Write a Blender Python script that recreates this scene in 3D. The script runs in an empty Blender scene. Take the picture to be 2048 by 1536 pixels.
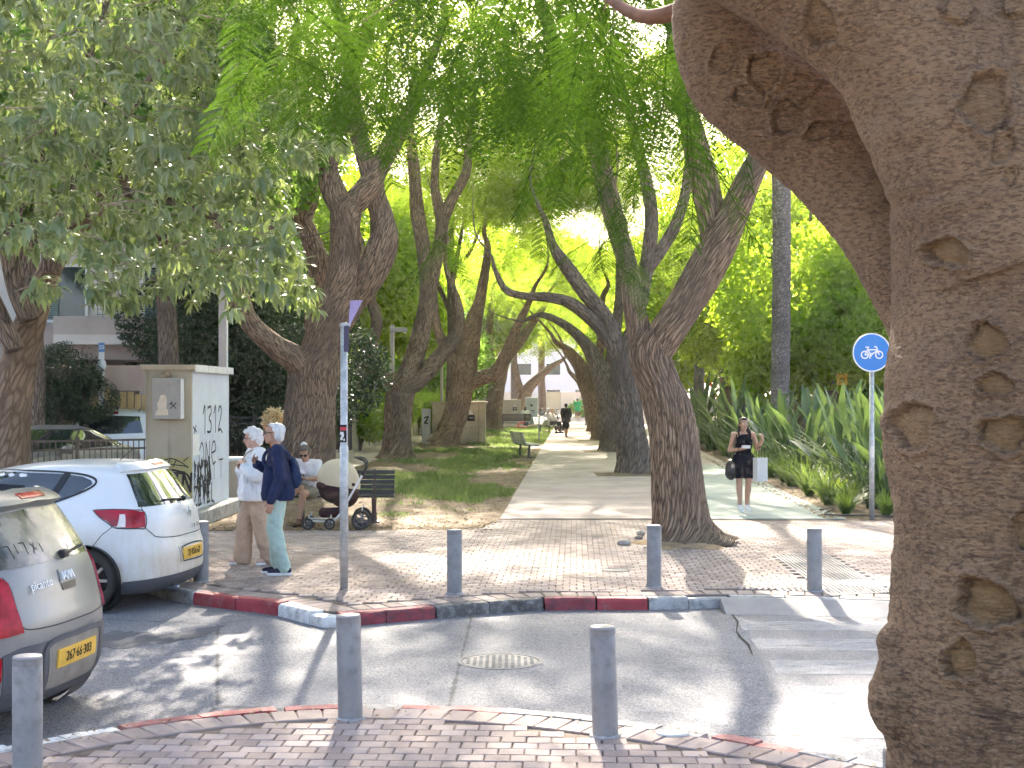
import bpy, bmesh, math, random
import numpy as np
from mathutils import Vector, Matrix, Euler, noise as mnoise
R = math.radians
rng = np.random.default_rng(7)
random.seed(7)
S = bpy.context.scene
COL = S.collection

# ---------------------------------------------------------------- camera
F = 2840.0          # focal length in photograph pixels (2048 wide)
CAMZ = 2.0
cam_d = bpy.data.cameras.new('camera')
cam = bpy.data.objects.new('camera', cam_d); COL.objects.link(cam)
cam.location = (0, 0, CAMZ); cam.rotation_euler = (R(90), 0, 0)
cam_d.sensor_width = 36.0; cam_d.lens = 36.0 * F / 2048.0
cam_d.shift_y = 20.0 / 2048.0
cam_d.clip_start = 0.05; cam_d.clip_end = 6000
S.camera = cam

# ---------------------------------------------------------------- sky and sun
SUN_EL, SUN_AZ = 29.0, -3.0        # azimuth measured from straight ahead (+Y), negative = left
w = bpy.data.worlds.new('World'); S.world = w; w.use_nodes = True
nt = w.node_tree; nt.nodes.clear()
sky = nt.nodes.new('ShaderNodeTexSky'); sky.sky_type = 'NISHITA'; sky.sun_disc = False
sky.sun_elevation = R(SUN_EL); sky.sun_rotation = R(SUN_AZ)
sky.air_density = 0.7; sky.dust_density = 3.5; sky.ozone_density = 0.0
bg = nt.nodes.new('ShaderNodeBackground'); bg.inputs[1].default_value = 0.13
wo = nt.nodes.new('ShaderNodeOutputWorld')
nt.links.new(sky.outputs[0], bg.inputs[0]); nt.links.new(bg.outputs[0], wo.inputs[0])
sun_d = bpy.data.lights.new('sun', 'SUN'); sun_d.energy = 5.0; sun_d.angle = R(0.6)
sun_d.color = (1.0, 0.91, 0.77)
sun = bpy.data.objects.new('sun', sun_d); COL.objects.link(sun)
_sd = Vector((math.sin(R(SUN_AZ)) * math.cos(R(SUN_EL)), math.cos(R(SUN_AZ)) * math.cos(R(SUN_EL)), math.sin(R(SUN_EL))))
sun.rotation_euler = _sd.to_track_quat('Z', 'Y').to_euler(); sun.location = (0, 60, 60)
S.view_settings.view_transform = 'Standard'; S.view_settings.look = 'None'
S.view_settings.exposure = 2.6; S.view_settings.gamma = 1.0
S.view_settings.use_curve_mapping = False
S.render.engine = 'CYCLES'
S.cycles.max_bounces = 6; S.cycles.diffuse_bounces = 3; S.cycles.glossy_bounces = 2
S.cycles.transmission_bounces = 4; S.cycles.transparent_max_bounces = 6
S.cycles.caustics_reflective = False; S.cycles.caustics_refractive = False
S.cycles.use_denoising = True; S.cycles.use_adaptive_sampling = True; S.cycles.adaptive_threshold = .04; S.cycles.adaptive_min_samples = 16
S.cycles.sample_clamp_indirect = 6.0

# ---------------------------------------------------------------- picture -> place
def P(px, py, Y):
    return Vector(((px - 1024) / F * Y, Y, CAMZ - (py - 788) / F * Y))
def G(px, py, z=0.0):
    Y = F * (CAMZ - z) / (py - 788)
    return Vector(((px - 1024) / F * Y, Y, z))
AX = Vector((0.0444, 1.0, 0)).normalized()      # the boulevard's direction
AXR = Vector((AX.y, -AX.x, 0))

# ---------------------------------------------------------------- mesh helpers
def link(o, parent=None):
    COL.objects.link(o)
    if parent is not None: o.parent = parent
    return o
def tag(o, label=None, cat=None, group=None, kind=None):
    if label: o['label'] = label
    if cat: o['category'] = cat
    if group: o['group'] = group
    if kind: o['kind'] = kind
    return o
def empty(name, loc=(0, 0, 0), rz=0.0, label=None, cat=None, group=None):
    o = bpy.data.objects.new(name, None); o.empty_display_size = 0.2
    o.location = loc; o.rotation_euler = (0, 0, rz); link(o)
    return tag(o, label, cat, group)
class MB:
    def __init__(s): s.v = []; s.f = []; s.uv = []; s.mi = []; s.cm = 0
    def add(s, vs, fs, uv=None):
        b = len(s.v); s.v.extend([tuple(p) for p in vs])
        for f in fs: s.f.append(tuple(i + b for i in f)); s.mi.append(s.cm)
        s.uv.extend(uv if uv is not None else [(0, 0)] * len(vs))
        return b
    def box(s, c, d, rot=None, bev=0.0):
        x, y, z = d[0] / 2, d[1] / 2, d[2] / 2; c = Vector(c)
        if bev > 0:
            b = min(bev, x * .9, y * .9, z * .9); vs = []
            for (X, Y, Z) in [(sx, sy, sz) for sx in (-1, 1) for sy in (-1, 1) for sz in (-1, 1)]:
                vs += [(X * x, Y * (y - b), Z * (z - b)), (X * (x - b), Y * y, Z * (z - b)), (X * (x - b), Y * (y - b), Z * z)]
            bm = bmesh.new()
            for p in vs: bm.verts.new(p)
            r = bmesh.ops.convex_hull(bm, input=bm.verts[:])
            bm.verts.index_update(); vv = [v.co.copy() for v in bm.verts]; ff = [[v.index for v in f.verts] for f in bm.faces]; bm.free()
        else:
            vv = [Vector((sx * x, sy * y, sz * z)) for sx in (-1, 1) for sy in (-1, 1) for sz in (-1, 1)]
            ff = [(0, 1, 3, 2), (4, 6, 7, 5), (0, 4, 5, 1), (2, 3, 7, 6), (0, 2, 6, 4), (1, 5, 7, 3)]
        if rot is not None:
            M = rot if isinstance(rot, Matrix) else Euler(rot).to_matrix()
            vv = [M @ p for p in vv]
        s.add([p + c for p in vv], ff); return s
    def bar(s, a, b, wx, wz, up=(0, 0, 1), bev=0.0):
        a = Vector(a); b = Vector(b); d = b - a; L = d.length; y = d / L
        x = y.cross(Vector(up));
        if x.length < 1e-4: x = y.cross(Vector((0, 1, 0)))
        x.normalize(); z = x.cross(y)
        M = Matrix((x, y, z)).transposed()
        return s.box((a + b) / 2, (wx, L, wz), M, bev)
    def tube(s, pts, rad, seg=10, cap=True, disp=None, ref=None, vs0=0.0):
        pts = [Vector(p) for p in pts]; n = len(pts)
        if not hasattr(rad, '__len__'): rad = [rad] * n
        vs = []; uv = []; sl = vs0; nrm = Vector(ref) if ref is not None else None
        for i, p in enumerate(pts):
            t = (pts[min(i + 1, n - 1)] - pts[max(i - 1, 0)])
            t = t.normalized() if t.length > 1e-9 else Vector((0, 0, 1))
            if nrm is None:
                nrm = Vector((0, 1, 0)) if abs(t.y) < .9 else Vector((1, 0, 0))
            nrm = (nrm - t * nrm.dot(t)); nrm.normalize(); bn = t.cross(nrm)
            if i: sl += (p - pts[i - 1]).length
            for k in range(seg + (1 if disp == 'uv' else 0)):
                a = 2 * math.pi * k / seg; r = rad[i]
                if callable(disp): r = r * disp(a, sl, r)
                vs.append(p + (nrm * math.cos(a) + bn * math.sin(a)) * r)
                uv.append((a * rad[i], sl))
        m = seg
        fs = [(i * m + k, i * m + (k + 1) % m, (i + 1) * m + (k + 1) % m, (i + 1) * m + k) for i in range(n - 1) for k in range(m)]
        if cap: fs += [tuple(range(m))[::-1], tuple((n - 1) * m + k for k in range(m))]
        s.add(vs, fs, uv); return s
    def lathe(s, prof, c=(0, 0, 0), seg=24, rot=None, caps=True):
        c = Vector(c); vs = []; n = len(prof)
        for (r, z) in prof:
            for k in range(seg):
                a = 2 * math.pi * k / seg; p = Vector((r * math.cos(a), r * math.sin(a), z))
                if rot is not None: p = rot @ p
                vs.append(p + c)
        fs = [(i * seg + k, i * seg + (k + 1) % seg, (i + 1) * seg + (k + 1) % seg, (i + 1) * seg + k) for i in range(n - 1) for k in range(seg)]
        if prof[0] == prof[-1]: caps = False
        if caps and prof[0][0] > 1e-6: fs.append(tuple(range(seg))[::-1])
        if caps and prof[-1][0] > 1e-6: fs.append(tuple((n - 1) * seg + k for k in range(seg)))
        s.add(vs, fs); return s
    def prism(s, poly, z0, z1):
        n = len(poly); vs = [(p[0], p[1], z0) for p in poly] + [(p[0], p[1], z1) for p in poly]
        fs = [tuple(range(n))[::-1], tuple(range(n, 2 * n))] + [(i, (i + 1) % n, n + (i + 1) % n, n + i) for i in range(n)]
        s.add(vs, fs); return s
    def ell(s, c, r, rot=None, seg=16, rings=10):
        c = Vector(c); vs = []; fs = []
        for i in range(rings + 1):
            th = math.pi * i / rings
            for k in range(seg):
                a = 2 * math.pi * k / seg
                p = Vector((r[0] * math.sin(th) * math.cos(a), r[1] * math.sin(th) * math.sin(a), r[2] * math.cos(th)))
                if rot is not None: p = rot @ p
                vs.append(p + c)
        fs = [(i * seg + k, (i + 1) * seg + k, (i + 1) * seg + (k + 1) % seg, i * seg + (k + 1) % seg) for i in range(rings) for k in range(seg)]
        s.add(vs, fs); return s
    def cap(s, a, ra, b, rb, seg=12):
        """tapered capsule"""
        a = Vector(a); b = Vector(b); d = (b - a); L = d.length; t = d / L if L > 1e-6 else Vector((0, 0, 1))
        pts = []; rad = []
        for q in (-1, -.8, -.45, 0): pts.append(a + t * q * ra); rad.append(ra * math.sqrt(max(0, 1 - q * q)) + 1e-4)
        for q in (0, .45, .8, 1): pts.append(b + t * q * rb); rad.append(rb * math.sqrt(max(0, 1 - q * q)) + 1e-4)
        return s.tube(pts, rad, seg)
    def mesh(s, name, smooth=False):
        me = bpy.data.meshes.new(name); me.from_pydata(s.v, [], s.f)
        if any(u != (0, 0) for u in s.uv[:4000]):
            ul = me.uv_layers.new(name='uv'); uva = np.array(s.uv, dtype=np.float32)
            li = np.empty(len(me.loops), dtype=np.int32); me.loops.foreach_get('vertex_index', li)
            ul.data.foreach_set('uv', uva[li].ravel())
        if smooth: me.polygons.foreach_set('use_smooth', [True] * len(me.polygons))
        if any(s.mi): me.polygons.foreach_set('material_index', s.mi)
        me.update(); return me
    def obj(s, name, mat, parent=None, smooth=False, sharp=None):
        me = s.mesh(name, smooth)
        for m in (mat if isinstance(mat, (list, tuple)) else [mat]): me.materials.append(m)
        o = bpy.data.objects.new(name, me); link(o, parent)
        if sharp is not None: me.set_sharp_from_angle(angle=R(sharp))
        return o
def quads(name, V, mat, parent=None, nper=4, smooth=False, col=None):
    """V: (n, nper, 3) array of separate polygons"""
    V = np.ascontiguousarray(V, dtype=np.float32); n = V.shape[0]
    me = bpy.data.meshes.new(name); me.vertices.add(n * nper); me.vertices.foreach_set('co', V.ravel())
    me.loops.add(n * nper); me.loops.foreach_set('vertex_index', np.arange(n * nper, dtype=np.int32))
    me.polygons.add(n); me.polygons.foreach_set('loop_start', np.arange(0, n * nper, nper, dtype=np.int32))
    me.polygons.foreach_set('loop_total', np.full(n, nper, dtype=np.int32))
    if smooth: me.polygons.foreach_set('use_smooth', np.ones(n, dtype=bool))
    if col is not None:
        at = me.color_attributes.new('tint', 'FLOAT_COLOR', 'CORNER')
        c4 = np.ones((n, nper, 4), dtype=np.float32); c4[:, :, :3] = np.asarray(col, dtype=np.float32).reshape(n, 1, 3); at.data.foreach_set('color', c4.ravel())
    me.update(); me.validate()
    if mat: me.materials.append(mat)
    o = bpy.data.objects.new(name, me); link(o, parent); return o
def evaluated(o, *others):
    """mesh of o with its modifiers, worked out in a small scene of its own"""
    ts = bpy.data.scenes.new('work')
    for q in (o,) + others: ts.collection.objects.link(q)
    vl = ts.view_layers[0]; vl.update(); dg = vl.depsgraph; dg.update()
    me = bpy.data.meshes.new_from_object(o.evaluated_get(dg))
    for q in (o,) + others: ts.collection.objects.unlink(q)
    bpy.data.scenes.remove(ts); return me
def remesh(mb, name, mat, parent=None, voxel=0.01, smooth=3, fac=0.5):
    o = mb.obj(name, mat, None); COL.objects.unlink(o)
    m = o.modifiers.new('r', 'REMESH'); m.mode = 'VOXEL'; m.voxel_size = voxel; m.use_smooth_shade = True
    sm = o.modifiers.new('s', 'SMOOTH'); sm.iterations = smooth; sm.factor = fac
    me = evaluated(o); COL.objects.link(o)
    me.name = name; o.modifiers.clear(); old = o.data; o.data = me; bpy.data.meshes.remove(old)
    me.polygons.foreach_set('use_smooth', [True] * len(me.polygons))
    if parent is not None: o.parent = parent
    return o
def text(name, body, size, mat, parent=None, M=None, ext=0.002, sx=1.0, shear=0.0):
    c = bpy.data.curves.new(name, 'FONT'); c.body = body; c.size = size; c.align_x = 'CENTER'; c.align_y = 'CENTER'
    c.extrude = ext; c.resolution_u = 2; c.shear = shear
    t = bpy.data.objects.new(name, c); me = evaluated(t); bpy.data.objects.remove(t); bpy.data.curves.remove(c)
    if sx != 1.0: me.transform(Matrix.Diagonal((sx, 1, 1, 1)))
    if M is not None: me.transform(M)
    me.materials.clear(); me.materials.append(mat)
    o = bpy.data.objects.new(name, me); link(o, parent); return o
def frame(o, x, y):
    """matrix with origin o, local x and y axes, z = x cross y"""
    x = Vector(x).normalized(); y = Vector(y); y = (y - x * y.dot(x)).normalized(); z = x.cross(y)
    M = Matrix((x, y, z)).transposed().to_4x4(); M.translation = Vector(o); return M
def copy_tree(o, parent=None):
    c = o.copy(); COL.objects.link(c); c.parent = parent
    for ch in [x for x in bpy.data.objects if x.parent == o]: copy_tree(ch, c)
    return c
def spline(pts, n):
    """Catmull-Rom through rows of numbers, n samples"""
    a = np.array(pts, dtype=float); m = len(a)
    a = np.vstack([2 * a[0] - a[1], a, 2 * a[-1] - a[-2]]); out = []
    for q in np.linspace(0, m - 1 - 1e-9, n):
        i = int(q); t = q - i; p0, p1, p2, p3 = a[i:i + 4]
        out.append(.5 * (2 * p1 + (p2 - p0) * t + (2 * p0 - 5 * p1 + 4 * p2 - p3) * t * t + (3 * p1 - p0 - 3 * p2 + p3) * t ** 3))
    return np.array(out)
def inside(poly, x, y):
    c = False; n = len(poly); j = n - 1
    for i in range(n):
        xi, yi = poly[i][0], poly[i][1]; xj, yj = poly[j][0], poly[j][1]
        if (yi > y) != (yj > y) and x < (xj - xi) * (y - yi) / (yj - yi) + xi: c = not c
        j = i
    return c

# ---------------------------------------------------------------- materials
_M = {}
class N:
    """small node-tree builder"""
    def __init__(s, name):
        s.m = bpy.data.materials.new(name); s.m.use_nodes = True; s.t = s.m.node_tree
        s.b = s.t.nodes['Principled BSDF']; s.out = s.t.nodes['Material Output']; s._tc = None
    def n(s, typ, **k):
        o = s.t.nodes.new(typ)
        for a, v in k.items(): setattr(o, a, v)
        return o
    def l(s, a, b): s.t.links.new(a, b)
    def tc(s, out='Object'):
        if s._tc is None: s._tc = s.n('ShaderNodeTexCoord')
        return s._tc.outputs[out]
    def mapping(s, src, sc=(1, 1, 1), rot=(0, 0, 0), loc=(0, 0, 0)):
        m = s.n('ShaderNodeMapping'); m.inputs['Scale'].default_value = sc; m.inputs['Rotation'].default_value = rot; m.inputs['Location'].default_value = loc
        s.l(src, m.inputs[0]); return m.outputs[0]
    def noise(s, src, scale, detail=4, rough=.55, dist=0.0):
        o = s.n('ShaderNodeTexNoise'); o.inputs['Scale'].default_value = scale; o.inputs['Detail'].default_value = detail
        o.inputs['Roughness'].default_value = rough; o.inputs['Distortion'].default_value = dist; s.l(src, o.inputs['Vector']); return o.outputs['Fac']
    def voro(s, src, scale, feature='F1', rand=1.0):
        o = s.n('ShaderNodeTexVoronoi', feature=feature); o.inputs['Scale'].default_value = scale; o.inputs['Randomness'].default_value = rand
        s.l(src, o.inputs['Vector']); return o
    def ramp(s, src, stops, interp='LINEAR'):
        o = s.n('ShaderNodeValToRGB'); o.color_ramp.interpolation = interp; e = o.color_ramp.elements
        while len(e) < len(stops): e.new(.5)
        for i, (p, c) in enumerate(stops):
            e[i].position = p; e[i].color = (c, c, c, 1) if not hasattr(c, '__len__') else (*c, 1)
        s.l(src, o.inputs[0]); return o.outputs[0]
    def mix(s, fac, a, b, typ='MIX'):
        o = s.n('ShaderNodeMix', data_type='RGBA', blend_type=typ)
        for i, v in ((0, fac), (6, a), (7, b)):
            if isinstance(v, bpy.types.NodeSocket): s.l(v, o.inputs[i])
            else: o.inputs[i].default_value = v if i == 0 else (*v, 1)
        return o.outputs[2]
    def math(s, op, a, b=0.0):
        o = s.n('ShaderNodeMath', operation=op)
        for i, v in ((0, a), (1, b)):
            if isinstance(v, bpy.types.NodeSocket): s.l(v, o.inputs[i])
            else: o.inputs[i].default_value = v
        return o.outputs[0]
    def bump(s, h, strength=.4, dist=.02, prev=None):
        o = s.n('ShaderNodeBump'); o.inputs['Strength'].default_value = strength; o.inputs['Distance'].default_value = dist
        s.l(h, o.inputs['Height'])
        if prev is not None: s.l(prev, o.inputs['Normal'])
        return o.outputs[0]
    def done(s, col=None, rough=None, normal=None, spec=.3, metal=0.0, **k):
        if col is not None:
            if isinstance(col, bpy.types.NodeSocket): s.l(col, s.b.inputs['Base Color'])
            else: s.b.inputs['Base Color'].default_value = (*col, 1)
        if rough is not None:
            if isinstance(rough, bpy.types.NodeSocket): s.l(rough, s.b.inputs['Roughness'])
            else: s.b.inputs['Roughness'].default_value = rough
        if normal is not None: s.l(normal, s.b.inputs['Normal'])
        s.b.inputs['Specular IOR Level'].default_value = spec; s.b.inputs['Metallic'].default_value = metal
        for a, v in k.items(): s.b.inputs[a].default_value = v
        return s.m
def mat(name, col, rough=.6, var=.15, scale=6.0, bump=0.0, bscale=40.0, spec=.3, metal=0.0, wear=None, wearamt=.5, **k):
    """plain surface with blotchy variation, optional fine relief and a wear colour in patches"""
    if name in _M: return _M[name]
    s = N(name); src = s.tc(); c = col
    if var > 0:
        f = s.noise(src, scale, 5, .6); a = tuple(x * (1 - var) for x in col); b = tuple(min(1, x * (1 + var)) for x in col)
        c = s.mix(s.ramp(f, [(.3, 0.), (.7, 1.)]), a, b)
    if wear is not None:
        g = s.noise(src, scale * 2.3, 6, .7); c = s.mix(s.ramp(g, [(.62 - .2 * wearamt, 0.), (.70, wearamt)]), c if isinstance(c, bpy.types.NodeSocket) else c, wear)
    nr = s.bump(s.noise(src, bscale, 4, .6), bump, .01) if bump > 0 else None
    _M[name] = s.done(c, rough, nr, spec, metal, **k); return _M[name]
def leafmat(name, cols, trans=.45, rough=.45, spec=.4, tint=None, scale=1.5):
    if name in _M: return _M[name]
    s = N(name); g = s.n('ShaderNodeNewGeometry'); obi = s.n('ShaderNodeObjectInfo')
    r = g.outputs['Random Per Island']
    c = s.ramp(r, [(i / (len(cols) - 1), q) for i, q in enumerate(cols)])
    f = s.noise(s.tc(), scale, 2); c = s.mix(s.ramp(f, [(.35, 0.), (.7, .55)]), c, tuple(x * .6 for x in cols[0]))
    s.done(c, rough, None, spec)
    tr = s.n('ShaderNodeBsdfTranslucent'); tc = s.mix(.65, c, tint or tuple(min(1, x * 3.2) for x in cols[-1])); s.l(tc, tr.inputs[0])
    mx = s.n('ShaderNodeMixShader'); mx.inputs[0].default_value = trans
    s.l(s.b.outputs[0], mx.inputs[1]); s.l(tr.outputs[0], mx.inputs[2]); s.l(mx.outputs[0], s.out.inputs[0])
    _M[name] = s.m; return s.m
def barkmat(name, dark, light, us=14.0, vs=2.2, depth=.03, red=None):
    s = N(name); uv = s.tc('UV'); m = s.mapping(uv, (us * 1.25, vs * 1.3, 1))
    wob = s.noise(s.mapping(uv, (2, 1.2, 1)), 1.0, 3); 
    vv = s.n('ShaderNodeVectorMath', operation='ADD'); s.l(m, vv.inputs[0])
    cx = s.n('ShaderNodeCombineXYZ'); s.l(s.math('MULTIPLY', wob, 2.2), cx.inputs[0]); s.l(cx.outputs[0], vv.inputs[1])
    a = s.noise(vv.outputs[0], 1.0, 8, .72, .5)
    d = s.voro(vv.outputs[0], .9, 'DISTANCE_TO_EDGE').outputs['Distance']
    h = s.math('ADD', s.math('MULTIPLY', a, .8), s.math('MULTIPLY', s.ramp(d, [(0, 0.), (.22, 1.)]), .6))
    c = s.mix(s.ramp(h, [(.35, 0.), (.95, 1.)]), dark, light)
    big = s.noise(s.tc(), .9, 3); c = s.mix(s.ramp(big, [(.42, 0.), (.66, .75)]), c, red or tuple(x * .55 for x in dark), 'MIX')
    fine = s.noise(s.mapping(uv, (60, 18, 1)), 1.0, 4); c = s.mix(s.ramp(fine, [(.4, 0.), (.7, .5)]), c, tuple(x * .5 for x in light))
    n1 = s.bump(h, .9, depth); n2 = s.bump(fine, .35, .006, n1)
    return s.done(c, .9, n2, .15)
# ================================================================ GROUND
def pav_mat(name, a, b, dirt):
    s = N(name); g = s.n('ShaderNodeNewGeometry'); oi = s.n('ShaderNodeObjectInfo')
    r = s.math('FRACT', s.math('ADD', g.outputs['Random Per Island'], oi.outputs['Random']))
    c = s.mix(r, a, b); gp = g.outputs['Position']
    c = s.mix(s.ramp(s.noise(gp, .9, 4), [(.38, 0.), (.7, .55)]), c, dirt)
    c = s.mix(s.ramp(s.noise(gp, 9, 5, .7), [(.5, 0.), (.8, .6)]), c, tuple(x * .62 for x in a))
    c = s.mix(s.ramp(s.noise(gp, 60, 3, .7), [(.45, 0.), (.8, .35)]), c, (.45, .41, .38))
    return s.done(c, .88, s.bump(s.noise(gp, 90, 5, .7), .35, .006), .2)
M_PAV = pav_mat('paver', (.245, .187, .167), (.41, .332, .300), (.33, .25, .195))
def asphalt():
    s = N('asphalt'); gp = s.n('ShaderNodeNewGeometry').outputs['Position']
    c = s.mix(s.ramp(s.noise(gp, .7, 5, .65), [(.35, 0.), (.68, 1.)]), (.185, .183, .195), (.25, .24, .245))
    st = s.noise(s.mapping(gp, (.35, 2.2, 1)), 1.2, 5, .7)
    c = s.mix(s.ramp(st, [(.5, 0.), (.75, .6)]), c, (.31, .305, .32))
    v = s.voro(gp, 48).outputs['Distance']; c = s.mix(s.ramp(v, [(.1, .7), (.5, 0.)]), c, (.44, .42, .41))
    g2 = s.noise(gp, 62, 4, .75); c = s.mix(s.ramp(g2, [(.48, 0.), (.64, .8)]), c, (.05, .05, .055))
    pk = s.noise(gp, .45, 3); c = s.mix(s.ramp(pk, [(.64, 0.), (.74, .4)]), c, (.12, .118, .125))
    cr = s.voro(s.mapping(gp, (.45, .35, 1)), .55, 'DISTANCE_TO_EDGE').outputs['Distance']
    wz = s.noise(gp, 5, 5, .7); e = s.math('ADD', cr, s.math('MULTIPLY', s.math('SUBTRACT', wz, .5), .016))
    c = s.mix(s.ramp(e, [(.0, .8), (.004, .0)]), c, (.05, .05, .05))
    n1 = s.bump(v, .5, .008); return s.done(c, .85, s.bump(g2, .5, .004, n1), .25)
M_ASPH = asphalt()
M_CONC = mat('concrete_path', (.42, .338, .308), .88, .2, .9, .4, 70, .2, wear=(.27, .21, .165), wearamt=.5)
M_GREEN = mat('green_lane', (.33, .362, .325), .85, .16, 1.6, .3, 80, .2, wear=(.36, .35, .33), wearamt=.7)
M_SOIL = mat('soil', (.19, .135, .095), .95, .4, 2.2, .8, 30, .1, wear=(.33, .25, .16), wearamt=.8)
M_SAND = mat('joint_sand', (.165, .13, .105), .95, .3, 9, .5, 90, .1)
M_DUST = mat('ground_dust', (.30, .27, .23), .95, .25, .5, .4, 20, .1)
M_KCON = mat('kerb_concrete', (.42, .40, .38), .85, .2, 4, .5, 60, .2, wear=(.10, .09, .08), wearamt=.8)
M_KDRK = mat('kerb_black', (.12, .11, .10), .85, .4, 5, .5, 60, .2, wear=(.42, .39, .36), wearamt=.75)
M_KRED = mat('kerb_red_paint', (.36, .05, .06), .6, .2, 4, .3, 60, .3, wear=(.30, .19, .17), wearamt=.6)
M_KRDW = mat('kerb_worn_red', (.30, .06, .07), .75, .3, 6, .6, 60, .2, wear=(.10, .07, .07), wearamt=.95)
M_KPNK = mat('kerb_faded_red', (.42, .16, .14), .8, .25, 5, .5, 60, .2, wear=(.40, .33, .30), wearamt=.8)
M_KWHT = mat('kerb_white_paint', (.72, .70, .66), .7, .15, 5, .7, 40, .3, wear=(.20, .16, .12), wearamt=.8)

def sheet(name, poly, z, m, thick=.05, parent=None):
    mb = MB(); mb.prism(poly, z - thick, z); o = mb.obj(name, m, parent)
    if parent is None: o['kind'] = 'structure'
    return o
sheet('ground', [(-2500, -600), (2500, -600), (2500, 4500), (-2500, 4500)], -.16, M_DUST, .2)
ROAD = sheet('road', [(-60, 3), (60, 3), (60, 17.6), (-60, 17.6)], -.12, M_ASPH, .03)

near_px = np.array([(-420, 1575), (-150, 1520), (0, 1490), (220, 1452), (400, 1428), (560, 1409), (740, 1403), (900, 1408), (1020, 1420), (1237, 1436), (1420, 1460), (1600, 1495), (1780, 1522), (2050, 1575), (2400, 1650)], float)
far_px = np.array([(-700, 1118), (-300, 1130), (60, 1142), (264, 1158), (326, 1174), (385, 1185), (470, 1196), (555, 1207), (645, 1229), (700, 1226), (830, 1216), (960, 1205), (1090, 1197), (1295, 1196), (1460, 1192), (1620, 1195), (1790, 1200), (2100, 1212), (2700, 1235)], float)
_q = np.linspace(-420, 2400, 240); near_px = np.stack([_q, np.polyval(np.polyfit(near_px[:, 0], near_px[:, 1], 5), _q)], 1); far_px = spline(far_px, 400)
def near_at(px): return G(px, float(np.interp(px, near_px[:, 0], near_px[:, 1])))
def far_at(px): return G(px, float(np.interp(px, far_px[:, 0], far_px[:, 1])))
near_c = [near_at(p) for p in np.linspace(-420, 2400, 48)]
far_c = [far_at(p) for p in np.linspace(-700, 2700, 70)]
def offset(curve, d):
    out = []
    for i, p in enumerate(curve):
        t = (curve[min(i + 1, len(curve) - 1)] - curve[max(i - 1, 0)]).normalized()
        out.append(p + Vector((-t.y, t.x, 0)) * d)
    return out
near_in = offset(near_c, -.15); far_in = offset(far_c, .15)
def stones(name, at, bounds, depth, side, mats, drop=0.0, lab=None):
    root = empty(name, (0, 0, 0)); root['kind'] = 'structure'
    for (a, b, m, dz) in bounds:
        n = max(2, int(abs(b - a) / 40) + 1)
        ps = [at(q) for q in np.linspace(a, b, n + 1)]
        t = [(ps[min(i + 1, n)] - ps[max(i - 1, 0)]).normalized() for i in range(n + 1)]
        ps[0] = ps[0] + t[0] * .005; ps[-1] = ps[-1] - t[-1] * .005
        nrm = [Vector((-q.y, q.x, 0)) * side for q in t]
        top = random.uniform(-.006, .008) + dz
        prof = [(0.0, -.2), (.006, top - .035), (.014, top - .012), (.032, top), (depth, top + .002), (depth, -.2)]
        mb = MB(); vs = []
        for i, p in enumerate(ps):
            for (d, z) in prof:
                jx = random.uniform(-.004, .004) if 0 < d < depth else 0
                vs.append(p + nrm[i] * (d + jx) + Vector((0, 0, z + (random.uniform(-.004, .003) if z > -.1 else 0))))
        k = len(prof)
        fs = [(i * k + j, (i + 1) * k + j, (i + 1) * k + j + 1, i * k + j + 1) for i in range(n) for j in range(k - 1)]
        fs += [tuple(range(k)), tuple(n * k + j for j in range(k))[::-1]]
        mb.add(vs, fs); mb.obj('kerb_stone', mats[m], root)
    return root
KM = dict(c=M_KCON, d=M_KDRK, r=M_KRED, w=M_KWHT, p=M_KPNK, x=M_KRDW)
stones('near_kerb', near_at, [(-420, -200, 'c', 0), (-200, 0, 'w', 0), (0, 110, 'w', 0), (110, 222, 'w', 0), (232, 390, 'p', 0), (390, 548, 'r', 0), (566, 690, 'x', 0), (690, 808, 'c', 0), (808, 912, 'p', 0), (912, 1018, 'p', 0),
        (1018, 1120, 'c', 0), (1120, 1237, 'c', 0), (1237, 1330, 'c', 0), (1330, 1420, 'c', -.01), (1445, 1530, 'p', 0), (1530, 1620, 'p', 0), (1620, 1720, 'c', 0), (1720, 1830, 'c', 0), (1830, 2000, 'c', 0), (2000, 2400, 'c', 0)], .15, -1, KM)
FK = stones('far_kerb', far_at, [(-700, -400, 'c', 0), (-400, -150, 'c', 0), (-150, 60, 'c', 0), (60, 180, 'c', 0), (180, 264, 'c', 0), (264, 326, 'c', 0), (326, 385, 'c', 0), (385, 470, 'r', .004), (470, 553, 'r', .004), (555, 618, 'w', 0), (618, 676, 'w', -.02), (684, 773, 'x', 0), (773, 872, 'x', 0),
        (874, 980, 'd', 0), (980, 1087, 'd', 0), (1090, 1192, 'x', 0), (1194, 1296, 'r', 0), (1298, 1378, 'c', 0), (1378, 1460, 'c', -.02), (1460, 1570, 'c', -.012), (1570, 1680, 'c', -.012), (1680, 1790, 'c', -.012), (1790, 2050, 'c', -.012), (2050, 2700, 'c', 0)], .15, 1, KM)

# --- slabs that carry the pavers
near_poly = [(-30, 0.2), (30, 0.2), (30, 5.0)] + [(p.x, p.y) for p in near_in[::-1]] + [(-30, 5.5)]
SIDEW = sheet('near_sidewalk', near_poly, -.014, M_SAND, .2)
EDGE_Y = 22.8
plaza_poly = [(p.x, p.y) for p in far_in] + [(12, 14.0), (12, EDGE_Y), (-.22, EDGE_Y), (-.45, 21.4), (-1.0, 20.95), (-4.6, 20.9), (-5.2, 19.2), (-30, 20.5), (-30, 17)]
PLAZA = sheet('plaza_pavement', plaza_poly, -.014, M_SAND, .2)

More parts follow.
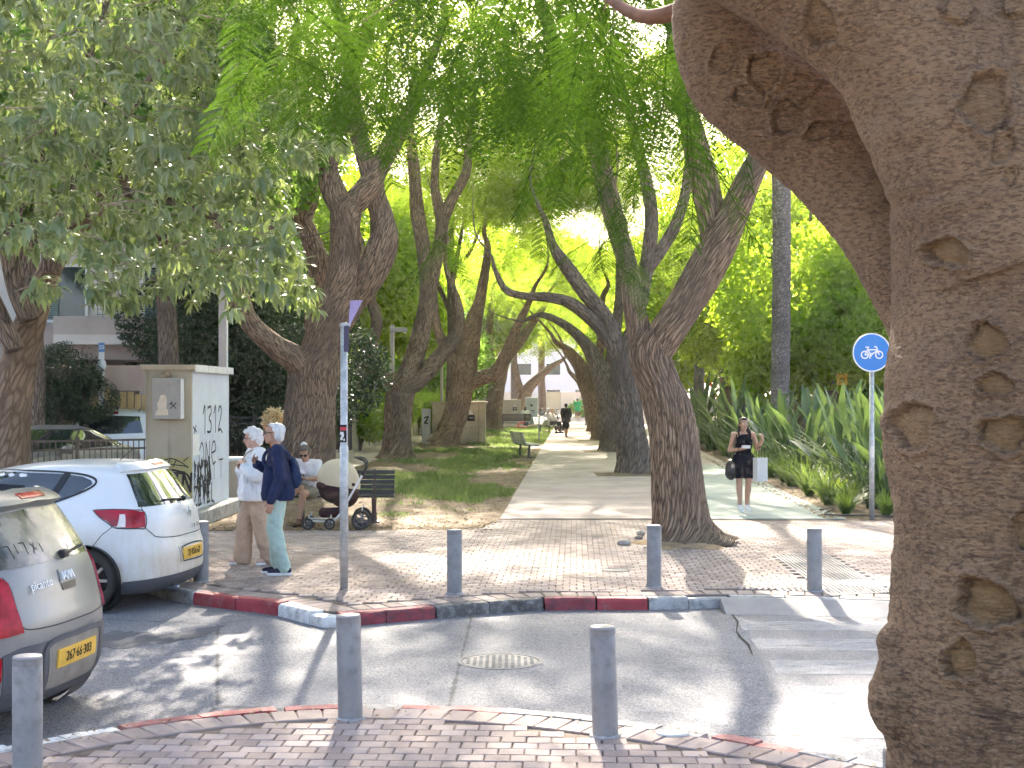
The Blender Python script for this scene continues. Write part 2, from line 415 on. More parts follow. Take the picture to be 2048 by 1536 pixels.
def brick(mb, c, wx, wy, th, ux, uy, bev=.006):
    j = lambda s: random.uniform(-s, s)
    z = c.z + j(.0016); hx, hy = wx / 2, wy / 2; vs = []
    for (k, zz) in ((0, z - th), (0, z - bev), (bev, z)):
        for (sx, sy) in ((-1, -1), (1, -1), (1, 1), (-1, 1)):
            p = c + ux * (sx * (hx - k)) + uy * (sy * (hy - k)); vs.append((p.x, p.y, zz + sx * 0))
    fs = []
    for L in (0, 4): fs += [(L + i, L + (i + 1) % 4, L + 4 + (i + 1) % 4, L + 4 + i) for i in range(4)]
    fs.append((8, 9, 10, 11)); mb.add(vs, fs)
BX, BY, GAP = .146, .140, .006
def field(poly, x0, x1, y0, y1, keep):
    out = []; r = 0; ux, uy = AXR, AX
    nr = int((y1 - y0) / BY) + 2; nc = int((x1 - x0) / BX) + 6
    for r in range(nr):
        for c in range(nc):
            p = Vector((x0, y0, 0)) + uy * (r * BY) + ux * ((c + .5 * (r % 2) - 2) * BX) + ux * random.uniform(-.003, .003)
            if not (x0 <= p.x <= x1): continue
            ok = all(inside(poly, p.x + dx, p.y + dy) for dx in (-.075, .075) for dy in (-.072, .072))
            if ok and keep(p): out.append(p)
    return out
# edge course along the near kerb: larger stones laid across
def edge_course(curve, side, x0, x1, off, wd, dp, m, parent, name, asparts):
    pts = offset(curve, off * side); L = 0; seg = []
    for i in range(len(pts) - 1):
        n = max(1, int((pts[i + 1] - pts[i]).length / .01))
        for k in range(n): seg.append(pts[i].lerp(pts[i + 1], k / n))
    acc = 0; out = []; last = seg[0]
    for i in range(1, len(seg)):
        acc += (seg[i] - seg[i - 1]).length
        if acc >= wd:
            mid = (seg[i] + last) / 2; t = (seg[i] - last).normalized(); out.append((mid, t)); last = seg[i]; acc = 0
    stuff = MB()
    for (p, t) in out:
        if not (x0 < p.x < x1): continue
        mb = MB() if asparts else stuff
        ny = Vector((-t.y, t.x, 0)) * side
        brick(mb, p + ny * (dp / 2), wd - GAP, dp - GAP, .05, t, ny)
        if asparts: mb.obj(name, m, parent)
    if not asparts: stuff.obj(name, m, parent)['kind'] = 'stuff'
edge_course(near_c, -1, -3.6, 3.0, .155, .158, .27, M_PAV, SIDEW, 'edge_paver', True)
near_brick_poly = [(-30, 0.2), (30, 0.2), (30, 5.0)] + [(p.x, p.y) for p in offset(near_c, -.40)[::-1]] + [(-30, 5.5)]
pts = field(near_brick_poly, -4.2, 3.6, 5.6, 9.0, lambda p: True)
def vis(p):
    q = (p.x / p.y) * F + 1024; r = 788 + F * CAMZ / p.y
    return -60 < q < 1800 and r < 1565
one = MB(); brick(one, Vector((0, 0, 0)), BX - GAP, BY - GAP, .05, AXR, AX); ome = one.mesh('paver'); ome.materials.append(M_PAV)
seen = [p for p in pts if vis(p)]; seen.sort(key=lambda p: p.y)
parts = set(id(p) for p in seen[:292]); rest = MB()
for p in pts:
    if any((p - Vector(b)).length < .11 for b in BOLL_NEAR) if 'BOLL_NEAR' in globals() else False: continue
    if id(p) in parts:
        o = bpy.data.objects.new('paver', ome); o.location = p + Vector((0, 0, random.uniform(-.003, .002))); o.rotation_euler = (random.uniform(-.012, .012), random.uniform(-.012, .012), random.uniform(-.01, .01)); link(o, SIDEW)
    else: brick(rest, p, BX - GAP, BY - GAP, .05, AXR, AX)
rest.obj('paver_field', M_PAV, SIDEW)['kind'] = 'stuff'
# plaza pavers
edge_course(far_c, 1, -9, 9, .155, .158, .27, M_PAV, PLAZA, 'edge_paver_row', False)
plaza_brick_poly = [(p.x, p.y) for p in offset(far_c, .42)] + [(12, 14.3), (12, EDGE_Y), (-.22, EDGE_Y), (-.45, 21.4), (-1.0, 20.95), (-4.6, 20.9), (-5.2, 19.2), (-30, 20.5), (-30, 17)]
R1B = G(1365, 1088); pm = MB()
TACT = [G(1545, 1110), G(1650, 1105), G(1785, 1185), G(1660, 1192)]
for p in field(plaza_brick_poly, -9, 9.2, 12.5, EDGE_Y - .05, lambda p: (Vector((p.x, p.y, 0)) - R1B).length > .62 + .15 * math.sin(5 * math.atan2(p.y - R1B.y, p.x - R1B.x)) and not inside(TACT, p.x, p.y)):
    brick(pm, p + Vector((0, 0, .006 * mnoise.noise(p * .9))), BX - GAP, BY - GAP, .05, AXR, AX)
pm.obj('paver_field', M_PAV, PLAZA)['kind'] = 'stuff'
M_TACT = mat('tactile_grey', (.26, .24, .23), .85, .2, 5, .3, 60)
tm = MB(); a, b, c, d = TACT
for i in range(15):
    f = (i + .5) / 15; tm.bar(a.lerp(b, f) + Vector((0, 0, -.002)), d.lerp(c, f) + Vector((0, 0, -.002)), .035, .014, bev=.004)
tm.obj('tactile_rib_strip', M_TACT, PLAZA)
tm = MB(); q0 = G(1480, 1180); q1 = G(1800, 1184)
for i in range(26):
    for j in range(4):
        p = q0.lerp(q1, i / 25) + AX * (j * .055); tm.lathe([(.016, -.006), (.014, .006), (.008, .009)], (p.x, p.y, 0), 8)
tm.obj('tactile_stud_strip', M_TACT, PLAZA)
# low ramp in front of the dropped kerb
rm = MB(); rp = [far_at(q) for q in np.linspace(1440, 2300, 12)]
vs = []
for p in rp: vs += [p + Vector((0, -.42, -.118)), p + Vector((0, -.03, -.012)), p + Vector((0, .004, -.012)), p + Vector((0, .004, -.2)), p + Vector((0, -.42, -.2))]
fs = [(i * 5 + j, (i + 1) * 5 + j, (i + 1) * 5 + j + 1, i * 5 + j + 1) for i in range(len(rp) - 1) for j in range(4)] + [(0, 1, 2, 3, 4), tuple(5 * (len(rp) - 1) + j for j in (4, 3, 2, 1, 0))]
rm.add(vs, fs); o = rm.obj('kerb_ramp', mat('ramp_concrete', (.33, .305, .29), .85, .16, 2.5, .4, 60)); o['kind'] = 'structure'

# --- zebra stripes, worn
def zebra():
    s = N('zebra_paint'); gp = s.n('ShaderNodeNewGeometry').outputs['Position']
    a = s.noise(s.mapping(gp, (1.0, 3.0, 1)), 3.0, 6, .75); b = s.noise(gp, 60, 3, .7)
    f = s.math('ADD', s.math('MULTIPLY', a, .75), s.math('MULTIPLY', b, .35))
    al = s.ramp(f, [(.44, 0.), (.76, .62)])
    s.done((.58, .57, .57), .8, s.bump(b, .3, .004), .2); s.l(al, s.b.inputs['Alpha']); return s.m
M_ZEB = zebra()
zl = lambda Y: 1.93 + (14 - Y) * -.06
for i, (y0, y1) in enumerate([(8.75, 9.3), (9.75, 10.3), (10.75, 11.3), (11.75, 12.3), (12.75, 13.25)]):
    sheet('zebra_stripe', [(1.95 + .03 * i, y0), (7.5, y0 - .25), (7.5, y1 - .25), (1.98 + .03 * i, y1)], -.115, M_ZEB, .003, ROAD)
# --- tar patch left, long crack
M_PATCH = mat('tar_patch', (.115, .113, .12), .9, .3, 3, .6, 80, .2)
pp = [G(120, 1290, -.12), G(230, 1262, -.12), G(330, 1268, -.12), G(450, 1250, -.12), G(415, 1272, -.12), G(340, 1285, -.12), G(240, 1297, -.12)]
pp = [(p.lerp(pp[(i + 1) % len(pp)], k / 9) + Vector((.05 * mnoise.noise(Vector((i * 1.7, k * .9, 0))), .09 * mnoise.noise(Vector((k * .8, i * 2.3, 5))), 0))) for i, p in enumerate(pp) for k in range(9)]
sheet('asphalt_patch', [(p.x, p.y) for p in pp], -.1165, M_PATCH, .002, ROAD)
cm = MB(); pc = [G(*q, -.12) for q in ((1458, 1212), (1466, 1232), (1476, 1244), (1473, 1262), (1480, 1275), (1497, 1290), (1505, 1310))]
vs = []; fs = []
for i, p in enumerate(pc):
    wd = .004 + .009 * abs(math.sin(i * 2.1)); vs += [(p.x - wd, p.y, -.1162), (p.x + wd, p.y + .01, -.1162)]
    if i: fs.append((2 * i - 2, 2 * i - 1, 2 * i + 1, 2 * i))
cm.add(vs, fs); cm.obj('asphalt_crack', mat('crack_black', (.02, .02, .02), .95, 0), ROAD)

# --- park ground: soil, lawn, concrete path, green lane, left footpath
def axp(off, Y):  # point at lateral offset from the path's left edge line
    return (-.19 + (Y - EDGE_Y) * .0444 + off, Y)
sheet('park_soil', [(-40, 20.6), (-30, 20.56), (-5.25, 19.25), (-4.63, 20.96), (-1.0, 21.0), (-.5, 21.45), (-.22, EDGE_Y + .02), (14, EDGE_Y + .02), (30, 140), (-40, 140)], -.012, M_SOIL, .1)
sheet('concrete_path', [axp(0, EDGE_Y + .02), axp(3.2, EDGE_Y + .02), axp(3.3, 60), axp(3.4, 150), axp(-.1, 150), axp(-.05, 60)], .0, M_CONC, .03)
sheet('bike_lane', [axp(3.2, EDGE_Y + .02), axp(5.56, EDGE_Y + .02), axp(5.5, 29), axp(5.6, 40), axp(3.25, 40)], -.002, M_GREEN, .03)
sheet('side_path', [axp(3.25, 40.02), axp(5.6, 40.02), axp(6.2, 150), axp(3.4, 150)], -.004, M_CONC, .03)
sheet('left_footpath', [axp(-6.6, 27), axp(-4.7, 27), axp(-4.9, 45), axp(-5.1, 62), axp(-5.1, 130), axp(-7.0, 130), axp(-7.2, 45)], .0, M_CONC, .02)
sheet('far_street', [(-60, 141), (80, 141), (80, 175), (-60, 175)], -.01, M_ASPH, .03)
sheet('car_yard', [(-60, 20.8), (-6.6, 21.6), (-8.2, 27), (-9.5, 60), (-60, 60)], -.004, M_CONC, .03)

# --- grass and litter
M_GRASS = leafmat('grass', [(.055, .10, .025), (.085, .15, .032), (.14, .185, .055)], .35, .6, .2)
def grassy(x, y):
    n = mnoise.noise(Vector((x * .35, y * .22, 1.3))) + .55 * mnoise.noise(Vector((x * 1.1, y * .8, 4.)))
    u = x - axp(0, y)[0]
    n += .22 if -2.6 < u < -.5 else -.12
    if y < 23.5: n -= (23.5 - y) * .6
    for (tx, ty, r) in ((-3.6, 44.7, 1.6), (-4.3, 30.4, 2.0)):
        n -= max(0, 1 - math.hypot(x - tx, y - ty) / r) * .8
    return n > .10 + random.uniform(-.22, .22)
bl = []
while len(bl) < 52000:
    y = 21.5 + 62 * random.random() ** 1.7; u = -4.7 * random.random() - .05; x = axp(u, y)[0]
    if not grassy(x, y): continue
    h = random.uniform(.03, .085) * (1 + .012 * (y - 22)); a = random.uniform(0, math.pi); wd = .006 * (1 + .04 * (y - 22)); lx, ly = random.uniform(-.03, .03), random.uniform(-.03, .03)
    c, s_ = math.cos(a) * wd, math.sin(a) * wd
    bl.append(((x - c, y - s_, -.015), (x + c, y + s_, -.015), (x + lx, y + ly, h)))
o = quads('lawn_grass', np.array(bl), M_GRASS, None, 3); tag(o, 'patchy short green lawn left of the concrete path', 'grass', kind='stuff')
M_LIT = leafmat('litter', [(.20, .13, .06), (.34, .23, .10), (.42, .33, .20), (.14, .09, .05)], .1, .8, .2, tint=(.4, .3, .15))
def flat_leaves(n, sampler, s0, s1):
    out = []
    while len(out) < n:
        q = sampler()
        if q is None: continue
        x, y, z = q; L = random.uniform(s0, s1); wd = L * random.uniform(.3, .55); a = random.uniform(0, 6.28)
        d = np.array((math.cos(a), math.sin(a), random.uniform(-.3, .3))) * L; e = np.array((-math.sin(a), math.cos(a), random.uniform(-.4, .4))) * wd; c = np.array((x, y, z + .006))
        out.append((c - d / 2, c + e / 2, c + d / 2, c - e / 2))
    return np.array(out)
def lit1():
    y = 20.9 + 22 * random.random() ** 2; u = -5.2 * random.random(); x = axp(u, y)[0]
    if y < 21 and random.random() < .5: y -= random.random() * .5
    if grassy(x, y) and random.random() < .75: return None
    return x, y, -.008
def lit2():   # drifts along kerbs, on the plaza and at bollard feet
    k = random.random()
    if k < .35: p = near_at(random.uniform(0, 1800)); return p.x, p.y - random.expovariate(6) - .12, .004
    if k < .6: p = far_at(random.uniform(330, 1790)); return p.x, p.y - .05 - random.expovariate(5), -.116
    if k < .8: a = random.uniform(0, 6.28); r = .35 + random.expovariate(2.5); return R1B.x + r * math.cos(a), R1B.y + r * math.sin(a), .006
    return random.uniform(-4, 5), random.uniform(14.5, 22.5), .006
o = quads('leaf_litter', np.concatenate([flat_leaves(9000, lit1, .03, .075), flat_leaves(700, lit2, .02, .045)]), M_LIT); tag(o, 'dry brown fallen leaves scattered over soil, kerbs and pavement', 'leaf litter', kind='stuff')
def lit3():
    y = 22.9 + 30 * random.random() ** 1.5; x = axp(5.45 + random.expovariate(2.2) - .25, y)[0]; return x, y, 0.0
o = quads('bed_litter', flat_leaves(2500, lit3, .03, .09), M_LIT); tag(o, 'dry leaf litter along the right planting bed edge', 'leaf litter', kind='stuff')
# soil ring round the near right tree, with a few loose stones
rb = MB(); ring = []
for k in range(40):
    a = 2 * math.pi * k / 40; r = .62 + .15 * math.sin(5 * a) + .05 * math.sin(9 * a); ring.append((R1B.x + r * math.cos(a), R1B.y + r * math.sin(a)))
vs = [(x, y, -.004) for x, y in ring] + [(R1B.x + (x - R1B.x) * .55, R1B.y + (y - R1B.y) * .55, .05) for x, y in ring] + [(R1B.x, R1B.y, .06)]
fs = [(k, (k + 1) % 40, 40 + (k + 1) % 40, 40 + k) for k in range(40)] + [(40 + k, 40 + (k + 1) % 40, 80) for k in range(40)]
rb.add(vs, fs); o = rb.obj('tree_pit_soil', mat('dry_soil', (.34, .24, .15), .95, .3, 5, .9, 40, .1), None, True); o['kind'] = 'structure'
def rock(mb, c, r):
    b = len(mb.v); mb.ell(c, (r * random.uniform(.8, 1.3), r * random.uniform(.7, 1.1), r * .6), None, 8, 6)
    for i in range(b, len(mb.v)):
        v = Vector(mb.v[i]); k = 1 + .25 * mnoise.noise(v * 9); mb.v[i] = tuple(Vector(c) + (v - Vector(c)) * k)
M_STONE = mat('loose_stone', (.42, .37, .32), .9, .25, 8, .5, 40)
for i, (px, py, r) in enumerate([(1247, 1091, .075), (1281, 1070, .07), (1440, 1080, .05), (1452, 1093, .04), (1277, 1078, .05)]):
    p = G(px, py); mb = MB(); rock(mb, p + Vector((0, 0, r * .4)), r)
    tag(mb.obj('loose_stone', M_STONE, None, True), ['largest pale stone left of the near right tree foot', 'dark stone behind the left side of the tree foot', 'stone at the right edge of the tree pit', 'smallest stone right of the tree pit', 'flat stone close to the trunk on the left'][i], 'stone', 'loose stones round the tree foot')
# tree pits further down the path
for (px, py) in ((1268, 949), (1222, 903), (1200, 881), (1188, 864)):
    p = G(px, py); sheet('tree_pit', [(p.x - .95, p.y - .75), (p.x + .8, p.y - .75), (p.x + .8, p.y + .9), (p.x - .95, p.y + .9)], .004, M_SOIL, .02)
# manhole covers
def manhole(name, c, r, label, m):
    root = empty(name, c, 0, label, 'manhole cover', 'manhole covers')
    mb = MB(); mb.lathe([(r, -.02), (r, .004), (r * .93, .006), (r * .93, -.004), (r * .90, -.004)], (0, 0, 0), 48); mb.obj('frame', m, root)
    mb = MB(); mb.lathe([(r * .895, -.02), (r * .895, .003), (0.0, .003)], (0, 0, 0), 48)
    for i in range(-5, 6):
        for j in range(-5, 6):
            if math.hypot(i, j) < 5.4: mb.box((i * r * .15, j * r * .15, .005), (r * .08, r * .08, .005))
    mb.obj('cover_plate', m, root)
M_IRON = mat('cast_iron', (.20, .19, .18), .75, .3, 8, .3, 60, .25, wear=(.30, .27, .24), wearamt=.5)
manhole('manhole_cover', G(1000, 1323, -.119) , .335, 'round iron manhole cover in the road beside the kerb', M_IRON)
manhole('manhole_cover', G(1232, 1140, .004), .16, 'small round cover set in the far pavers', M_IRON)
manhole('manhole_cover', G(1728, 1166, .004), .30, 'pale ringed cover near the right hand bollard', mat('pale_cover', (.48, .47, .46), .8, .2, 5))
mb = MB(); c = G(1345, 1468, .0); mb.lathe([(.10, 0), (.095, .012), (.05, .016), (0.0, .016)], (0, 0, 0), 20)
o = mb.obj('cement_blob', M_KWHT); o.location = c; o.scale = (1, .7, 1); tag(o, 'flat white cement blob on the near pavers by the kerb', 'cement blob')
# ================================================================ TREES
def wpar(o, root):
    o.parent = root; o.matrix_parent_inverse = Matrix.Translation(-Vector(root.location)); return o
def nrm(a): return a / (np.linalg.norm(a, axis=-1, keepdims=True) + 1e-9)
def limb_mesh(name, pts, Y, m, root, seg=28, step=.06, rough=.09, flare=False, seed=0.0, lump=.05):
    """pts: (px, py, width px[, depth shift])"""
    ctl = []
    for q in pts:
        yy = Y + (q[3] if len(q) > 3 else 0.0); p = P(q[0], q[1], yy); ctl.append((p.x, p.y, p.z, q[2] / 2 / F * yy))
    if pts[-1][2] < 26:        # carry the limb on as a thin twig into the leaves
        e = Vector(ctl[-1][:3]); dv = (e - Vector(ctl[-2][:3])).normalized(); r0 = ctl[-1][3]; q = 7 * r0 + .4
        for k, f in ((.8, .62), (1.6, .38), (2.4, .2), (3.2, .08)): g_ = e + dv * q * k * .55 + Vector((.18 * math.sin(k * 2 + seed), .15 * math.cos(k * 3 + seed), .22 * k * k * .6)) * q; ctl.append((g_.x, g_.y, g_.z, r0 * f))
    L = sum((Vector(ctl[i + 1][:3]) - Vector(ctl[i][:3])).length for i in range(len(ctl) - 1))
    a = spline(ctl, max(6, int(L / step)))
    sd = Vector((seed * 3.1, seed * 1.7, seed * 5.3))
    def disp(ang, s, r):
        c, s_ = math.cos(ang), math.sin(ang)
        k = mnoise.noise(Vector((c * 1.3, s_ * 1.3, s * .9)) + sd) * lump * 2
        k += abs(mnoise.noise(Vector((c * 4.5, s_ * 4.5, s * .7)) + sd)) * rough * 1.6 - rough * .35
        k += mnoise.noise(Vector((c * 11, s_ * 11, s * 2.2)) + sd) * rough * .55
        if flare: k += max(0, .55 - s) ** 2 * (.9 + 1.1 * max(0, mnoise.noise(Vector((c * 2.2, s_ * 2.2, 0)) + sd)))
        return 1 + k
    mb = MB(); mb.tube(a[:, :3], a[:, 3], seg, True, disp, ref=(0, 1, 0))
    o = mb.obj(name, m, None, True); return wpar(o, root)

def pinnate(n, centre, rad, L=.42, pairs=6, lw=.030, ll=.11, clump=.05, shell=.35, seed=1, nscale=.35, droop=.35, flat=True):
    g = np.random.default_rng(seed); out = []; O = []
    while len(O) < n:
        d = g.normal(size=3); d /= np.linalg.norm(d); r = g.random() ** (1 / 3) * (1 - shell) + shell * g.random() ** .3
        p = np.array(centre) + d * r * np.array(rad)
        if mnoise.noise(Vector(p * nscale) + Vector((seed * 7.7, 0, 0))) + .4 * mnoise.noise(Vector(p * nscale * 2.7)) > clump: O.append(p)
    O = np.array(O); c = np.array(centre)
    A = nrm(O - c) * .6 + g.normal(size=(n, 3)) * .7; A[:, 2] = A[:, 2] * .4 - .15; A = nrm(A)
    up = nrm(np.array((0, 0, 1.)) + g.normal(size=(n, 3)) * .35); Sd = nrm(np.cross(A, up)); U = np.cross(Sd, A)
    Ls = L * g.uniform(.7, 1.25, (n, 1)); Q = []
    for j in range(pairs):
        t = (j + .7) / pairs; pos = O + A * (Ls * t) - np.array((0, 0, 1.)) * (Ls * droop * t * t)
        l = ll * (1 - .55 * abs(t - .45) * 1.4) * g.uniform(.8, 1.2, (n, 1))
        for sg in (-1, 1):
            dr = nrm(Sd * sg + A * .45 - U * g.uniform(.0, .35, (n, 1))); wd = nrm(np.cross(dr, U)) * (lw / 2)
            Q.append(np.stack([pos, pos + dr * l * .5 + wd, pos + dr * l, pos + dr * l * .5 - wd], 1))
    return np.concatenate(Q)
def leafball(n, centre, rad, ls=.16, lw=.07, clump=.0, seed=1, nscale=.5, shell=.4, droop=.3):
    g = np.random.default_rng(seed); O = []
    while len(O) < n:
        d = g.normal(size=3); d /= np.linalg.norm(d); r = shell + (1 - shell) * g.random() ** .5
        p = np.array(centre) + d * r * np.array(rad)
        if mnoise.noise(Vector(p * nscale) + Vector((seed * 3.3, 0, 0))) + .5 * mnoise.noise(Vector(p * nscale * 2.5)) > clump: O.append(p)
    O = np.array(O); D = nrm(g.normal(size=(n, 3)) + nrm(O - np.array(centre)) * .6 - np.array((0, 0, droop))); W = nrm(np.cross(D, g.normal(size=(n, 3))))
    l = ls * g.uniform(.7, 1.3, (n, 1)); w_ = lw * g.uniform(.7, 1.3, (n, 1)) / 2
    return np.stack([O, O + D * l * .45 + W * w_, O + D * l, O + D * l * .45 - W * w_], 1)
def folded(name, B, D, U, L, W, m, parent=None, curl=.35):
    """leaves with a fold along the midrib and a drooping tip: 2x2 quads each"""
    n = len(B); D = nrm(D); Sd = nrm(np.cross(D, U)); U = np.cross(Sd, D); L = np.asarray(L).reshape(n, 1); W = np.asarray(W).reshape(n, 1) / 2
    def pt(t, s, dn): return B + D * L * t + Sd * W * s + U * (W * .35 * abs(s)) - U * (L * curl * t * t) + 0 * dn
    V = np.stack([pt(0, 0, 0), pt(.38, 1, 0), pt(.38, 0, 0), pt(.38, -1, 0), pt(.72, .72, 0), pt(.72, 0, 0), pt(.72, -.72, 0), pt(1.0, 0, 0)], 1)
    F_ = np.array([(0, 1, 2), (0, 2, 3), (1, 4, 5), (1, 5, 2), (2, 5, 6), (2, 6, 3), (4, 7, 5), (5, 7, 6)])
    faces = (F_[None] + (np.arange(n) * 8)[:, None, None]).reshape(-1, 3)
    me = bpy.data.meshes.new(name); me.vertices.add(n * 8); me.vertices.foreach_set('co', V.astype(np.float32).ravel())
    k = len(faces); me.loops.add(k * 3); me.loops.foreach_set('vertex_index', faces.astype(np.int32).ravel())
    me.polygons.add(k); me.polygons.foreach_set('loop_start', np.arange(0, k * 3, 3, dtype=np.int32)); me.polygons.foreach_set('loop_total', np.full(k, 3, dtype=np.int32))
    me.update(); me.materials.append(m); o = bpy.data.objects.new(name, me); link(o, parent); return o

M_BARK = barkmat('furrowed_bark', (.055, .040, .031), (.44, .30, .205), 24, 3.0, .05, (.14, .105, .085))
M_BARK2 = barkmat('dark_bark', (.048, .038, .034), (.35, .26, .205), 20, 3.0, .045, (.12, .095, .08))
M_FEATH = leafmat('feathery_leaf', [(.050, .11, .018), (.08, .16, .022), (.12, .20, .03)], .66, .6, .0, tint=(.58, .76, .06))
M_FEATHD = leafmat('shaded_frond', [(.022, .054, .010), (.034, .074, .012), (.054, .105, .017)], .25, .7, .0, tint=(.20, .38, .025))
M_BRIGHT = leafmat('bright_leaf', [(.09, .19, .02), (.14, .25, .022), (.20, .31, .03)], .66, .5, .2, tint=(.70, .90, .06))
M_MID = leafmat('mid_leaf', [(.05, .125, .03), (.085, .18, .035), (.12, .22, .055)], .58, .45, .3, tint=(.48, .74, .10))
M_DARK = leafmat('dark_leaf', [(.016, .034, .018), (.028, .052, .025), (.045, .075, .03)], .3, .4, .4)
M_GREY = leafmat('greygreen_leaf', [(.12, .175, .075), (.19, .255, .115), (.28, .34, .185), (.37, .41, .27)], .42, .34, .7, tint=(.36, .46, .06), scale=.8)

# ---- crowns shared by the boulevard trees
CROWN = []
for i in range(3):
    o = quads('crown', pinnate(6800, (0, 0, 0), (5.4, 5.8, 3.3), .5, 6, .036, .13, .0 if i != 1 else .06, .35, 11 + i, .42), M_FEATH)
    CROWN.append(o.data); bpy.data.objects.remove(o)
def crown(root, c, rz, sc, k, m=None):
    o = bpy.data.objects.new('crown', CROWN[k]); link(o); o.location = c; o.rotation_euler = (0, 0, rz); o.scale = sc; wpar(o, root); return o

def boulevard_tree(label, base, Y, limbs, crowns, m, seg, group, step=.06):
    b = P(base[0], base[1], Y); root = empty('boulevard_tree', (b.x, b.y, 0), 0, label, 'tree', group)
    for i, l in enumerate(limbs):
        limb_mesh('trunk' if i == 0 else 'branch', l, Y, m, root, seg if i == 0 else max(10, int(seg * .7)), step, .10 if i == 0 else .08, i == 0, seed=base[0] * .01 + i)
    for (dx, dy, z, rz, sc, k) in crowns: crown(root, (b.x + dx, b.y + dy, z), rz, sc, k)
    return root
GL = 'left row of boulevard trees'; GR = 'right row of boulevard trees'
boulevard_tree('thick forked tree behind the seated woman with dark twisted limbs', (615, 975), 30.4, [
    [(610, 1000, 150), (612, 960, 128), (614, 900, 110), (618, 840, 100), (624, 780, 100), (628, 735, 104), (632, 700, 92)],
    [(634, 735, 84), (648, 690, 82), (668, 620, 76), (684, 550, 62), (690, 480, 58), (692, 425, 62), (700, 395, 54)],
    [(692, 425, 50), (668, 385, 48), (656, 335, 40), (672, 280, 36), (690, 225, 38), (700, 160, 30), (690, 80, 26), (650, -60, 20)],
    [(698, 415, 48), (735, 378, 52), (752, 345, 42), (785, 285, 38), (815, 230, 30), (850, 150, 20), (890, 40, 14)],
    [(745, 365, 40), (728, 310, 38), (708, 230, 36), (705, 150, 32), (735, 60, 26), (760, -60, 20)],
    [(672, 650, 58, .25), (705, 600, 58, .3), (738, 555, 60, .2), (766, 490, 60, .2), (764, 440, 48, .3), (752, 395, 42, .2), (748, 360, 36)],
    [(622, 745, 70, -.1), (596, 722, 56, -.3), (548, 690, 44, -.5), (500, 645, 40, -.7), (474, 590, 42, -.9), (458, 540, 34, -1.0), (440, 470, 26, -1.2), (400, 380, 18, -1.5)],
    [(640, 690, 58, .5), (634, 620, 50, .8), (640, 540, 46, 1.0), (618, 470, 38, 1.2), (604, 440, 40, 1.2), (622, 390, 34, 1.3), (626, 320, 32, 1.4), (612, 230, 26, 1.6), (590, 100, 20, 2)]],
    [(-.5, 1.0, 11.5, 0.3, (1, 1, 1), 0)], M_BARK, 64, GL, .05)
boulevard_tree('slender tree with three curved arms beside the left footpath', (795, 918), 44.7, [
    [(794, 924, 84), (795, 905, 66), (795, 860, 54), (797, 810, 54), (802, 775, 58), (808, 750, 48)],
    [(795, 785, 36), (772, 762, 34), (750, 738, 30), (742, 695, 26), (754, 645, 24), (742, 600, 20), (730, 550, 15), (722, 480, 10)],
    [(808, 765, 42), (830, 710, 38), (848, 640, 36), (856, 590, 34), (850, 520, 30), (836, 430, 28), (828, 340, 24), (820, 240, 16), (830, 120, 10)],
    [(806, 780, 40), (838, 758, 36), (880, 712, 32), (912, 668, 26), (918, 620, 20), (900, 560, 14)],
    [(854, 600, 30), (872, 520, 26), (884, 450, 26), (870, 380, 18), (872, 320, 16), (885, 230, 12)],
    [(884, 445, 24), (905, 395, 22), (932, 345, 19), (938, 280, 14), (950, 180, 9)]],
    [(0.5, 0.5, 11.6, 1.9, (.95, 1.0, .95), 1), (3.8, 6, 11.0, .4, (.85, .9, .8), 0)], M_BARK, 48, GL)
boulevard_tree('tree leaning right in front of the concrete substation box', (893, 887), 56.0, [
    [(890, 892, 62), (896, 872, 52), (914, 820, 46), (928, 760, 46), (935, 705, 44), (948, 640, 32), (962, 590, 22), (975, 500, 14)],
    [(926, 760, 30), (905, 720, 26), (884, 682, 20), (872, 640, 16), (868, 560, 10)],
    [(932, 770, 32), (960, 756, 30), (990, 744, 27), (1015, 702, 24), (1034, 655, 18), (1060, 600, 12)]],
    [(.8, 0, 11.5, 3.3, (.95, 1, .9), 2), (4.5, 8, 12, 5.3, (.8, .8, .8), 1)], M_BARK, 40, GL, .08)
boulevard_tree('fourth tree of the left row behind the dark bench', (985, 858), 79.0, [
    [(984, 862, 46), (986, 840, 36), (990, 790, 33), (998, 745, 34), (1010, 715, 28), (1034, 688, 24), (1062, 650, 16), (1090, 610, 10)],
    [(994, 755, 22), (980, 710, 19), (978, 660, 15), (985, 600, 10)]],
    [(1.2, 0, 9.4, 4.4, (1, 1, .95), 0)], M_BARK, 28, GL, .1)
boulevard_tree('far left row tree leaning over the parked bicycles', (1040, 842), 102.0, [
    [(1036, 846, 30), (1040, 820, 24), (1052, 785, 24), (1072, 760, 18), (1100, 735, 12), (1125, 720, 8)],
    [(1048, 795, 16), (1036, 760, 12), (1030, 720, 8)]], [(2, 0, 8.2, .7, (1, 1, 1), 1)], M_BARK, 20, GL, .15)
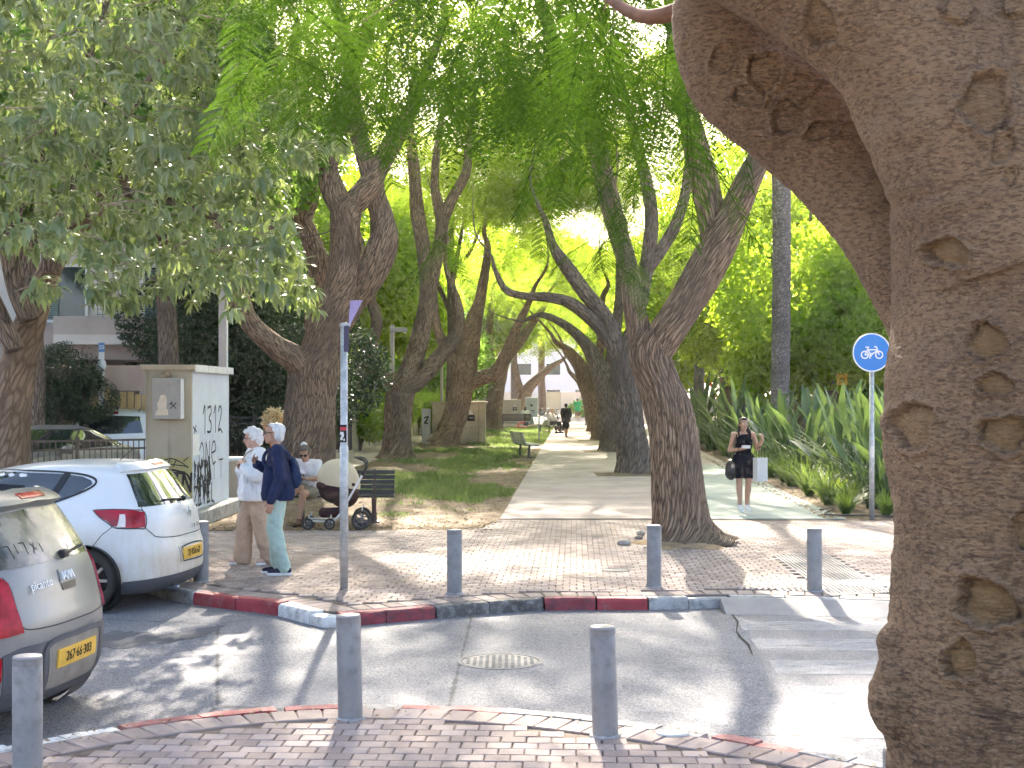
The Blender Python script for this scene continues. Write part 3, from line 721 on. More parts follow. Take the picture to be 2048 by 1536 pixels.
boulevard_tree('nearest right hand tree standing in the pavers with forked limbs', (1365, 1088), 19.1, [
    [(1372, 1098, 150), (1368, 1078, 124), (1362, 1040, 104), (1356, 960, 98), (1349, 890, 94), (1338, 825, 90), (1318, 770, 84), (1302, 725, 84), (1296, 690, 80), (1290, 660, 62)],
    [(1292, 705, 62), (1276, 655, 48), (1266, 600, 42), (1258, 540, 40, .4), (1238, 470, 40, .8), (1216, 390, 40, 1.2), (1196, 300, 40, 1.6), (1172, 230, 36, 2), (1120, 120, 28, 2.5), (1060, -60, 20, 3)],
    [(1300, 715, 70), (1330, 668, 72), (1368, 612, 72), (1408, 545, 74), (1440, 482, 68), (1470, 420, 58), (1500, 352, 50), (1526, 298, 44), (1562, 200, 38), (1600, 80, 30), (1620, -80, 22)],
    [(1436, 490, 58, .05), (1424, 430, 54, .15), (1408, 360, 55, .3), (1392, 295, 50, .4), (1372, 210, 42, .5), (1350, 80, 32, .6), (1340, -80, 22, .6)]],
    [(.6, 1.6, 10.4, 2.2, (.85, .9, .75), 2)], barkmat('near_bark', (.065, .043, .032), (.45, .32, .22), 27, 2.8, .05, (.21, .165, .13)), 110, GR, .035)
boulevard_tree('second right row tree with dark arms arching left over the path', (1268, 947), 36.2, [
    [(1274, 955, 96), (1270, 935, 74), (1263, 880, 60), (1256, 810, 54), (1248, 750, 56), (1246, 705, 50)],
    [(1250, 740, 40), (1228, 690, 34), (1188, 642, 28), (1140, 606, 24), (1092, 594, 20), (1050, 592, 16), (1012, 580, 14), (990, 540, 9)],
    [(1246, 725, 38), (1214, 640, 32), (1168, 582, 30), (1132, 532, 28), (1106, 492, 19), (1090, 440, 12)],
    [(1250, 720, 40), (1272, 640, 32), (1292, 540, 29), (1303, 450, 27), (1298, 390, 26), (1284, 330, 24), (1262, 240, 18), (1230, 120, 12)],
    [(1290, 545, 26), (1335, 480, 24), (1362, 420, 22), (1376, 350, 20), (1385, 240, 14)]],
    [(0, 1, 11.5, 5.1, (1, 1, .95), 1), (-2.6, 14, 10.6, 2.1, (.8, .8, .8), 2)], M_BARK2, 56, GR)
boulevard_tree('third right row tree, dark and hidden behind the second', (1222, 902), 50.0, [
    [(1226, 907, 66), (1223, 888, 48), (1218, 830, 42), (1208, 775, 40), (1194, 728, 34), (1168, 684, 24), (1130, 650, 17), (1085, 630, 12), (1050, 640, 8)],
    [(1214, 775, 30), (1228, 690, 24), (1238, 600, 18), (1240, 480, 12)]],
    [(.5, 0, 11.4, .9, (1, 1, .9), 2), (-3, 8, 11.5, 3.9, (.8, .8, .8), 0)], M_BARK2, 36, GR, .09)
boulevard_tree('fourth right row tree with reddish flank and arm over the path', (1200, 880), 62.5, [
    [(1202, 884, 46), (1200, 866, 36), (1194, 815, 33), (1180, 768, 33), (1166, 738, 26), (1142, 704, 16), (1112, 684, 10)],
    [(1186, 775, 22), (1200, 700, 18), (1205, 600, 12)]],
    [(.5, 0, 9.8, 2.7, (1, 1, .9), 0)], M_BARK, 30, GR, .1)
boulevard_tree('fifth right row tree, a thin sliver left of the fourth', (1188, 864), 76.0, [
    [(1190, 868, 36), (1187, 850, 28), (1180, 800, 25), (1166, 760, 22), (1150, 730, 14), (1130, 705, 8)]],
    [(.5, 0, 9.0, 3.9, (1, 1, .9), 1)], M_BARK, 24, GR, .15)
boulevard_tree('sixth and smallest right row tree at the end of the path', (1182, 852), 92.0, [
    [(1184, 855, 26), (1181, 838, 21), (1174, 800, 19), (1160, 765, 14), (1140, 745, 8)]], [(.5, 0, 8.6, 5.9, (1, 1, .9), 2)], M_BARK, 20, GR, .15)

# ---- the big fig at the right edge
def fig_material():
    s = N('fig_bark'); ob = s.tc(); at = s.n('ShaderNodeAttribute'); at.attribute_name = 'scar'
    w1 = s.noise(s.mapping(ob, (9, 9, 34)), 1.0, 5, .65, .6); w2 = s.noise(s.mapping(ob, (40, 40, 120)), 1.0, 4, .6, .4)
    big = s.noise(ob, 2.2, 4)
    c = s.mix(s.ramp(big, [(.35, 0.), (.68, 1.)]), (.170, .106, .062), (.270, .175, .102))
    c = s.mix(s.ramp(s.noise(ob, 5.5, 4, .6), [(.5, 0.), (.75, .4)]), c, (.16, .108, .076))
    c = s.mix(s.ramp(w2, [(.49, 0.), (.58, .62)]), c, (.060, .036, .024)); c = s.mix(s.ramp(s.noise(s.mapping(ob, (55, 55, 90)), 1.0, 5, .7), [(.54, 0.), (.64, .5)]), c, (.36, .25, .16))
    sx = s.n('ShaderNodeSeparateXYZ'); s.l(ob, sx.inputs[0])
    low = s.ramp(sx.outputs[2], [(.30, 1.), (.60, 0.)])    # cracked bark only on the lower trunk
    mr = s.n('ShaderNodeMapRange'); mr.inputs[1].default_value = 0.6; mr.inputs[2].default_value = 2.2; mr.inputs[3].default_value = 1; mr.inputs[4].default_value = 0; s.l(sx.outputs[2], mr.inputs[0])
    crk = s.noise(s.mapping(ob, (7, 7, 26)), 1.0, 7, .72, 1.2); ck = s.math('MULTIPLY', s.ramp(crk, [(.54, 0.), (.64, 1.)]), mr.outputs[0])
    c = s.mix(s.math('MULTIPLY', ck, .9), c, (.050, .032, .024))
    pal = s.noise(s.mapping(ob, (3, 3, 5)), 1.0, 4); c = s.mix(s.ramp(pal, [(.64, 0.), (.74, .4)]), c, (.26, .20, .155))
    c = s.mix(s.math('MULTIPLY', at.outputs['Fac'], s.ramp(s.noise(ob, 18, 5, .7), [(.3, .3), (.6, .85)])), c, (.25, .155, .070))
    a2 = s.n('ShaderNodeAttribute'); a2.attribute_name = 'groove'; c = s.mix(s.math('MULTIPLY', a2.outputs['Fac'], s.ramp(s.noise(ob, 22, 5, .75), [(.30, .25), (.58, .95)])), c, (.040, .025, .018))
    n1 = s.bump(w1, .45, .03); n2 = s.bump(w2, 1.0, .016, n1); n3 = s.bump(s.math('SUBTRACT', 1.0, ck), .7, .012, n2)
    return s.done(c, .78, n3, .25)
def fig_tree():
    b = P(2070, 2022, 4.6); root = empty('fig_tree', (b.x, b.y, 0), 0, 'huge smooth brown fig trunk with oval scars filling the right edge', 'tree')
    mb = MB()
    def t(pts, Y, n=40, seg=44):
        c = []
        for q in pts:
            yy = Y + (q[3] if len(q) > 3 else 0); p = P(q[0], q[1], yy); c.append((p.x, p.y, p.z, q[2] / 2 / F * yy))
        a = spline(c, n); mb.tube(a[:, :3], a[:, 3], seg)
    t([(2080, 2060, 760), (2075, 1850, 640), (2066, 1650, 580), (2060, 1536, 560), (2052, 1400, 545), (2052, 1250, 535), (2060, 1100, 528), (2062, 980, 545), (2058, 880, 568), (2060, 780, 566), (2064, 680, 550), (2064, 560, 545), (2062, 430, 545), (2068, 320, 545), (2085, 200, 520), (2110, 0, 480), (2140, -250, 440), (2150, -600, 380)], 4.6, 70)
    t([(2040, 520, 440), (1985, 370, 400), (1930, 260, 375), (1818, 75, 340), (1672, -45, 320), (1512, -128, 300), (1350, -220, 270), (1100, -360, 230), (700, -600, 180)], 4.5, 50)
    t([(1945, 760, 190, .1), (1900, 690, 200, .1), (1852, 590, 205, .15), (1802, 490, 205, .2), (1745, 400, 212, .25), (1660, 302, 222, .3), (1570, 215, 230, .3), (1482, 140, 225, .3), (1440, 55, 190, .25), (1440, -80, 170, .2), (1450, -300, 150, 0)], 4.85, 50)
    for (px, py, rx, ry, dy) in ((1812, 1292, 60, 58, .0), (1822, 1400, 84, 95, .0), (1806, 1352, 55, 60, -.02), (1838, 1470, 70, 70, 0), (1820, 850, 52, 60, .0), (1410, 135, 48, 60, 5.15 - 4.6), (1455, 95, 60, 55, .5), (1530, 150, 40, 44, .42), (1505, 205, 45, 40, .45), (1420, 60, 50, 60, .5)):
        p = P(px, py, 4.6 + dy); k = (4.6 + dy) / F; mb.ell(p, (rx * k, rx * k * 1.1, ry * k))
    o = remesh(mb, 'trunk', fig_material(), None, .0068, 5, .5); wpar(o, root)
    me = o.data; n = len(me.vertices); co = np.empty(n * 3, np.float32); me.vertices.foreach_get('co', co); co = co.reshape(n, 3).astype(float)
    no = np.empty(n * 3, np.float32); me.vertices.foreach_get('normal', no); no = no.reshape(n, 3)
    px = 1024 + co[:, 0] / co[:, 1] * F; py = 788 - (co[:, 2] - CAMZ) / co[:, 1] * F
    face = (np.sum(no * (co - np.array((0, 0, CAMZ))), 1) < 0)
    d = np.zeros(n); sc = np.zeros(n); gr = np.zeros(n)
    scars = [(1972, 207, 50, 62, 0, .4, .022), (2006, 292, 24, 38, 10, .3, .012), (2022, 352, 13, 24, 15, .2, .01), (1897, 506, 48, 28, 8, .8, .02), (1640, 48, 32, 50, -10, .25, .012), (1974, 684, 42, 37, 5, .8, .018), (1992, 770, 40, 22, 6, .8, .016),
             (1826, 852, 44, 48, 0, .7, .018), (2008, 868, 52, 36, 0, .8, .02), (1975, 1208, 66, 46, 22, .9, .028), (1922, 1322, 34, 40, 0, .9, .02), (2046, 1060, 22, 40, 0, .5, .015),
             (1578, 236, 36, 36, 0, .0, .014), (1640, 262, 34, 18, -20, 0, .012), (1530, 145, 34, 40, 0, 0, .012), (1500, 190, 34, 26, 0, 0, .012), (1445, 120, 24, 30, 0, 0, .012), (1590, 190, 60, 20, -30, 0, -.006), (1915, 20, 30, 26, 0, .1, -.012), (2030, 10, 24, 26, 0, .1, -.012)]
    for (cx, cy, rx, ry, rot, colr, dep) in scars:
        a = R(rot); dx, dy = px - cx, py - cy; u = (dx * math.cos(a) + dy * math.sin(a)) / rx; v = (-dx * math.sin(a) + dy * math.cos(a)) / ry
        th = np.arctan2(v, u); rr = np.hypot(u, v) / (1 + .10 * np.sin(3 * th + cx) + .06 * np.sin(5 * th + cy) + .035 * np.sin(11 * th + cx) + .025 * np.sin(17 * th)); ok = face & (rr < 1.6)
        ins = np.clip((1.0 - rr) / .22, 0, 1); rim = np.exp(-((rr - 1.12) / .15) ** 2); grv = np.exp(-((rr - .90) / .075) ** 2) * (.55 + .45 * np.sin(2 * th + cy))
        cen = np.exp(-(rr / .55) ** 2)
        d[ok] += 1.25 * (-dep * ins + dep * .6 * rim - dep * .8 * grv + dep * .6 * cen)[ok]; sc[ok] = np.maximum(sc[ok], (ins * colr)[ok]); gr[ok] = np.maximum(gr[ok], (grv * .9)[ok])
    # folds under the upper limb and horizontal creases
    for (cx, cy, L, wv, amp) in ((1760, 262, 90, 22, .010), (1790, 385, 80, 16, .008), (1870, 420, 120, 15, .006), (1850, 395, 110, 12, -.006), (1880, 445, 130, 12, -.004), (1800, 245, 70, 14, -.010), (1845, 230, 60, 16, .006), (1820, 300, 70, 12, -.007)):
        q = np.exp(-((px - cx) / L) ** 2 - ((py - cy + .35 * (px - cx) - .0006 * (px - cx) ** 2) / wv) ** 2); d += np.where(face, amp * q, 0)
    for i in range(n):
        p = co[i]; v = Vector((p[0] * 5, p[1] * 5, p[2] * 9)); d[i] += .006 * mnoise.noise(v) + .004 * mnoise.noise(Vector((p[0] * 14, p[1] * 14, p[2] * 40)))
        if p[2] < 1.7: d[i] -= .011 * max(0, mnoise.noise(Vector((p[0] * 8, p[1] * 8, p[2] * 26))) - .12) * min(1, (1.7 - p[2]) * 1.6)
    co += no * d[:, None]; me.vertices.foreach_set('co', co.astype(np.float32).ravel())
    for nm, arr in (('scar', sc), ('groove', gr)):
        at = me.attributes.new(nm, 'FLOAT', 'POINT'); at.data.foreach_set('value', arr.astype(np.float32))
    me.update(); return root
FIG = fig_tree()

# ---- near feathery fronds hanging into the top of the picture
def frond_mesh(seed, L=.55, np_=13):
    g = np.random.default_rng(seed); Q = []; mb = MB()
    pts = []
    for i in range(9):
        t = i / 8; pts.append((L * t, 0, -L * .28 * t * t))
    mb.tube(pts, [.0035 * (1 - .6 * i / 8) for i in range(9)], 4)
    for j in range(np_):
        t = .14 + .86 * j / np_
        o = np.array((L * t, 0, -L * .28 * t * t)); l = .17 * (1 - .75 * abs(t - .42)) * g.uniform(.9, 1.1)
        for sg in (-1, 1):
            dr = np.array((.42 + .25 * t, sg * 1.0, -.22 + g.normal() * .08)); dr /= np.linalg.norm(dr)
            n = 15
            for k in range(n):
                s_ = (k + .6) / n; q = o + dr * l * s_ - np.array((0, 0, l * .22 * s_ * s_)); ll = .017 * (1 - .5 * s_ ** 3); wd = .0042
                ax = np.cross(dr, np.array((0, 0, 1.))); ax /= np.linalg.norm(ax)
                for s2 in (-1, 1):
                    d2 = ax * s2 * .9 + dr * .45; d2 /= np.linalg.norm(d2); w2 = np.cross(d2, np.array((0, 0, 1.))) * wd
                    Q.append((q, q + d2 * ll * .5 + w2, q + d2 * ll, q + d2 * ll * .5 - w2))
    b = len(mb.v)
    for q in Q: mb.add(q, [(0, 1, 2, 3)])
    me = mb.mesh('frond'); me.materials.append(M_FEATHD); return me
FRONDS = [frond_mesh(40 + i, .5 + .06 * i, 12 + i % 2) for i in range(4)]
def overhead():
    root = empty('overhanging_tree', (1.2, 4.0, 3.9), 0, 'feathery green fronds hanging down across the top of the picture', 'tree')
    mb = MB(); mbs = []
    br = [[P(1560, -160, 6.2), P(1440, -30, 6.1), P(1330, 30, 6.2), P(1255, 22, 6.4), P(1180, -40, 6.7), P(1050, -160, 7)],
          [P(1500, -220, 8), P(1250, -90, 9), P(950, -60, 10), P(620, -60, 11), P(400, -120, 12)],
          [P(1400, -260, 11), P(1240, -60, 12), P(1180, 120, 12.6), P(1140, 260, 13), P(1120, 330, 13.2)],
          [P(1280, -200, 10), P(1230, 0, 10.5), P(1225, 180, 11), P(1235, 330, 11.4), P(1225, 420, 11.5)],
          [P(1100, -160, 8), P(860, -40, 8.4), P(700, 60, 8.6)], [P(900, -200, 12), P(840, 0, 12.6), P(800, 160, 13)]]
    for i, b in enumerate(br):
        a = spline(b, 16); r0 = (.05, .03, .012, .010, .014, .012)[i]
        o = MB().tube(a, np.linspace(r0, r0 * .3, 16), 8).obj('branch', M_BARK if i else mat('red_bark', (.20, .10, .06), .8, .3, 8, .6, 60), None, True); wpar(o, root)
    reg = [((480, 1420), (-70, 150), (6.0, 10), 150), ((560, 800), (20, 260), (8, 13), 34), ((800, 1180), (100, 250), (8, 13), 34), ((1090, 1290), (80, 400), (9, 13), 46), ((1290, 1440), (60, 290), (6.5, 9), 18), ((1175, 1300), (400, 560), (11, 14), 9), ((850, 940), (480, 560), (13, 16), 5)]
    n = 0
    for (xr, yr, zr, k) in reg:
        for _ in range(k):
            Y = random.uniform(*zr); p = P(random.uniform(*xr), random.uniform(*yr) - 30, Y)
            o = bpy.data.objects.new('frond', FRONDS[random.randrange(4)]); link(o); s_ = random.uniform(.75, 1.15); o.scale = (s_, s_, s_)
            o.location = p; o.rotation_euler = (random.uniform(-.5, .5), random.uniform(.15, 1.1), random.uniform(0, 6.28)); wpar(o, root); n += 1
overhead()
def frond_mass():
    root = [o for o in bpy.data.objects if o.name.startswith('overhanging_tree')][0]
    for (px, py, Y, rd, n, s_) in ((980, 40, 15, (3.0, 3.0, 1.2), 1150, 61), (640, 20, 18, (2.6, 3.0, 1.2), 650, 62), (1280, 90, 17, (1.6, 2.5, 1.4), 480, 63)):
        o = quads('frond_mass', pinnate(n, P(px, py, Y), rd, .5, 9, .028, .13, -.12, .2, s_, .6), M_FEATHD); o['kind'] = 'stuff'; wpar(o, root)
frond_mass()

# ---- drooping-leaf tree, upper left
def left_tree():
    b = G(40, 1120); root = empty('drooping_leaf_tree', (-7.1, 20.2, 0), 0, 'grey green tree with drooping pointed leaves filling the upper left', 'tree')
    for i, l in enumerate([[(10, 1080, 120), (14, 900, 92), (22, 800, 80), (45, 690, 66), (72, 610, 54), (100, 540, 46), (150, 460, 40), (230, 380, 34), (320, 330, 26), (450, 300, 16)],
              [(60, 640, 44), (30, 560, 40), (20, 450, 34), (80, 320, 30), (130, 200, 24), (200, 60, 18), (230, -100, 14)],
              [(100, 545, 36), (110, 440, 30), (190, 300, 26), (280, 190, 20), (360, 60, 14), (420, -60, 9)],
              [(230, 380, 22), (330, 400, 18), (420, 430, 14), (520, 450, 9), (600, 470, 6)], [(30, 700, 40), (-40, 560, 36), (-140, 400, 28), (-260, 200, 18)]]):
        limb_mesh('trunk' if i == 0 else 'branch', l, 20.2 if i == 0 else 19.2, M_BARK2 if i else barkmat('ficus_bark', (.11, .075, .05), (.30, .21, .15), 12, 3, .02), root, 28 if i == 0 else 14, .07, .06, seed=50 + i)
    polys = [[(-420, -320), (430, -320), (470, 0), (560, 90), (590, 220), (640, 270), (700, 285), (690, 315), (570, 330), (560, 420), (600, 470), (610, 560), (560, 590), (500, 560), (450, 530), (420, 590), (350, 560), (300, 520), (260, 580), (200, 560), (140, 500), (60, 520), (-10, 490), (-420, 520)]]
    dips = [(250, 600, 30), (190, 580, 25), (420, 590, 60), (600, 600, 40), (560, 560, 50), (90, 570, 30), (480, 570, 40), (330, 560, 40), (655, 290, 45), (600, 300, 40)]
    C = []
    while len(C) < 2500:
        x, y = random.uniform(-420, 700), random.uniform(-320, 600)
        ok = inside(polys[0], x, y)
        if not ok: continue
        Y = random.uniform(14.0, 20.0); n = mnoise.noise(Vector((x * .012, y * .012, Y * .5))) + .5 * mnoise.noise(Vector((x * .03, y * .03, Y)))
        if n < -.30: continue
        C.append(P(x, y, Y))
    for (x, y, s_) in dips:
        for _ in range(7): C.append(P(random.gauss(x, s_ * .5), random.gauss(y, s_ * .35), random.uniform(14, 18)))
    B = []; D = []; U = []; L = []
    for c in C:
        ax = Vector((random.uniform(-.4, 1.0), random.uniform(-1, .6), random.uniform(-.3, .4))).normalized()
        for k in range(random.randint(9, 14)):
            a = random.uniform(0, 6.28); e = ax.orthogonal().normalized(); f = ax.cross(e)
            d = (ax * random.uniform(.1, .7) + (e * math.cos(a) + f * math.sin(a)) * .8 + Vector((0, 0, -.55))).normalized()
            B.append(c + ax * random.uniform(-.12, .10)); D.append(d); u = Vector((0, 0, 1)) + Vector((random.gauss(0, .3), random.gauss(0, .3) - .3, 0)); U.append(u); L.append(random.uniform(.13, .205))
    L = np.array(L); o = folded('crown', np.array(B), np.array(D), np.array(U), L, L * .32, M_GREY, None, .4); wpar(o, root)
    tw = MB()
    for c in C[::5]:
        d = Vector((random.uniform(-.7, .1), random.uniform(-.2, .5), random.uniform(-.1, .35))); tw.tube([c + d, c + d * .5 + Vector((0, 0, .05)), c], [.010, .007, .004], 5)
    o = tw.obj('twigs', mat('twig', (.24, .18, .13), .8, .3, 10), None); o['kind'] = 'stuff'; wpar(o, root)
left_tree()
# ================================================================ BACKGROUND TREES
BALL = {}
def ball(kind, m, seeds, n=8000, ls=.24, lw=.12, clump=-.02, ns=.45, pin=False):
    BALL[kind] = []
    for s_ in seeds:
        V = pinnate(n // 10, (0, 0, 0), (3.2, 3.2, 2.6), .6, 5, .07, .22, clump, .45, s_, ns) if pin else leafball(n, (0, 0, 0), (3.2, 3.2, 2.6), ls, lw, clump, s_, ns)
        o = quads('crown', V, m); BALL[kind].append(o.data); bpy.data.objects.remove(o)
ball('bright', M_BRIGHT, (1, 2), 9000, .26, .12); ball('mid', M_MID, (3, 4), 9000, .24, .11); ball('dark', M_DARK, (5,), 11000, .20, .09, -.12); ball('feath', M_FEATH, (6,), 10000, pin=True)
def bg_tree(label, X, Y, h, r, kind, group, lean=0.0, lobes=4, tr=.16, low=.45):
    root = empty('background_tree', (X, Y, 0), random.uniform(0, 6), label, 'tree', group)
    mb = MB(); a = spline([(0, 0, -.1), (.1, .05, h * .25), (lean * .5, .1, h * .5), (lean, 0, h * .75)], 14)
    mb.tube(a, np.linspace(tr * 1.3, tr * .5, 14), 10, True, lambda q, s_, r_: 1 + .12 * mnoise.noise(Vector((math.cos(q) * 2, math.sin(q) * 2, s_ + X)))); mb.obj('trunk', M_BARK2, root, True)
    for k in range(3):
        q = k * 2.1 + X; mb = MB(); a = spline([(lean * .4, .1, h * (.4 + .08 * k)), (lean * .5 + math.cos(q) * r * .3, math.sin(q) * r * .3, h * .6), (lean * .5 + math.cos(q) * r * .6, math.sin(q) * r * .6, h * .75)], 8)
        mb.tube(a, np.linspace(tr * .55, tr * .2, 8), 7); mb.obj('branch', M_BARK2, root, True)
    for k in range(lobes):
        q = k * 6.283 / max(1, lobes - 1) + Y; d = r * .45 if k else 0
        o = bpy.data.objects.new('crown', random.choice(BALL[kind])); link(o, root); s_ = r / 3.2 * random.uniform(.62, .8)
        zz = h * (.80 if k == 0 else random.uniform(low, .74)); o.location = (lean + d * math.cos(q), d * math.sin(q), zz); o.scale = (s_, s_, s_ * random.uniform(.85, 1.15)); o.rotation_euler = (random.uniform(-.3, .3), random.uniform(-.3, .3), random.uniform(0, 6.28))
    return root
def X_at(px, Y): return (px - 1024) / F * Y
GB = 'trees behind the boulevard'
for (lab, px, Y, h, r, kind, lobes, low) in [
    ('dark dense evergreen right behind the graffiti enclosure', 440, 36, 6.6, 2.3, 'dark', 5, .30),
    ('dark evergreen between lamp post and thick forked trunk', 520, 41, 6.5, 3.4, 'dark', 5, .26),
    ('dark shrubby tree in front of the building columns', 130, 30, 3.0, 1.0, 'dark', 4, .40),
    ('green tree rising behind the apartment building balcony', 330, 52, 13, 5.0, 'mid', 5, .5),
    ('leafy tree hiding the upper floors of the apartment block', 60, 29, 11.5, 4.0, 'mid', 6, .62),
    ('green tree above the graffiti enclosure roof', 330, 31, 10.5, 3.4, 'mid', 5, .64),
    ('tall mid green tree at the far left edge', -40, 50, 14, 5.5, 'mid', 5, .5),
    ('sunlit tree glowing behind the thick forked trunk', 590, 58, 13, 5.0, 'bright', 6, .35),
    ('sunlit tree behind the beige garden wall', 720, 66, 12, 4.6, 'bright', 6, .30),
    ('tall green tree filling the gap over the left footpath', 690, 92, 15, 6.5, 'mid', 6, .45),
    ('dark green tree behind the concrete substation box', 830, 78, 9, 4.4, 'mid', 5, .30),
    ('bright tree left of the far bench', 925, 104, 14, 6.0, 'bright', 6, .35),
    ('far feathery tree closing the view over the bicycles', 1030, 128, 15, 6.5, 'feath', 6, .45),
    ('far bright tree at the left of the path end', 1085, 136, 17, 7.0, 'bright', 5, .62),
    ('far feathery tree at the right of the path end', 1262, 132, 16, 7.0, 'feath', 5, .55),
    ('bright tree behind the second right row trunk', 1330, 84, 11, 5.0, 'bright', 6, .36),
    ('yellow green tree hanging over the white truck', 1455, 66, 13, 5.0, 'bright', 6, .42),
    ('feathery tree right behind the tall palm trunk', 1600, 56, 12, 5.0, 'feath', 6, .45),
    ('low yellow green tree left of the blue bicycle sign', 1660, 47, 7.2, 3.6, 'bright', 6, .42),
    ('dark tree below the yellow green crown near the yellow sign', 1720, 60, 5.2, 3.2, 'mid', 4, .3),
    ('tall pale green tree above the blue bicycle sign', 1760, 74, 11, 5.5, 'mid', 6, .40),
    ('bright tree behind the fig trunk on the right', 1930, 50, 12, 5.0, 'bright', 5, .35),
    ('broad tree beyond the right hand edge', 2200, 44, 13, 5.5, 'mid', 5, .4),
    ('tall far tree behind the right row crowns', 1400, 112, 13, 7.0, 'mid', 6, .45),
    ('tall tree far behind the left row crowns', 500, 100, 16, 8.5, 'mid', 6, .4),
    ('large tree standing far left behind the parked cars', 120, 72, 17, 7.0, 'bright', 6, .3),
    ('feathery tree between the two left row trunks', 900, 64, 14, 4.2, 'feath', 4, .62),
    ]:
    bg_tree(lab, X_at(px, Y), Y, h, r, kind, GB, 0, lobes, .12 + r * .03, low)
# hedge shrubs behind the beige wall
def shrub(label, px, Y, h, r, kind):
    root = empty('shrub', (X_at(px, Y), Y, 0), 0, label, 'shrub', 'shrubs behind the footpath')
    mb = MB()
    for k in range(5):
        a = k * 1.3; mb.tube([(0, 0, -.05), (.2 * math.cos(a), .2 * math.sin(a), h * .4), (.5 * r * math.cos(a), .5 * r * math.sin(a), h * .7)], [.04, .03, .015], 6)
    mb.obj('stem', M_BARK2, root)
    for k in range(3):
        o = bpy.data.objects.new('foliage', random.choice(BALL[kind])); link(o, root); s_ = r / 3.2 * (.9 if k == 0 else .65); o.location = ((k - 1) * r * .45, random.uniform(-.2, .2), h * .55); o.scale = (s_, s_, h / 5.2 * .8); o.rotation_euler = (0, 0, k * 2.)
for a in [('round dark green shrub left of the beige wall top', 690, 58, 2.4, 1.8, 'mid'), ('yellow green hedge bush above the red posts', 830, 74, 2.6, 1.7, 'bright'), ('bright bush over the middle of the beige wall', 770, 64, 2.3, 1.5, 'bright'),
          ('bright hedge bush left of the substation box', 862, 70, 2.2, 1.4, 'bright'), ('dark bush behind the mesh fence', 490, 37, 2.6, 2.0, 'dark'), ('yellow green bush under the lamp in the middle distance', 720, 50, 1.9, 1.1, 'bright')]: shrub(*a)

# ---- palms
def palm(label, px, Y, wpx, h):
    X = X_at(px, Y); root = empty('palm_tree', (X, Y, 0), 0, label, 'palm', 'palms beyond the planting bed'); r = wpx / 2 / F * Y
    mb = MB(); n = int(h / .05)
    pts = [(.10 * math.sin(i * .013), 0, -.1 + h * i / n) for i in range(n + 1)]
    def disp(a, s_, r_):
        row = s_ / .11; k = row - math.floor(row); ph = a * 9 / 2 + math.pi * (int(row) % 2) / 1
        return 1 + .10 * (1 - k) * (.4 + .6 * abs(math.sin(ph))) + .05 * mnoise.noise(Vector((math.cos(a) * 3, math.sin(a) * 3, s_ * 2)))
    mb.tube(pts, r, 40, True, disp); mb.obj('trunk', barkmat('palm_bark%d' % px, (.10, .085, .085), (.30, .255, .245), 9, 9, .02), root, True)
    Q = []
    for k in range(26):
        a = k * 2.4; el = random.uniform(-.3, 1.0); L = 2.6; d = np.array((math.cos(a) * math.cos(el), math.sin(a) * math.cos(el), math.sin(el))); sd = np.array((-math.sin(a), math.cos(a), 0))
        for j in range(26):
            t = (j + 1) / 26; o = np.array((0, 0, h)) + d * L * t - np.array((0, 0, 1.)) * L * .55 * t * t; l = .5 * math.sin(math.pi * min(.97, t * .9 + .08))
            for sg in (-1, 1):
                e = sd * sg * .8 + d * .5 - np.array((0, 0, .35)); e /= np.linalg.norm(e); w_ = d * .018
                Q.append((o, o + e * l * .5 + w_, o + e * l, o + e * l * .5 - w_))
    quads('crown', np.array(Q), M_MID, root)
palm('tall thick palm trunk rising behind the planting bed', 1556, 40, 35, 15)
palm('thin distant palm trunk right of the near tree', 1395, 78, 19, 13)

# ---- planting bed: bird-of-paradise clumps, strap-leaf tufts
M_STREL = leafmat('strelitzia', [(.05, .085, .04), (.07, .12, .055), (.105, .155, .07)], .25, .33, .5, tint=(.3, .45, .08), scale=3)
M_STRAP = leafmat('strap_leaf', [(.05, .10, .03), (.08, .15, .035), (.12, .2, .045)], .35, .4, .4, tint=(.4, .55, .08))
def strel_leaf(seed, L):
    g = random.Random(seed); mb = MB(); bend = g.uniform(.05, .45)
    f = lambda t: Vector((bend * L * t * t, 0, L * t * (1 - .25 * bend * t)))
    mb.tube([f(t) for t in (0, .2, .4, .56)], [.016, .013, .010, .007], 5)
    n = 7; vs = []; bw = g.uniform(.058, .085)
    for i in range(n + 1):
        t = .54 + .46 * i / n; p = f(t); w_ = bw * math.sin(math.pi * (.04 + .93 * (i / n) ** .8)) ** .8
        nx = Vector((1, 0, -.4)).normalized()
        vs += [p + Vector((0, -w_, 0)) + nx * w_ * .35 * -1, p, p + Vector((0, w_, 0)) - nx * w_ * .35]
    fs = []
    for i in range(n): fs += [(3 * i, 3 * i + 1, 3 * i + 4, 3 * i + 3), (3 * i + 1, 3 * i + 2, 3 * i + 5, 3 * i + 4)]
    mb.add(vs, fs); me = mb.mesh('leaf', True); me.materials.append(M_STREL); return me
SL = [strel_leaf(i, 1.5 + .12 * i) for i in range(5)]
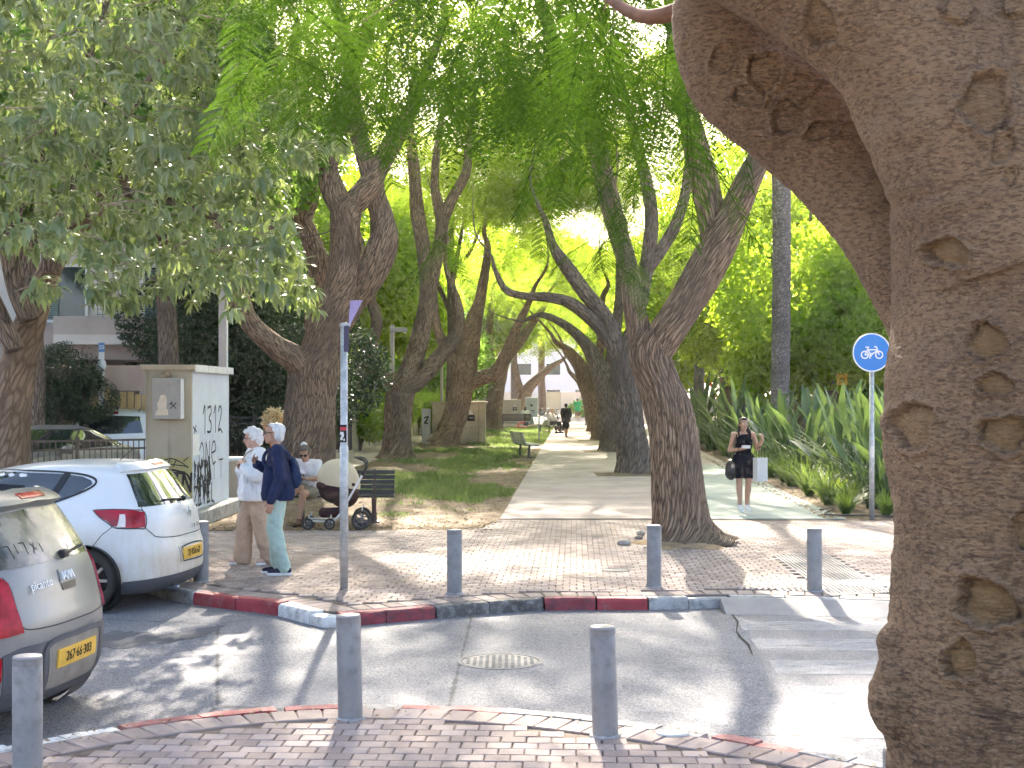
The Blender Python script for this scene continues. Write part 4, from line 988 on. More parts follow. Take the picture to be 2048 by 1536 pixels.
def strel(label, X, Y, n, s_):
    root = empty('strelitzia_clump', (X, Y, -.02), 0, label, 'plant', 'bird-of-paradise clumps in the bed')
    for i in range(n):
        o = bpy.data.objects.new('leaf', random.choice(SL)); link(o, root); a = random.uniform(0, 6.28); r = random.uniform(0, .35)
        o.location = (r * math.cos(a), r * math.sin(a), 0); o.rotation_euler = (random.uniform(-.12, .12), random.uniform(.0, .55) * (.4 + r * 2), a + random.uniform(-.6, .6)); k = s_ * random.uniform(.6, 1.08); o.scale = (k, k, k)
    g = []
    for i in range(60):
        a = random.uniform(0, 6.28); b = np.array((.3 * math.cos(a) * random.random(), .3 * math.sin(a) * random.random(), 0)); L = random.uniform(.5, 1.5) * s_; d = np.array((math.cos(a) * .6, math.sin(a) * .6, 1.)) * .85; w_ = np.array((-math.sin(a), math.cos(a), 0)) * .03
        m_ = b + d * L * .55; t = b + d * L * .9 + np.array((math.cos(a), math.sin(a), -.3)) * L * .3
        g += [(b - w_ * .4, b + w_ * .4, m_ + w_, m_ - w_), (m_ - w_, m_ + w_, t + w_ * .1, t - w_ * .1)]
    quads('basal_leaves', np.array(g), M_STREL, root)['kind'] = 'stuff'
ORD = ['first', 'second', 'third', 'fourth', 'fifth', 'sixth', 'seventh', 'eighth', 'ninth', 'tenth', 'eleventh', 'twelfth', 'thirteenth', 'fourteenth', 'fifteenth', 'sixteenth', 'seventeenth', 'eighteenth']
beds = [(6.55, 24.9, 26, 1.0), (7.4, 25.6, 24, 1.2), (6.75, 27.0, 24, 1.15), (7.6, 27.9, 24, 1.3), (6.9, 29.5, 22, 1.2), (7.9, 30.2, 22, 1.35), (6.7, 32.2, 24, 1.2), (7.6, 33.2, 22, 1.3), (6.75, 35.5, 24, 1.2), (7.7, 36.5, 20, 1.35), (6.85, 39, 24, 1.25), (7.6, 40.5, 20, 1.4), (7.0, 43.5, 24, 1.3), (7.2, 47, 24, 1.35), (7.4, 51.5, 22, 1.4), (7.6, 57, 22, 1.45), (5.9 + 2.6, 24.3, 22, .95)]
for i, (X, Y, n, s_) in enumerate(beds):
    strel('dark leaved bird-of-paradise clump, %s from the sign post down the bed' % ORD[i] if i < 16 else 'bird-of-paradise clump partly hidden behind the fig trunk', X, Y, n, s_)
def tuft_mesh(seed, n, L):
    g = np.random.default_rng(seed); V = []
    for i in range(n):
        a = g.uniform(0, 6.28); r = g.uniform(0, .08); b = np.array((r * math.cos(a), r * math.sin(a), 0)); l = L * g.uniform(.55, 1.1); out = g.uniform(.25, .95)
        w_ = np.array((-math.sin(a), math.cos(a), 0)) * .014; pr = [b - w_, b + w_]; prev = (b - w_, b + w_)
        for t in (.35, .7, 1.0):
            p = b + np.array((math.cos(a), math.sin(a), 0)) * l * out * t ** 1.5 + np.array((0, 0, 1.)) * l * (t - .42 * out * t * t); k = (1.05 - t) ** .6 if t > .5 else 1
            V.append((prev[0], prev[1], p + w_ * k, p - w_ * k)); prev = (p - w_ * k, p + w_ * k)
    return np.array(V)
TUFT = []
for s_ in range(3):
    o = quads('tuft', tuft_mesh(s_, 110, .72), M_STRAP); TUFT.append(o.data); bpy.data.objects.remove(o)
tufts = [(5.55, 23.6, .75), (6.15, 23.35, .8), (5.85, 24.6, .95), (5.75, 25.8, 1.0), (5.95, 27.0, 1.05), (5.9, 28.2, 1.05), (6.1, 29.5, 1.1), (6.1, 31.0, 1.1), (6.25, 32.6, 1.1), (6.3, 34.4, 1.1), (6.45, 36.5, 1.15), (6.55, 39, 1.15), (6.7, 42, 1.2), (6.9, 46, 1.2), (7.1, 51, 1.25), (6.9, 23.7, .9)]
for i, (X, Y, s_) in enumerate(tufts):
    o = bpy.data.objects.new('strap_leaf_tuft', TUFT[i % 3]); link(o); o.location = (X, Y, -.02); o.scale = (s_,) * 3; o.rotation_euler = (0, 0, i * 1.7)
    tag(o, 'arching strap leaf tuft, %s along the bed edge from the near end' % ORD[i] if i < 15 else 'strap leaf tuft right of the blue sign post', 'plant', 'strap leaf tufts along the bed edge')
def fern(label, p, s_):
    root = empty('fern_bush', p, 0, label, 'plant'); Q = []
    for k in range(30):
        a = random.uniform(0, 6.28); el = random.uniform(.3, 1.3); d = np.array((math.cos(a) * math.cos(el), math.sin(a) * math.cos(el), math.sin(el))); L = .75 * s_; sd = np.array((-math.sin(a), math.cos(a), 0))
        for j in range(12):
            t = (j + 1) / 12; o = d * L * t - np.array((0, 0, 1.)) * L * .35 * t * t; l = .13 * s_ * (1.1 - t)
            for sg in (-1, 1): e = sd * sg + d * .5; Q.append((o, o + e * l * .5 + d * .02, o + e * l, o + e * l * .5 - d * .02))
    quads('frond_cluster', np.array(Q), M_BRIGHT, root)
fern('bright yellow green fern like bush in the planting bed', G(1668, 1003), .95)
# black drip hose at the bed edge
mb = MB(); mb.tube(spline([G(1640, 1019, .02), G(1668, 1016, .02), (5.15, 23.35, .03), (5.5, 23.1, .03), (5.95, 23.1, .02), (6.4, 23.0, .02)], 30), .014, 6)
tag(mb.obj('drip_hose', mat('hose_black', (.10, .085, .075), .6), None, True), 'thin dark irrigation hose lying along the bed by the sign post', 'hose')

# ================================================================ BUILDINGS
M_WALL = mat('beige_render', (.46, .40, .36), .9, .12, 1.2, .2, 40)
M_WALLP = mat('pale_render', (.62, .58, .53), .9, .1, 1.0, .2, 40)
M_SLAB = mat('slab_concrete', (.36, .31, .28), .9, .15, 1.5, .2, 40)
M_GLASS = mat('window_glass', (.03, .04, .045), .08, 0, spec=.8)
M_SHUT = mat('shutter_green', (.12, .19, .18), .6, .15, 4)
M_DKMET = mat('dark_metal', (.05, .05, .052), .5, .2, 5, metal=.3)
M_WHITE = mat('white_paint', (.75, .74, .72), .5, .05, 5)
def part(name, m, root, fn, smooth=False):
    mb = MB(); fn(mb); return mb.obj(name, m, root, smooth)
bd = empty('apartment_building', (-11.3, 40, 0), R(4), 'beige apartment block on pillars behind the parked cars', 'building')
part('wall', M_WALLP, bd, lambda m: m.box((-2.5, 2.2, 9.6), (13, 8, 11.8)))
part('slab', M_SLAB, bd, lambda m: (m.box((-2.5, 1.8, 3.35), (13.6, 9.4, .9)), m.box((-2.5, 1.9, 6.3), (13.3, 9.0, .22)), m.box((-2.5, 1.9, 9.4), (13.3, 9.0, .22))))
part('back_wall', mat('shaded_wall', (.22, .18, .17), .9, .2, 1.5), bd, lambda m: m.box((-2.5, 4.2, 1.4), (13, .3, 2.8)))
for x in (-8.0, -4.9, -1.6, 1.5, 3.7): part('column', M_WALL, bd, lambda m: m.box((x, -2.1, 1.4), (.55, .45, 2.8), bev=.02))
for (x, z) in ((-7, 4.7), (-4.2, 4.7), (-1.0, 4.7), (2.0, 4.7), (-7, 7.9), (-4.2, 7.9), (-1.0, 7.9), (2.0, 7.9), (-7, 11), (-4.2, 11), (-1.0, 11), (2.0, 11)):
    f = part('window', M_WHITE, bd, lambda m: (m.box((x - .75, -1.83, z), (.08, .10, 1.5)), m.box((x + .75, -1.83, z), (.08, .10, 1.5)), m.box((x, -1.83, z + .75), (1.58, .10, .08)), m.box((x, -1.83, z - .75), (1.58, .14, .08))))
    part('pane', M_GLASS, f, lambda m: m.box((x, -1.805, z), (1.44, .02, 1.44)))
    part('shutter', M_SHUT, f, lambda m: [m.box((x - .35, -1.86, z - .68 + k * .06), (.72, .03, .045)) for k in range(23)])
for x in (-5.2, 1.0):
    b = part('balcony', M_WALLP, bd, lambda m: m.box((x, -2.75, 3.4), (3.4, 1.7, .25)))
    part('railing', M_WALL, b, lambda m: (m.box((x, -3.55, 3.75), (3.4, .09, .5)), m.box((x - 1.66, -2.75, 3.75), (.09, 1.6, .5)), m.box((x + 1.66, -2.75, 3.75), (.09, 1.6, .5))))
    part('mesh_screen', M_DKMET, b, lambda m: [m.box((x - .6 + k * .13, -3.52, 4.65), (.012, .012, 1.3)) for k in range(17)] + [m.box((x + .45, -3.52, 4.05 + k * .13), (2.1, .012, .012)) for k in range(10)])
gt = empty('yellow_gate', (X_at(238, 31), 31, 0), R(4), 'ochre yellow slatted gate beside the white gate post', 'gate')
M_OCH = mat('ochre_paint', (.50, .34, .15), .6, .15, 3)
for k in range(9): part('board', M_OCH, gt, lambda m: m.box((-.55 + k * .16, 0, 1.05 + .05 * (k % 3)), (.135, .04, 1.9 - .1 * (k % 2)), bev=.006))
part('rail', M_OCH, gt, lambda m: (m.box((.1, .035, .5), (1.55, .03, .08)), m.box((.1, .035, 1.6), (1.55, .03, .08))))
part('lintel', mat('pink_wall', (.48, .36, .30), .9, .1, 2), gt, lambda m: m.box((.3, .1, 2.35), (2.2, .12, .55)))
gp_ = empty('gate_post', (X_at(203, 30.5), 30.5, 0), 0, 'white gate post with blue house number plate and round lamp', 'post')
part('post', M_WHITE, gp_, lambda m: m.box((0, 0, 1.55), (.10, .10, 3.1), bev=.01))
part('globe_lamp', mat('lamp_globe', (.7, .72, .72), .3, 0), gp_, lambda m: m.ell((.03, -.09, 2.62), (.10, .10, .13)), True)
part('number_plate', mat('blue_plate', (.12, .25, .5), .4, 0), gp_, lambda m: m.box((.02, -.06, 3.0), (.13, .012, .2)))
text('number', '20', .12, M_WHITE, gp_, frame((.02, -.068, 3.0), (1, 0, 0), (0, 0, 1)))
# far end of the boulevard
def block(label, X, Y, wd, dp, h, m, rows, cols, name='city_building'):
    root = empty(name, (X, Y, 0), 0, label, 'building', 'pale buildings at the far end')
    part('wall', m, root, lambda q: q.box((0, dp / 2, h / 2), (wd, dp, h)))
    part('roof', M_SLAB, root, lambda q: q.box((0, dp / 2, h + .15), (wd + .4, dp + .4, .3)))
    for r in range(rows):
        for c in range(cols):
            x = -wd / 2 + (c + .5) * wd / cols; z = h * (r + .55) / rows
            f = part('window', M_WHITE, root, lambda q: q.box((x, -.04, z), (wd / cols * .55, .06, h / rows * .5)))
            part('pane', M_GLASS, f, lambda q: q.box((x, -.085, z), (wd / cols * .47, .02, h / rows * .42)))
M_PALE = mat('far_pale', (.72, .68, .70), .9, .06, .3)
block('pale white building closing the far end of the path', 9, 182, 26, 10, 10, M_PALE, 3, 7)
block('lilac grey tower behind the far end of the path', 16, 240, 26, 12, 26, mat('far_lilac', (.50, .50, .62), .9, .06, .3), 6, 7)
block('cream building left of the far path end', -22, 190, 28, 12, 12, mat('far_cream', (.68, .60, .50), .9, .06, .3), 4, 7)
block('cream building behind the right hand trees', 42, 150, 24, 12, 16, mat('far_cream2', (.68, .58, .46), .9, .06, .3), 5, 6)
block('white apartment block far right behind the planting bed', 40, 96, 16, 10, 13, M_PALE, 4, 5)
block('grey apartment block far left behind trees', -32, 84, 18, 12, 15, M_WALLP, 5, 5)
fc = empty('site_hoarding', (6, 150, 0), 0, 'pale pink hoarding fence across the far street', 'fence')
for k in range(12): part('panel', mat('hoarding_%d' % (k % 3), [(.75, .62, .55), (.70, .66, .66), (.62, .50, .36)][k % 3], .8, .08, 1), fc, lambda m: m.box((-13 + k * 2.2, 0, 1.1), (2.12, .06, 2.2)))
for k in range(13): part('post', M_WALL, fc, lambda m: m.box((-14.1 + k * 2.2, .08, 1.15), (.1, .1, 2.3)))
hd = empty('clipped_hedge', (X_at(1178, 122), 122, 0), 0, 'low clipped green hedge beyond the man in green', 'hedge')
quads('foliage', leafball(2600, (0, 0, .75), (1.9, .8, .85), .2, .1, -.5, 9), M_MID, hd)
part('stem', M_BARK2, hd, lambda m: [m.tube([(-1.5 + k, 0, -.05), (-1.5 + k, 0, .6)], .04, 6) for k in range(4)])
# ================================================================ STREET FURNITURE
M_BOLL = mat('bollard_grey', (.25, .242, .24), .45, .16, 5, .2, 60, .4, wear=(.13, .12, .11), wearamt=.62)
M_GALV = mat('galvanised', (.47, .48, .48), .45, .28, 14, .15, 80, .5, metal=.35, wear=(.30, .31, .30), wearamt=.6)
M_GREYP = mat('grey_paint', (.38, .36, .35), .55, .08, 2, .1, 60)
M_LAMP = mat('lamp_taupe', (.42, .37, .345), .5, .08, 2)
M_BLACK = mat('black_ink', (.02, .02, .022), .7, 0)
M_PAPER = mat('paper', (.72, .70, .66), .8, .08, 9)
M_BEIGE = mat('beige_concrete', (.46, .38, .28), .9, .16, 1.8, .35, 50, .2, wear=(.22, .17, .12), wearamt=.5)
M_BENCHD = mat('bench_slat_black', (.035, .035, .038), .45, .3, 6, .2, 60, .4)
M_BENCHB = mat('bench_slat_brown', (.08, .05, .045), .6, .3, 6)
def bollard(px, py, label, tilt=0.0, h=.64, r=.0765):
    p = G(px, py); root = empty('bollard', p, random.uniform(0, 6), label, 'bollard', 'grey steel bollards'); root.rotation_euler = (0, tilt, root.rotation_euler[2] if tilt == 0 else 0)
    part('post', M_BOLL, root, lambda m: m.lathe([(r, -.08), (r, h - .055), (r * .985, h - .052), (r * .985, h - .047), (r, h - .044), (r, h - .022)], (0, 0, 0), 40), True).data.set_sharp_from_angle(angle=R(30))
    part('cap', M_BOLL, root, lambda m: m.lathe([(r, h - .0225), (r * .985, h - .010), (r * .93, h - .002), (r * .80, h), (0, h + .001)], (0, 0, 0), 40), True)
    part('foot_collar', M_KCON, root, lambda m: m.lathe([(r * 1.25, -.02), (r * 1.22, .004), (r * 1.02, .010)], (0, 0, 0), 24), True)
bollard(55, 1556, 'bollard at the lower left edge beside the grey car')
bollard(701, 1436, 'bollard on the near kerb left of centre', -.022)
bollard(1211, 1470, 'bollard on the near kerb right of centre', -.03)
bollard(403, 1162, 'bollard behind the bumper of the white hatchback')
bollard(909, 1186, 'bollard on the far kerb in line with the lawn')
bollard(1308, 1173, 'bollard on the far kerb in front of the near right tree')
bollard(1629, 1182, 'bollard on the far kerb near the zebra crossing')
bollard(1806, 1830, 'bollard half hidden behind the fig trunk at the bottom', 0)
# squat grey post behind the near right tree
p = G(1318, 1052); root = empty('junction_post', p, 0, 'square grey junction post leaning on the near right trunk', 'post')
part('body', M_GREYP, root, lambda m: m.box((0, 0, .43), (.16, .16, .90), bev=.012)); part('vent', M_DKMET, root, lambda m: [m.box((-.083, 0, .25 + k * .05), (.006, .09, .014)) for k in range(8)])

# --- galvanised pole with torn purple sign
p = G(688, 1176); Z1 = 2 + (788 - 640) / 203.
root = empty('sign_pole', p, 0, 'galvanised pole with bent purple plate and stickers on the plaza', 'pole')
part('pole', M_GALV, root, lambda m: m.lathe([(.043, -.05), (.045, 1.45), (.037, 1.47), (.037, Z1), (.030, Z1 + .004)], (0, 0, 0), 24), True)
part('clamp', M_GALV, root, lambda m: (m.lathe([(.046, Z1 - .03), (.046, Z1 - .01)], (0, 0, 0), 20), m.box((.05, -.02, Z1 - .02), (.04, .03, .03))))
part('purple_plate', mat('purple_plate', (.42, .33, .55), .4, .08, 4), root, lambda m: (m.add([(.045, -.02, Z1 - .05), (.06, -.02, Z1 - .03), (.20, -.06, Z1 + .235), (.065, .0, Z1 + .235), (.045, -.012, Z1 - .05), (.06, -.012, Z1 - .03), (.20, -.052, Z1 + .235), (.065, .008, Z1 + .235)], [(0, 1, 2, 3), (7, 6, 5, 4), (0, 4, 5, 1), (1, 5, 6, 2), (2, 6, 7, 3), (3, 7, 4, 0)])))
part('folded_plate', mat('dark_purple', (.07, .055, .10), .5, .1, 4), root, lambda m: m.box((.028, -.035, Z1 - .16), (.05, .012, .27)))
def wrap(m, z0, z1, a0, a1, r):
    n = 10; vs = []
    for i in range(n + 1):
        a = a0 + (a1 - a0) * i / n; vs += [(r * math.sin(a), -r * math.cos(a), z0), (r * math.sin(a), -r * math.cos(a), z1)]
    m.add(vs, [(2 * i, 2 * i + 2, 2 * i + 3, 2 * i + 1) for i in range(n)])
zs = lambda py: 2 - (py - 788) / 203.
part('sticker', M_BLACK, root, lambda m: wrap(m, zs(889), zs(852), -.95, .75, .0455))
part('sticker_red_band', mat('sticker_red', (.55, .05, .06), .6, 0), root, lambda m: wrap(m, zs(864), zs(857), -.9, .7, .0462))
part('sticker_drawing', M_PAPER, root, lambda m: (wrap(m, zs(884), zs(878), -.8, -.2, .0462), wrap(m, zs(878), zs(870), -.5, .1, .0462), wrap(m, zs(873), zs(867), -.9, .0, .0462), wrap(m, zs(886), zs(881), .0, .3, .0462)))
part('pen_mark', M_BLACK, root, lambda m: wrap(m, zs(821), zs(811), .75, .82, .0385))

# --- blue bicycle sign
p = G(1745, 1037); root = empty('bicycle_sign', p, R(2), 'round blue sign with white bicycle on a steel post', 'sign')
part('post', M_GALV, root, lambda m: m.lathe([(.042, -.05), (.042, 1.35), (.036, 1.36), (.036, 2.62)], (0, .04, 0), 20), True)
zc = 2.667; rr = .313
part('disc', M_GALV, root, lambda m: m.lathe([(0, .004), (rr, .004), (rr, -.004), (0, -.004)], (-.015, -.006, zc), 48, Matrix.Rotation(R(90), 3, 'X')))
M_BLUE = mat('sign_blue', (.02, .20, .62), .35, .03, 3, spec=.5); M_SWHT = mat('sign_white', (.80, .80, .80), .4, 0)
part('white_rim', M_SWHT, root, lambda m: m.lathe([(rr * .93, 0), (rr * .99, 0), (rr * .99, .0015), (rr * .93, .0015), (rr * .93, 0)], (-.015, -.0112, zc), 48, Matrix.Rotation(R(90), 3, 'X')))
part('blue_face', M_BLUE, root, lambda m: m.lathe([(0, .0014), (rr * .935, .0014), (rr * .935, 0)], (-.015, -.0108, zc), 48, Matrix.Rotation(R(90), 3, 'X')))
def bike(m):
    c = Vector((-.015, -.0135, zc)); k = rr
    pt = lambda x, z: c + Vector((x * k, 0, z * k))
    for x in (-.36, .38): m.lathe([(.145 * k, 0), (.215 * k, 0), (.215 * k, .001), (.145 * k, .001), (.145 * k, 0)], pt(x, -.12), 28, Matrix.Rotation(R(90), 3, 'X'))
    seg = [((-.36, -.12), (-.20, .17)), ((-.36, -.12), (-.05, -.14)), ((-.05, -.14), (-.22, .22)), ((-.20, .14), (.26, .14)), ((-.05, -.14), (.27, .10)), ((.38, -.12), (.25, .27)), ((.25, .29), (.13, .29)), ((-.33, .27), (-.13, .27)), ((-.05, -.14), (-.12, -.28)), ((-.12, -.28), (-.05, -.28)), ((-.05, -.14), (.03, -.02))]
    for a, b in seg: m.bar(pt(*a), pt(*b), .065 * k, .0014, up=(0, 1, 0))
    m.lathe([(0, 0), (.07 * k, 0), (.07 * k, .001)], pt(-.05, -.14), 16, Matrix.Rotation(R(90), 3, 'X'))
part('bicycle_symbol', M_SWHT, root, bike)
part('paper_tag', M_PAPER, root, lambda m: wrap(m, .98, 1.16, -.9, .9, .0435)).location = (0, .04, 0)

# --- lamp posts
def lamp(px, py, Y, top, wpx, label, head, flip=1):
    X = X_at(px, Y); k = Y / F; zt = 2 + (788 - top) * k; root = empty('street_lamp', (X, Y, 0), 0, label, 'street lamp', 'taupe street lamps'); w_ = wpx * k
    part('post', M_LAMP, root, lambda m: m.box((0, 0, zt / 2 - .1), (w_ * .75, w_ * .9, zt + .2), bev=.01))
    part('edge_strip', M_WHITE, root, lambda m: m.box((w_ * .44, -.01, zt / 2 - .1), (w_ * .12, w_ * .5, zt + .18)))
    part('lamp_head', M_GREYP, root, lambda m: m.box((flip * (head / 2 - wpx * .4) * k, 0, zt - .16), (head * k, .32, .30 * max(.5, head / 90)), bev=.015))
    part('lens', mat('lens_white', (.6, .58, .55), .4, 0), root, lambda m: m.box((flip * (head * .78) * k, -.165, zt - .26), (head * k * .14, .012, .05)))
    part('base_plate', M_KCON, root, lambda m: m.box((0, 0, .02), (w_ * 2, w_ * 2, .08), bev=.01))
    return root
L1 = lamp(446, 1010, 25.5, 522, 19, 'nearest street lamp beside the graffiti enclosure', 84)
text('lamp_number', '1\n8', .10, M_WHITE, L1, frame((-.03, -.085, 2 + (788 - 778) * 25.5 / F), (1, 0, 0), (0, 0, 1)))
lamp(784, 900, 48, 650, 9, 'second street lamp behind the slender tree', 34)
lamp(883, 880, 62, 702, 6.5, 'third street lamp above the substation box', 30)
lamp(951, 870, 80, 740, 5, 'fourth street lamp right of the leaning tree', 22)
lamp(1522, 830, 62, 560, 12, 'tall pale lamp column left of the palm trunk', 12)

# --- concrete utility enclosure with graffiti
EC = G(383, 1052); er = R(-1.0)
root = empty('utility_enclosure', EC, er, 'tall concrete utility enclosure covered in graffiti beside the lamp', 'enclosure')
W_, D_, H_ = .70, 2.55, 2.36
def encl_left():
    s = N('enclosure_front'); ob = s.tc(); sx = s.n('ShaderNodeSeparateXYZ'); s.l(ob, sx.inputs[0])
    c = s.mix(s.ramp(s.noise(ob, 1.6, 4), [(.35, 0.), (.7, 1.)]), (.40, .34, .25), (.48, .42, .33))
    band = s.ramp(s.math('ADD', sx.outputs[2], s.math('MULTIPLY', s.noise(ob, 3, 3), .05)), [(.0, 0.), (1., 1.)])
    mr = s.n('ShaderNodeMapRange'); mr.inputs[1].default_value = 1.02; mr.inputs[2].default_value = 1.06; s.l(sx.outputs[2], mr.inputs[0])
    c = s.mix(mr.outputs[0], (.42, .36, .17), c); st = s.noise(s.mapping(ob, (8, 8, .7)), 1.0, 5); c = s.mix(s.ramp(st, [(.55, 0.), (.8, .6)]), c, (.16, .12, .09))
    return s.done(c, .88, s.bump(s.noise(ob, 60, 4), .3, .006), .2)
part('front_panel', encl_left(), root, lambda m: m.box((-W_ / 2, .03, H_ / 2), (W_, .06, H_), bev=.004))
part('side_panel', mat('pale_blue_panel', (.58, .61, .66), .7, .06, 2, .15, 50, wear=(.42, .40, .38), wearamt=.4), root, lambda m: m.box((-.03, D_ / 2 + .062, H_ / 2), (.06, D_, H_), bev=.004))
part('body', M_BEIGE, root, lambda m: m.box((-W_ / 2 - .03, D_ / 2 + .07, H_ / 2 - .01), (W_ - .07, D_ - .05, H_ - .02)))
part('roof_slab', M_BEIGE, root, lambda m: m.box((-W_ / 2, D_ / 2 + .03, H_ + .04), (W_ + .12, D_ + .16, .085), bev=.01))
part('roof_edge', mat('cap_white', (.62, .60, .58), .8, .15, 6), root, lambda m: m.box((.065, D_ / 2 + .03, H_ + .03), (.014, D_ + .14, .11)))
part('plinth', M_KCON, root, lambda m: m.box((-W_ / 2 + .04, D_ / 2 + .05, .10), (W_ + .25, D_ + .3, .26), bev=.03))
bx = part('meter_box', mat('meter_grey', (.37, .34, .31), .5, .1, 4, wear=(.2, .14, .1), wearamt=.3), root, lambda m: m.box((-.33, -.10, 1.93), (.42, .20, .62), bev=.008))
part('box_side_trim', M_WHITE, bx, lambda m: m.box((-.113, -.10, 1.93), (.008, .19, .60)))
part('torn_poster', mat('torn_paper', (.70, .58, .46), .9, .12, 12), bx, lambda m: m.add([(-.50, -.204, 1.68), (-.30, -.204, 1.68), (-.305, -.204, 1.76), (-.33, -.204, 1.78), (-.32, -.204, 1.92), (-.35, -.204, 1.99), (-.42, -.204, 1.98), (-.44, -.204, 1.90), (-.47, -.204, 1.86), (-.455, -.204, 1.76), (-.49, -.204, 1.74)], [tuple(range(11))]))
part('crossed_hammers', M_BLACK, bx, lambda m: (m.bar((-.27, -.203, 1.78), (-.18, -.203, 1.87), .012, .002, up=(0, 1, 0)), m.bar((-.18, -.203, 1.78), (-.26, -.203, 1.86), .012, .002, up=(0, 1, 0)), m.bar((-.28, -.203, 1.84), (-.24, -.203, 1.88), .016, .002, up=(0, 1, 0))))
part('nest_debris', M_SOIL, root, lambda m: rock(m, Vector((-.36, -.08, 2.28)), .10))
def strokes(m, st, o, ux, uz, sc, wd, nrm_, zz=.003):
    o = Vector(o); ux = Vector(ux); uz = Vector(uz); nv = Vector(nrm_)
    for s_ in st:
        pts = spline([(a, b) for a, b in s_], max(2, len(s_) * 4)) if len(s_) > 2 else np.array(s_, float)
        ps = [o + ux * (a * sc) + uz * (b * sc) + nv * zz for a, b in pts]
        for i in range(len(ps) - 1):
            d = (ps[i + 1] - ps[i])
            if d.length < 1e-5: continue
            e = d.normalized().cross(nv) * wd / 2; ext = d.normalized() * wd * .3
            m.add([ps[i] - e - ext, ps[i] + e - ext, ps[i + 1] + e + ext, ps[i + 1] - e + ext], [(0, 1, 2, 3)]); zz += 1e-5
GLY = {'1': [[(.2, .75), (.4, 1), (.4, 0)]], '3': [[(.1, .95), (.4, 1), (.5, .78), (.25, .55), (.5, .35), (.4, .05), (.05, .05)]], '2': [[(.1, .8), (.3, 1), (.5, .8), (.3, .4), (.1, .05), (.35, .1), (.6, -.05)]],
       'O': [[(.3, 1), (.05, .6), (.1, .1), (.35, 0), (.55, .4), (.45, .85), (.3, 1)]], 'N': [[(.05, 0), (.1, 1)], [(.1, 1), (.45, .05)], [(.45, .05), (.5, 1)]], 'e': [[(.05, .5), (.5, .6), (.4, .95), (.15, .9), (.05, .5), (.2, .05), (.5, .1)]],
       'Z': [[(.05, 1), (.5, 1)], [(.5, 1), (.05, 0)], [(.05, 0), (.55, .05)]], 'E': [[(.5, 1), (.1, .95)], [(.1, .95), (.05, 0)], [(.05, 0), (.5, .05)], [(.08, .5), (.4, .52)]], 'V': [[(.05, 1), (.25, 0)], [(.25, 0), (.45, 1)]], 'L': [[(.1, 1), (.08, .05)], [(.08, .05), (.5, -.1)]],
       'P': [[(.1, 0), (.1, 1)], [(.1, 1), (.5, .95), (.5, .55), (.1, .5)]], 'T': [[(.0, 1), (.6, 1)], [(.3, 1), (.3, 0)]], 'A': [[(.0, 0), (.25, 1)], [(.25, 1), (.5, 0)], [(.1, .4), (.42, .4)]], 'I': [[(.2, 0), (.2, 1)]]}
def write(m, body, o, ux, uz, sc, wd, nv, adv=.68, sy=1.0):
    for i, ch in enumerate(body):
        if ch in GLY: strokes(m, [[(a + i * adv, b * sy) for a, b in s_] for s_ in GLY[ch]], o, ux, uz, sc, wd, nv)
# right face: x = 0 plane, runs along +y ; seen very obliquely so the writing is stretched along y
sf = dict(ux=(0, 1, 0), uz=(0, 0, 1), nv=(1, 0, 0))
part('graffiti_number', M_BLACK, root, lambda m: write(m, '1312', (0, .62, 1.38), sc=.60, wd=.035, adv=.62, sy=.70, **sf))
part('graffiti_writing', M_BLACK, root, lambda m: write(m, 'ONe', (0, .45, .86), sc=.62, wd=.03, adv=.68, sy=.62, **sf))
part('graffiti_writing', M_BLACK, root, lambda m: write(m, 'ZEVEL', (0, .12, .28), sc=.44, wd=.04, adv=.66, sy=.66, **sf))
def scrib(m):
    g = random.Random(3)
    for k in range(60): a = g.uniform(.15, 1.3); b = g.uniform(.55, 1.0); strokes(m, [[(a, b), (a + g.uniform(-.1, .1), b - g.uniform(.05, .25))]], (0, 0, 0), (0, 1, 0), (0, 0, 1), 1, .05, (1, 0, 0), .003 + k * 2e-5)
part('graffiti_scribble', M_BLACK, root, scrib)
part('graffiti_tag', M_BLACK, root, lambda m: (write(m, 'AIT', (0, .95, .62), sc=.5, wd=.025, adv=.9, sy=.6, **sf), strokes(m, [[(.1, 1.5), (.3, 1.42)], [(.15, 1.4), (.28, 1.52)]], (0, 0, 0), (0, 1, 0), (0, 0, 1), 1, .03, (1, 0, 0))))
part('paper_notice', M_PAPER, root, lambda m: m.box((.004, .28, 1.22), (.004, .42, .32)))
ff = dict(ux=(1, 0, 0), uz=(0, 0, 1), nv=(0, -1, 0))
part('graffiti_writing', mat('spray_brown', (.045, .035, .03), .8, .2, 8), root, lambda m: (write(m, 'OPTN', (-.62, 0, .50), sc=.30, wd=.036, adv=.52, sy=1.0, **ff), strokes(m, [[(-.66, .80), (-.4, .86), (-.1, .80), (-.02, .70)], [(-.6, .5), (-.3, .42), (-.05, .46)]], (0, 0, 0), (1, 0, 0), (0, 0, 1), 1, .03, (0, -1, 0))))
part('graffiti_fish', M_BLACK, root, lambda m: strokes(m, [[(-.60, .88), (-.45, .98), (-.3, 1.02), (-.15, .96), (-.05, .88)], [(-.6, .88), (-.4, .93), (-.2, .92), (-.05, .9)], [(-.5, .86), (-.3, .84), (-.1, .82)], [(-.12, .98), (-.05, 1.04)], [(-.65, .8), (-.66, .98)], [(-.38, .9), (-.33, 1.0)], [(-.28, .9), (-.23, 1.0)]], (0, 0, 0), (1, 0, 0), (0, 0, 1), 1, .014, (0, -1, 0)))

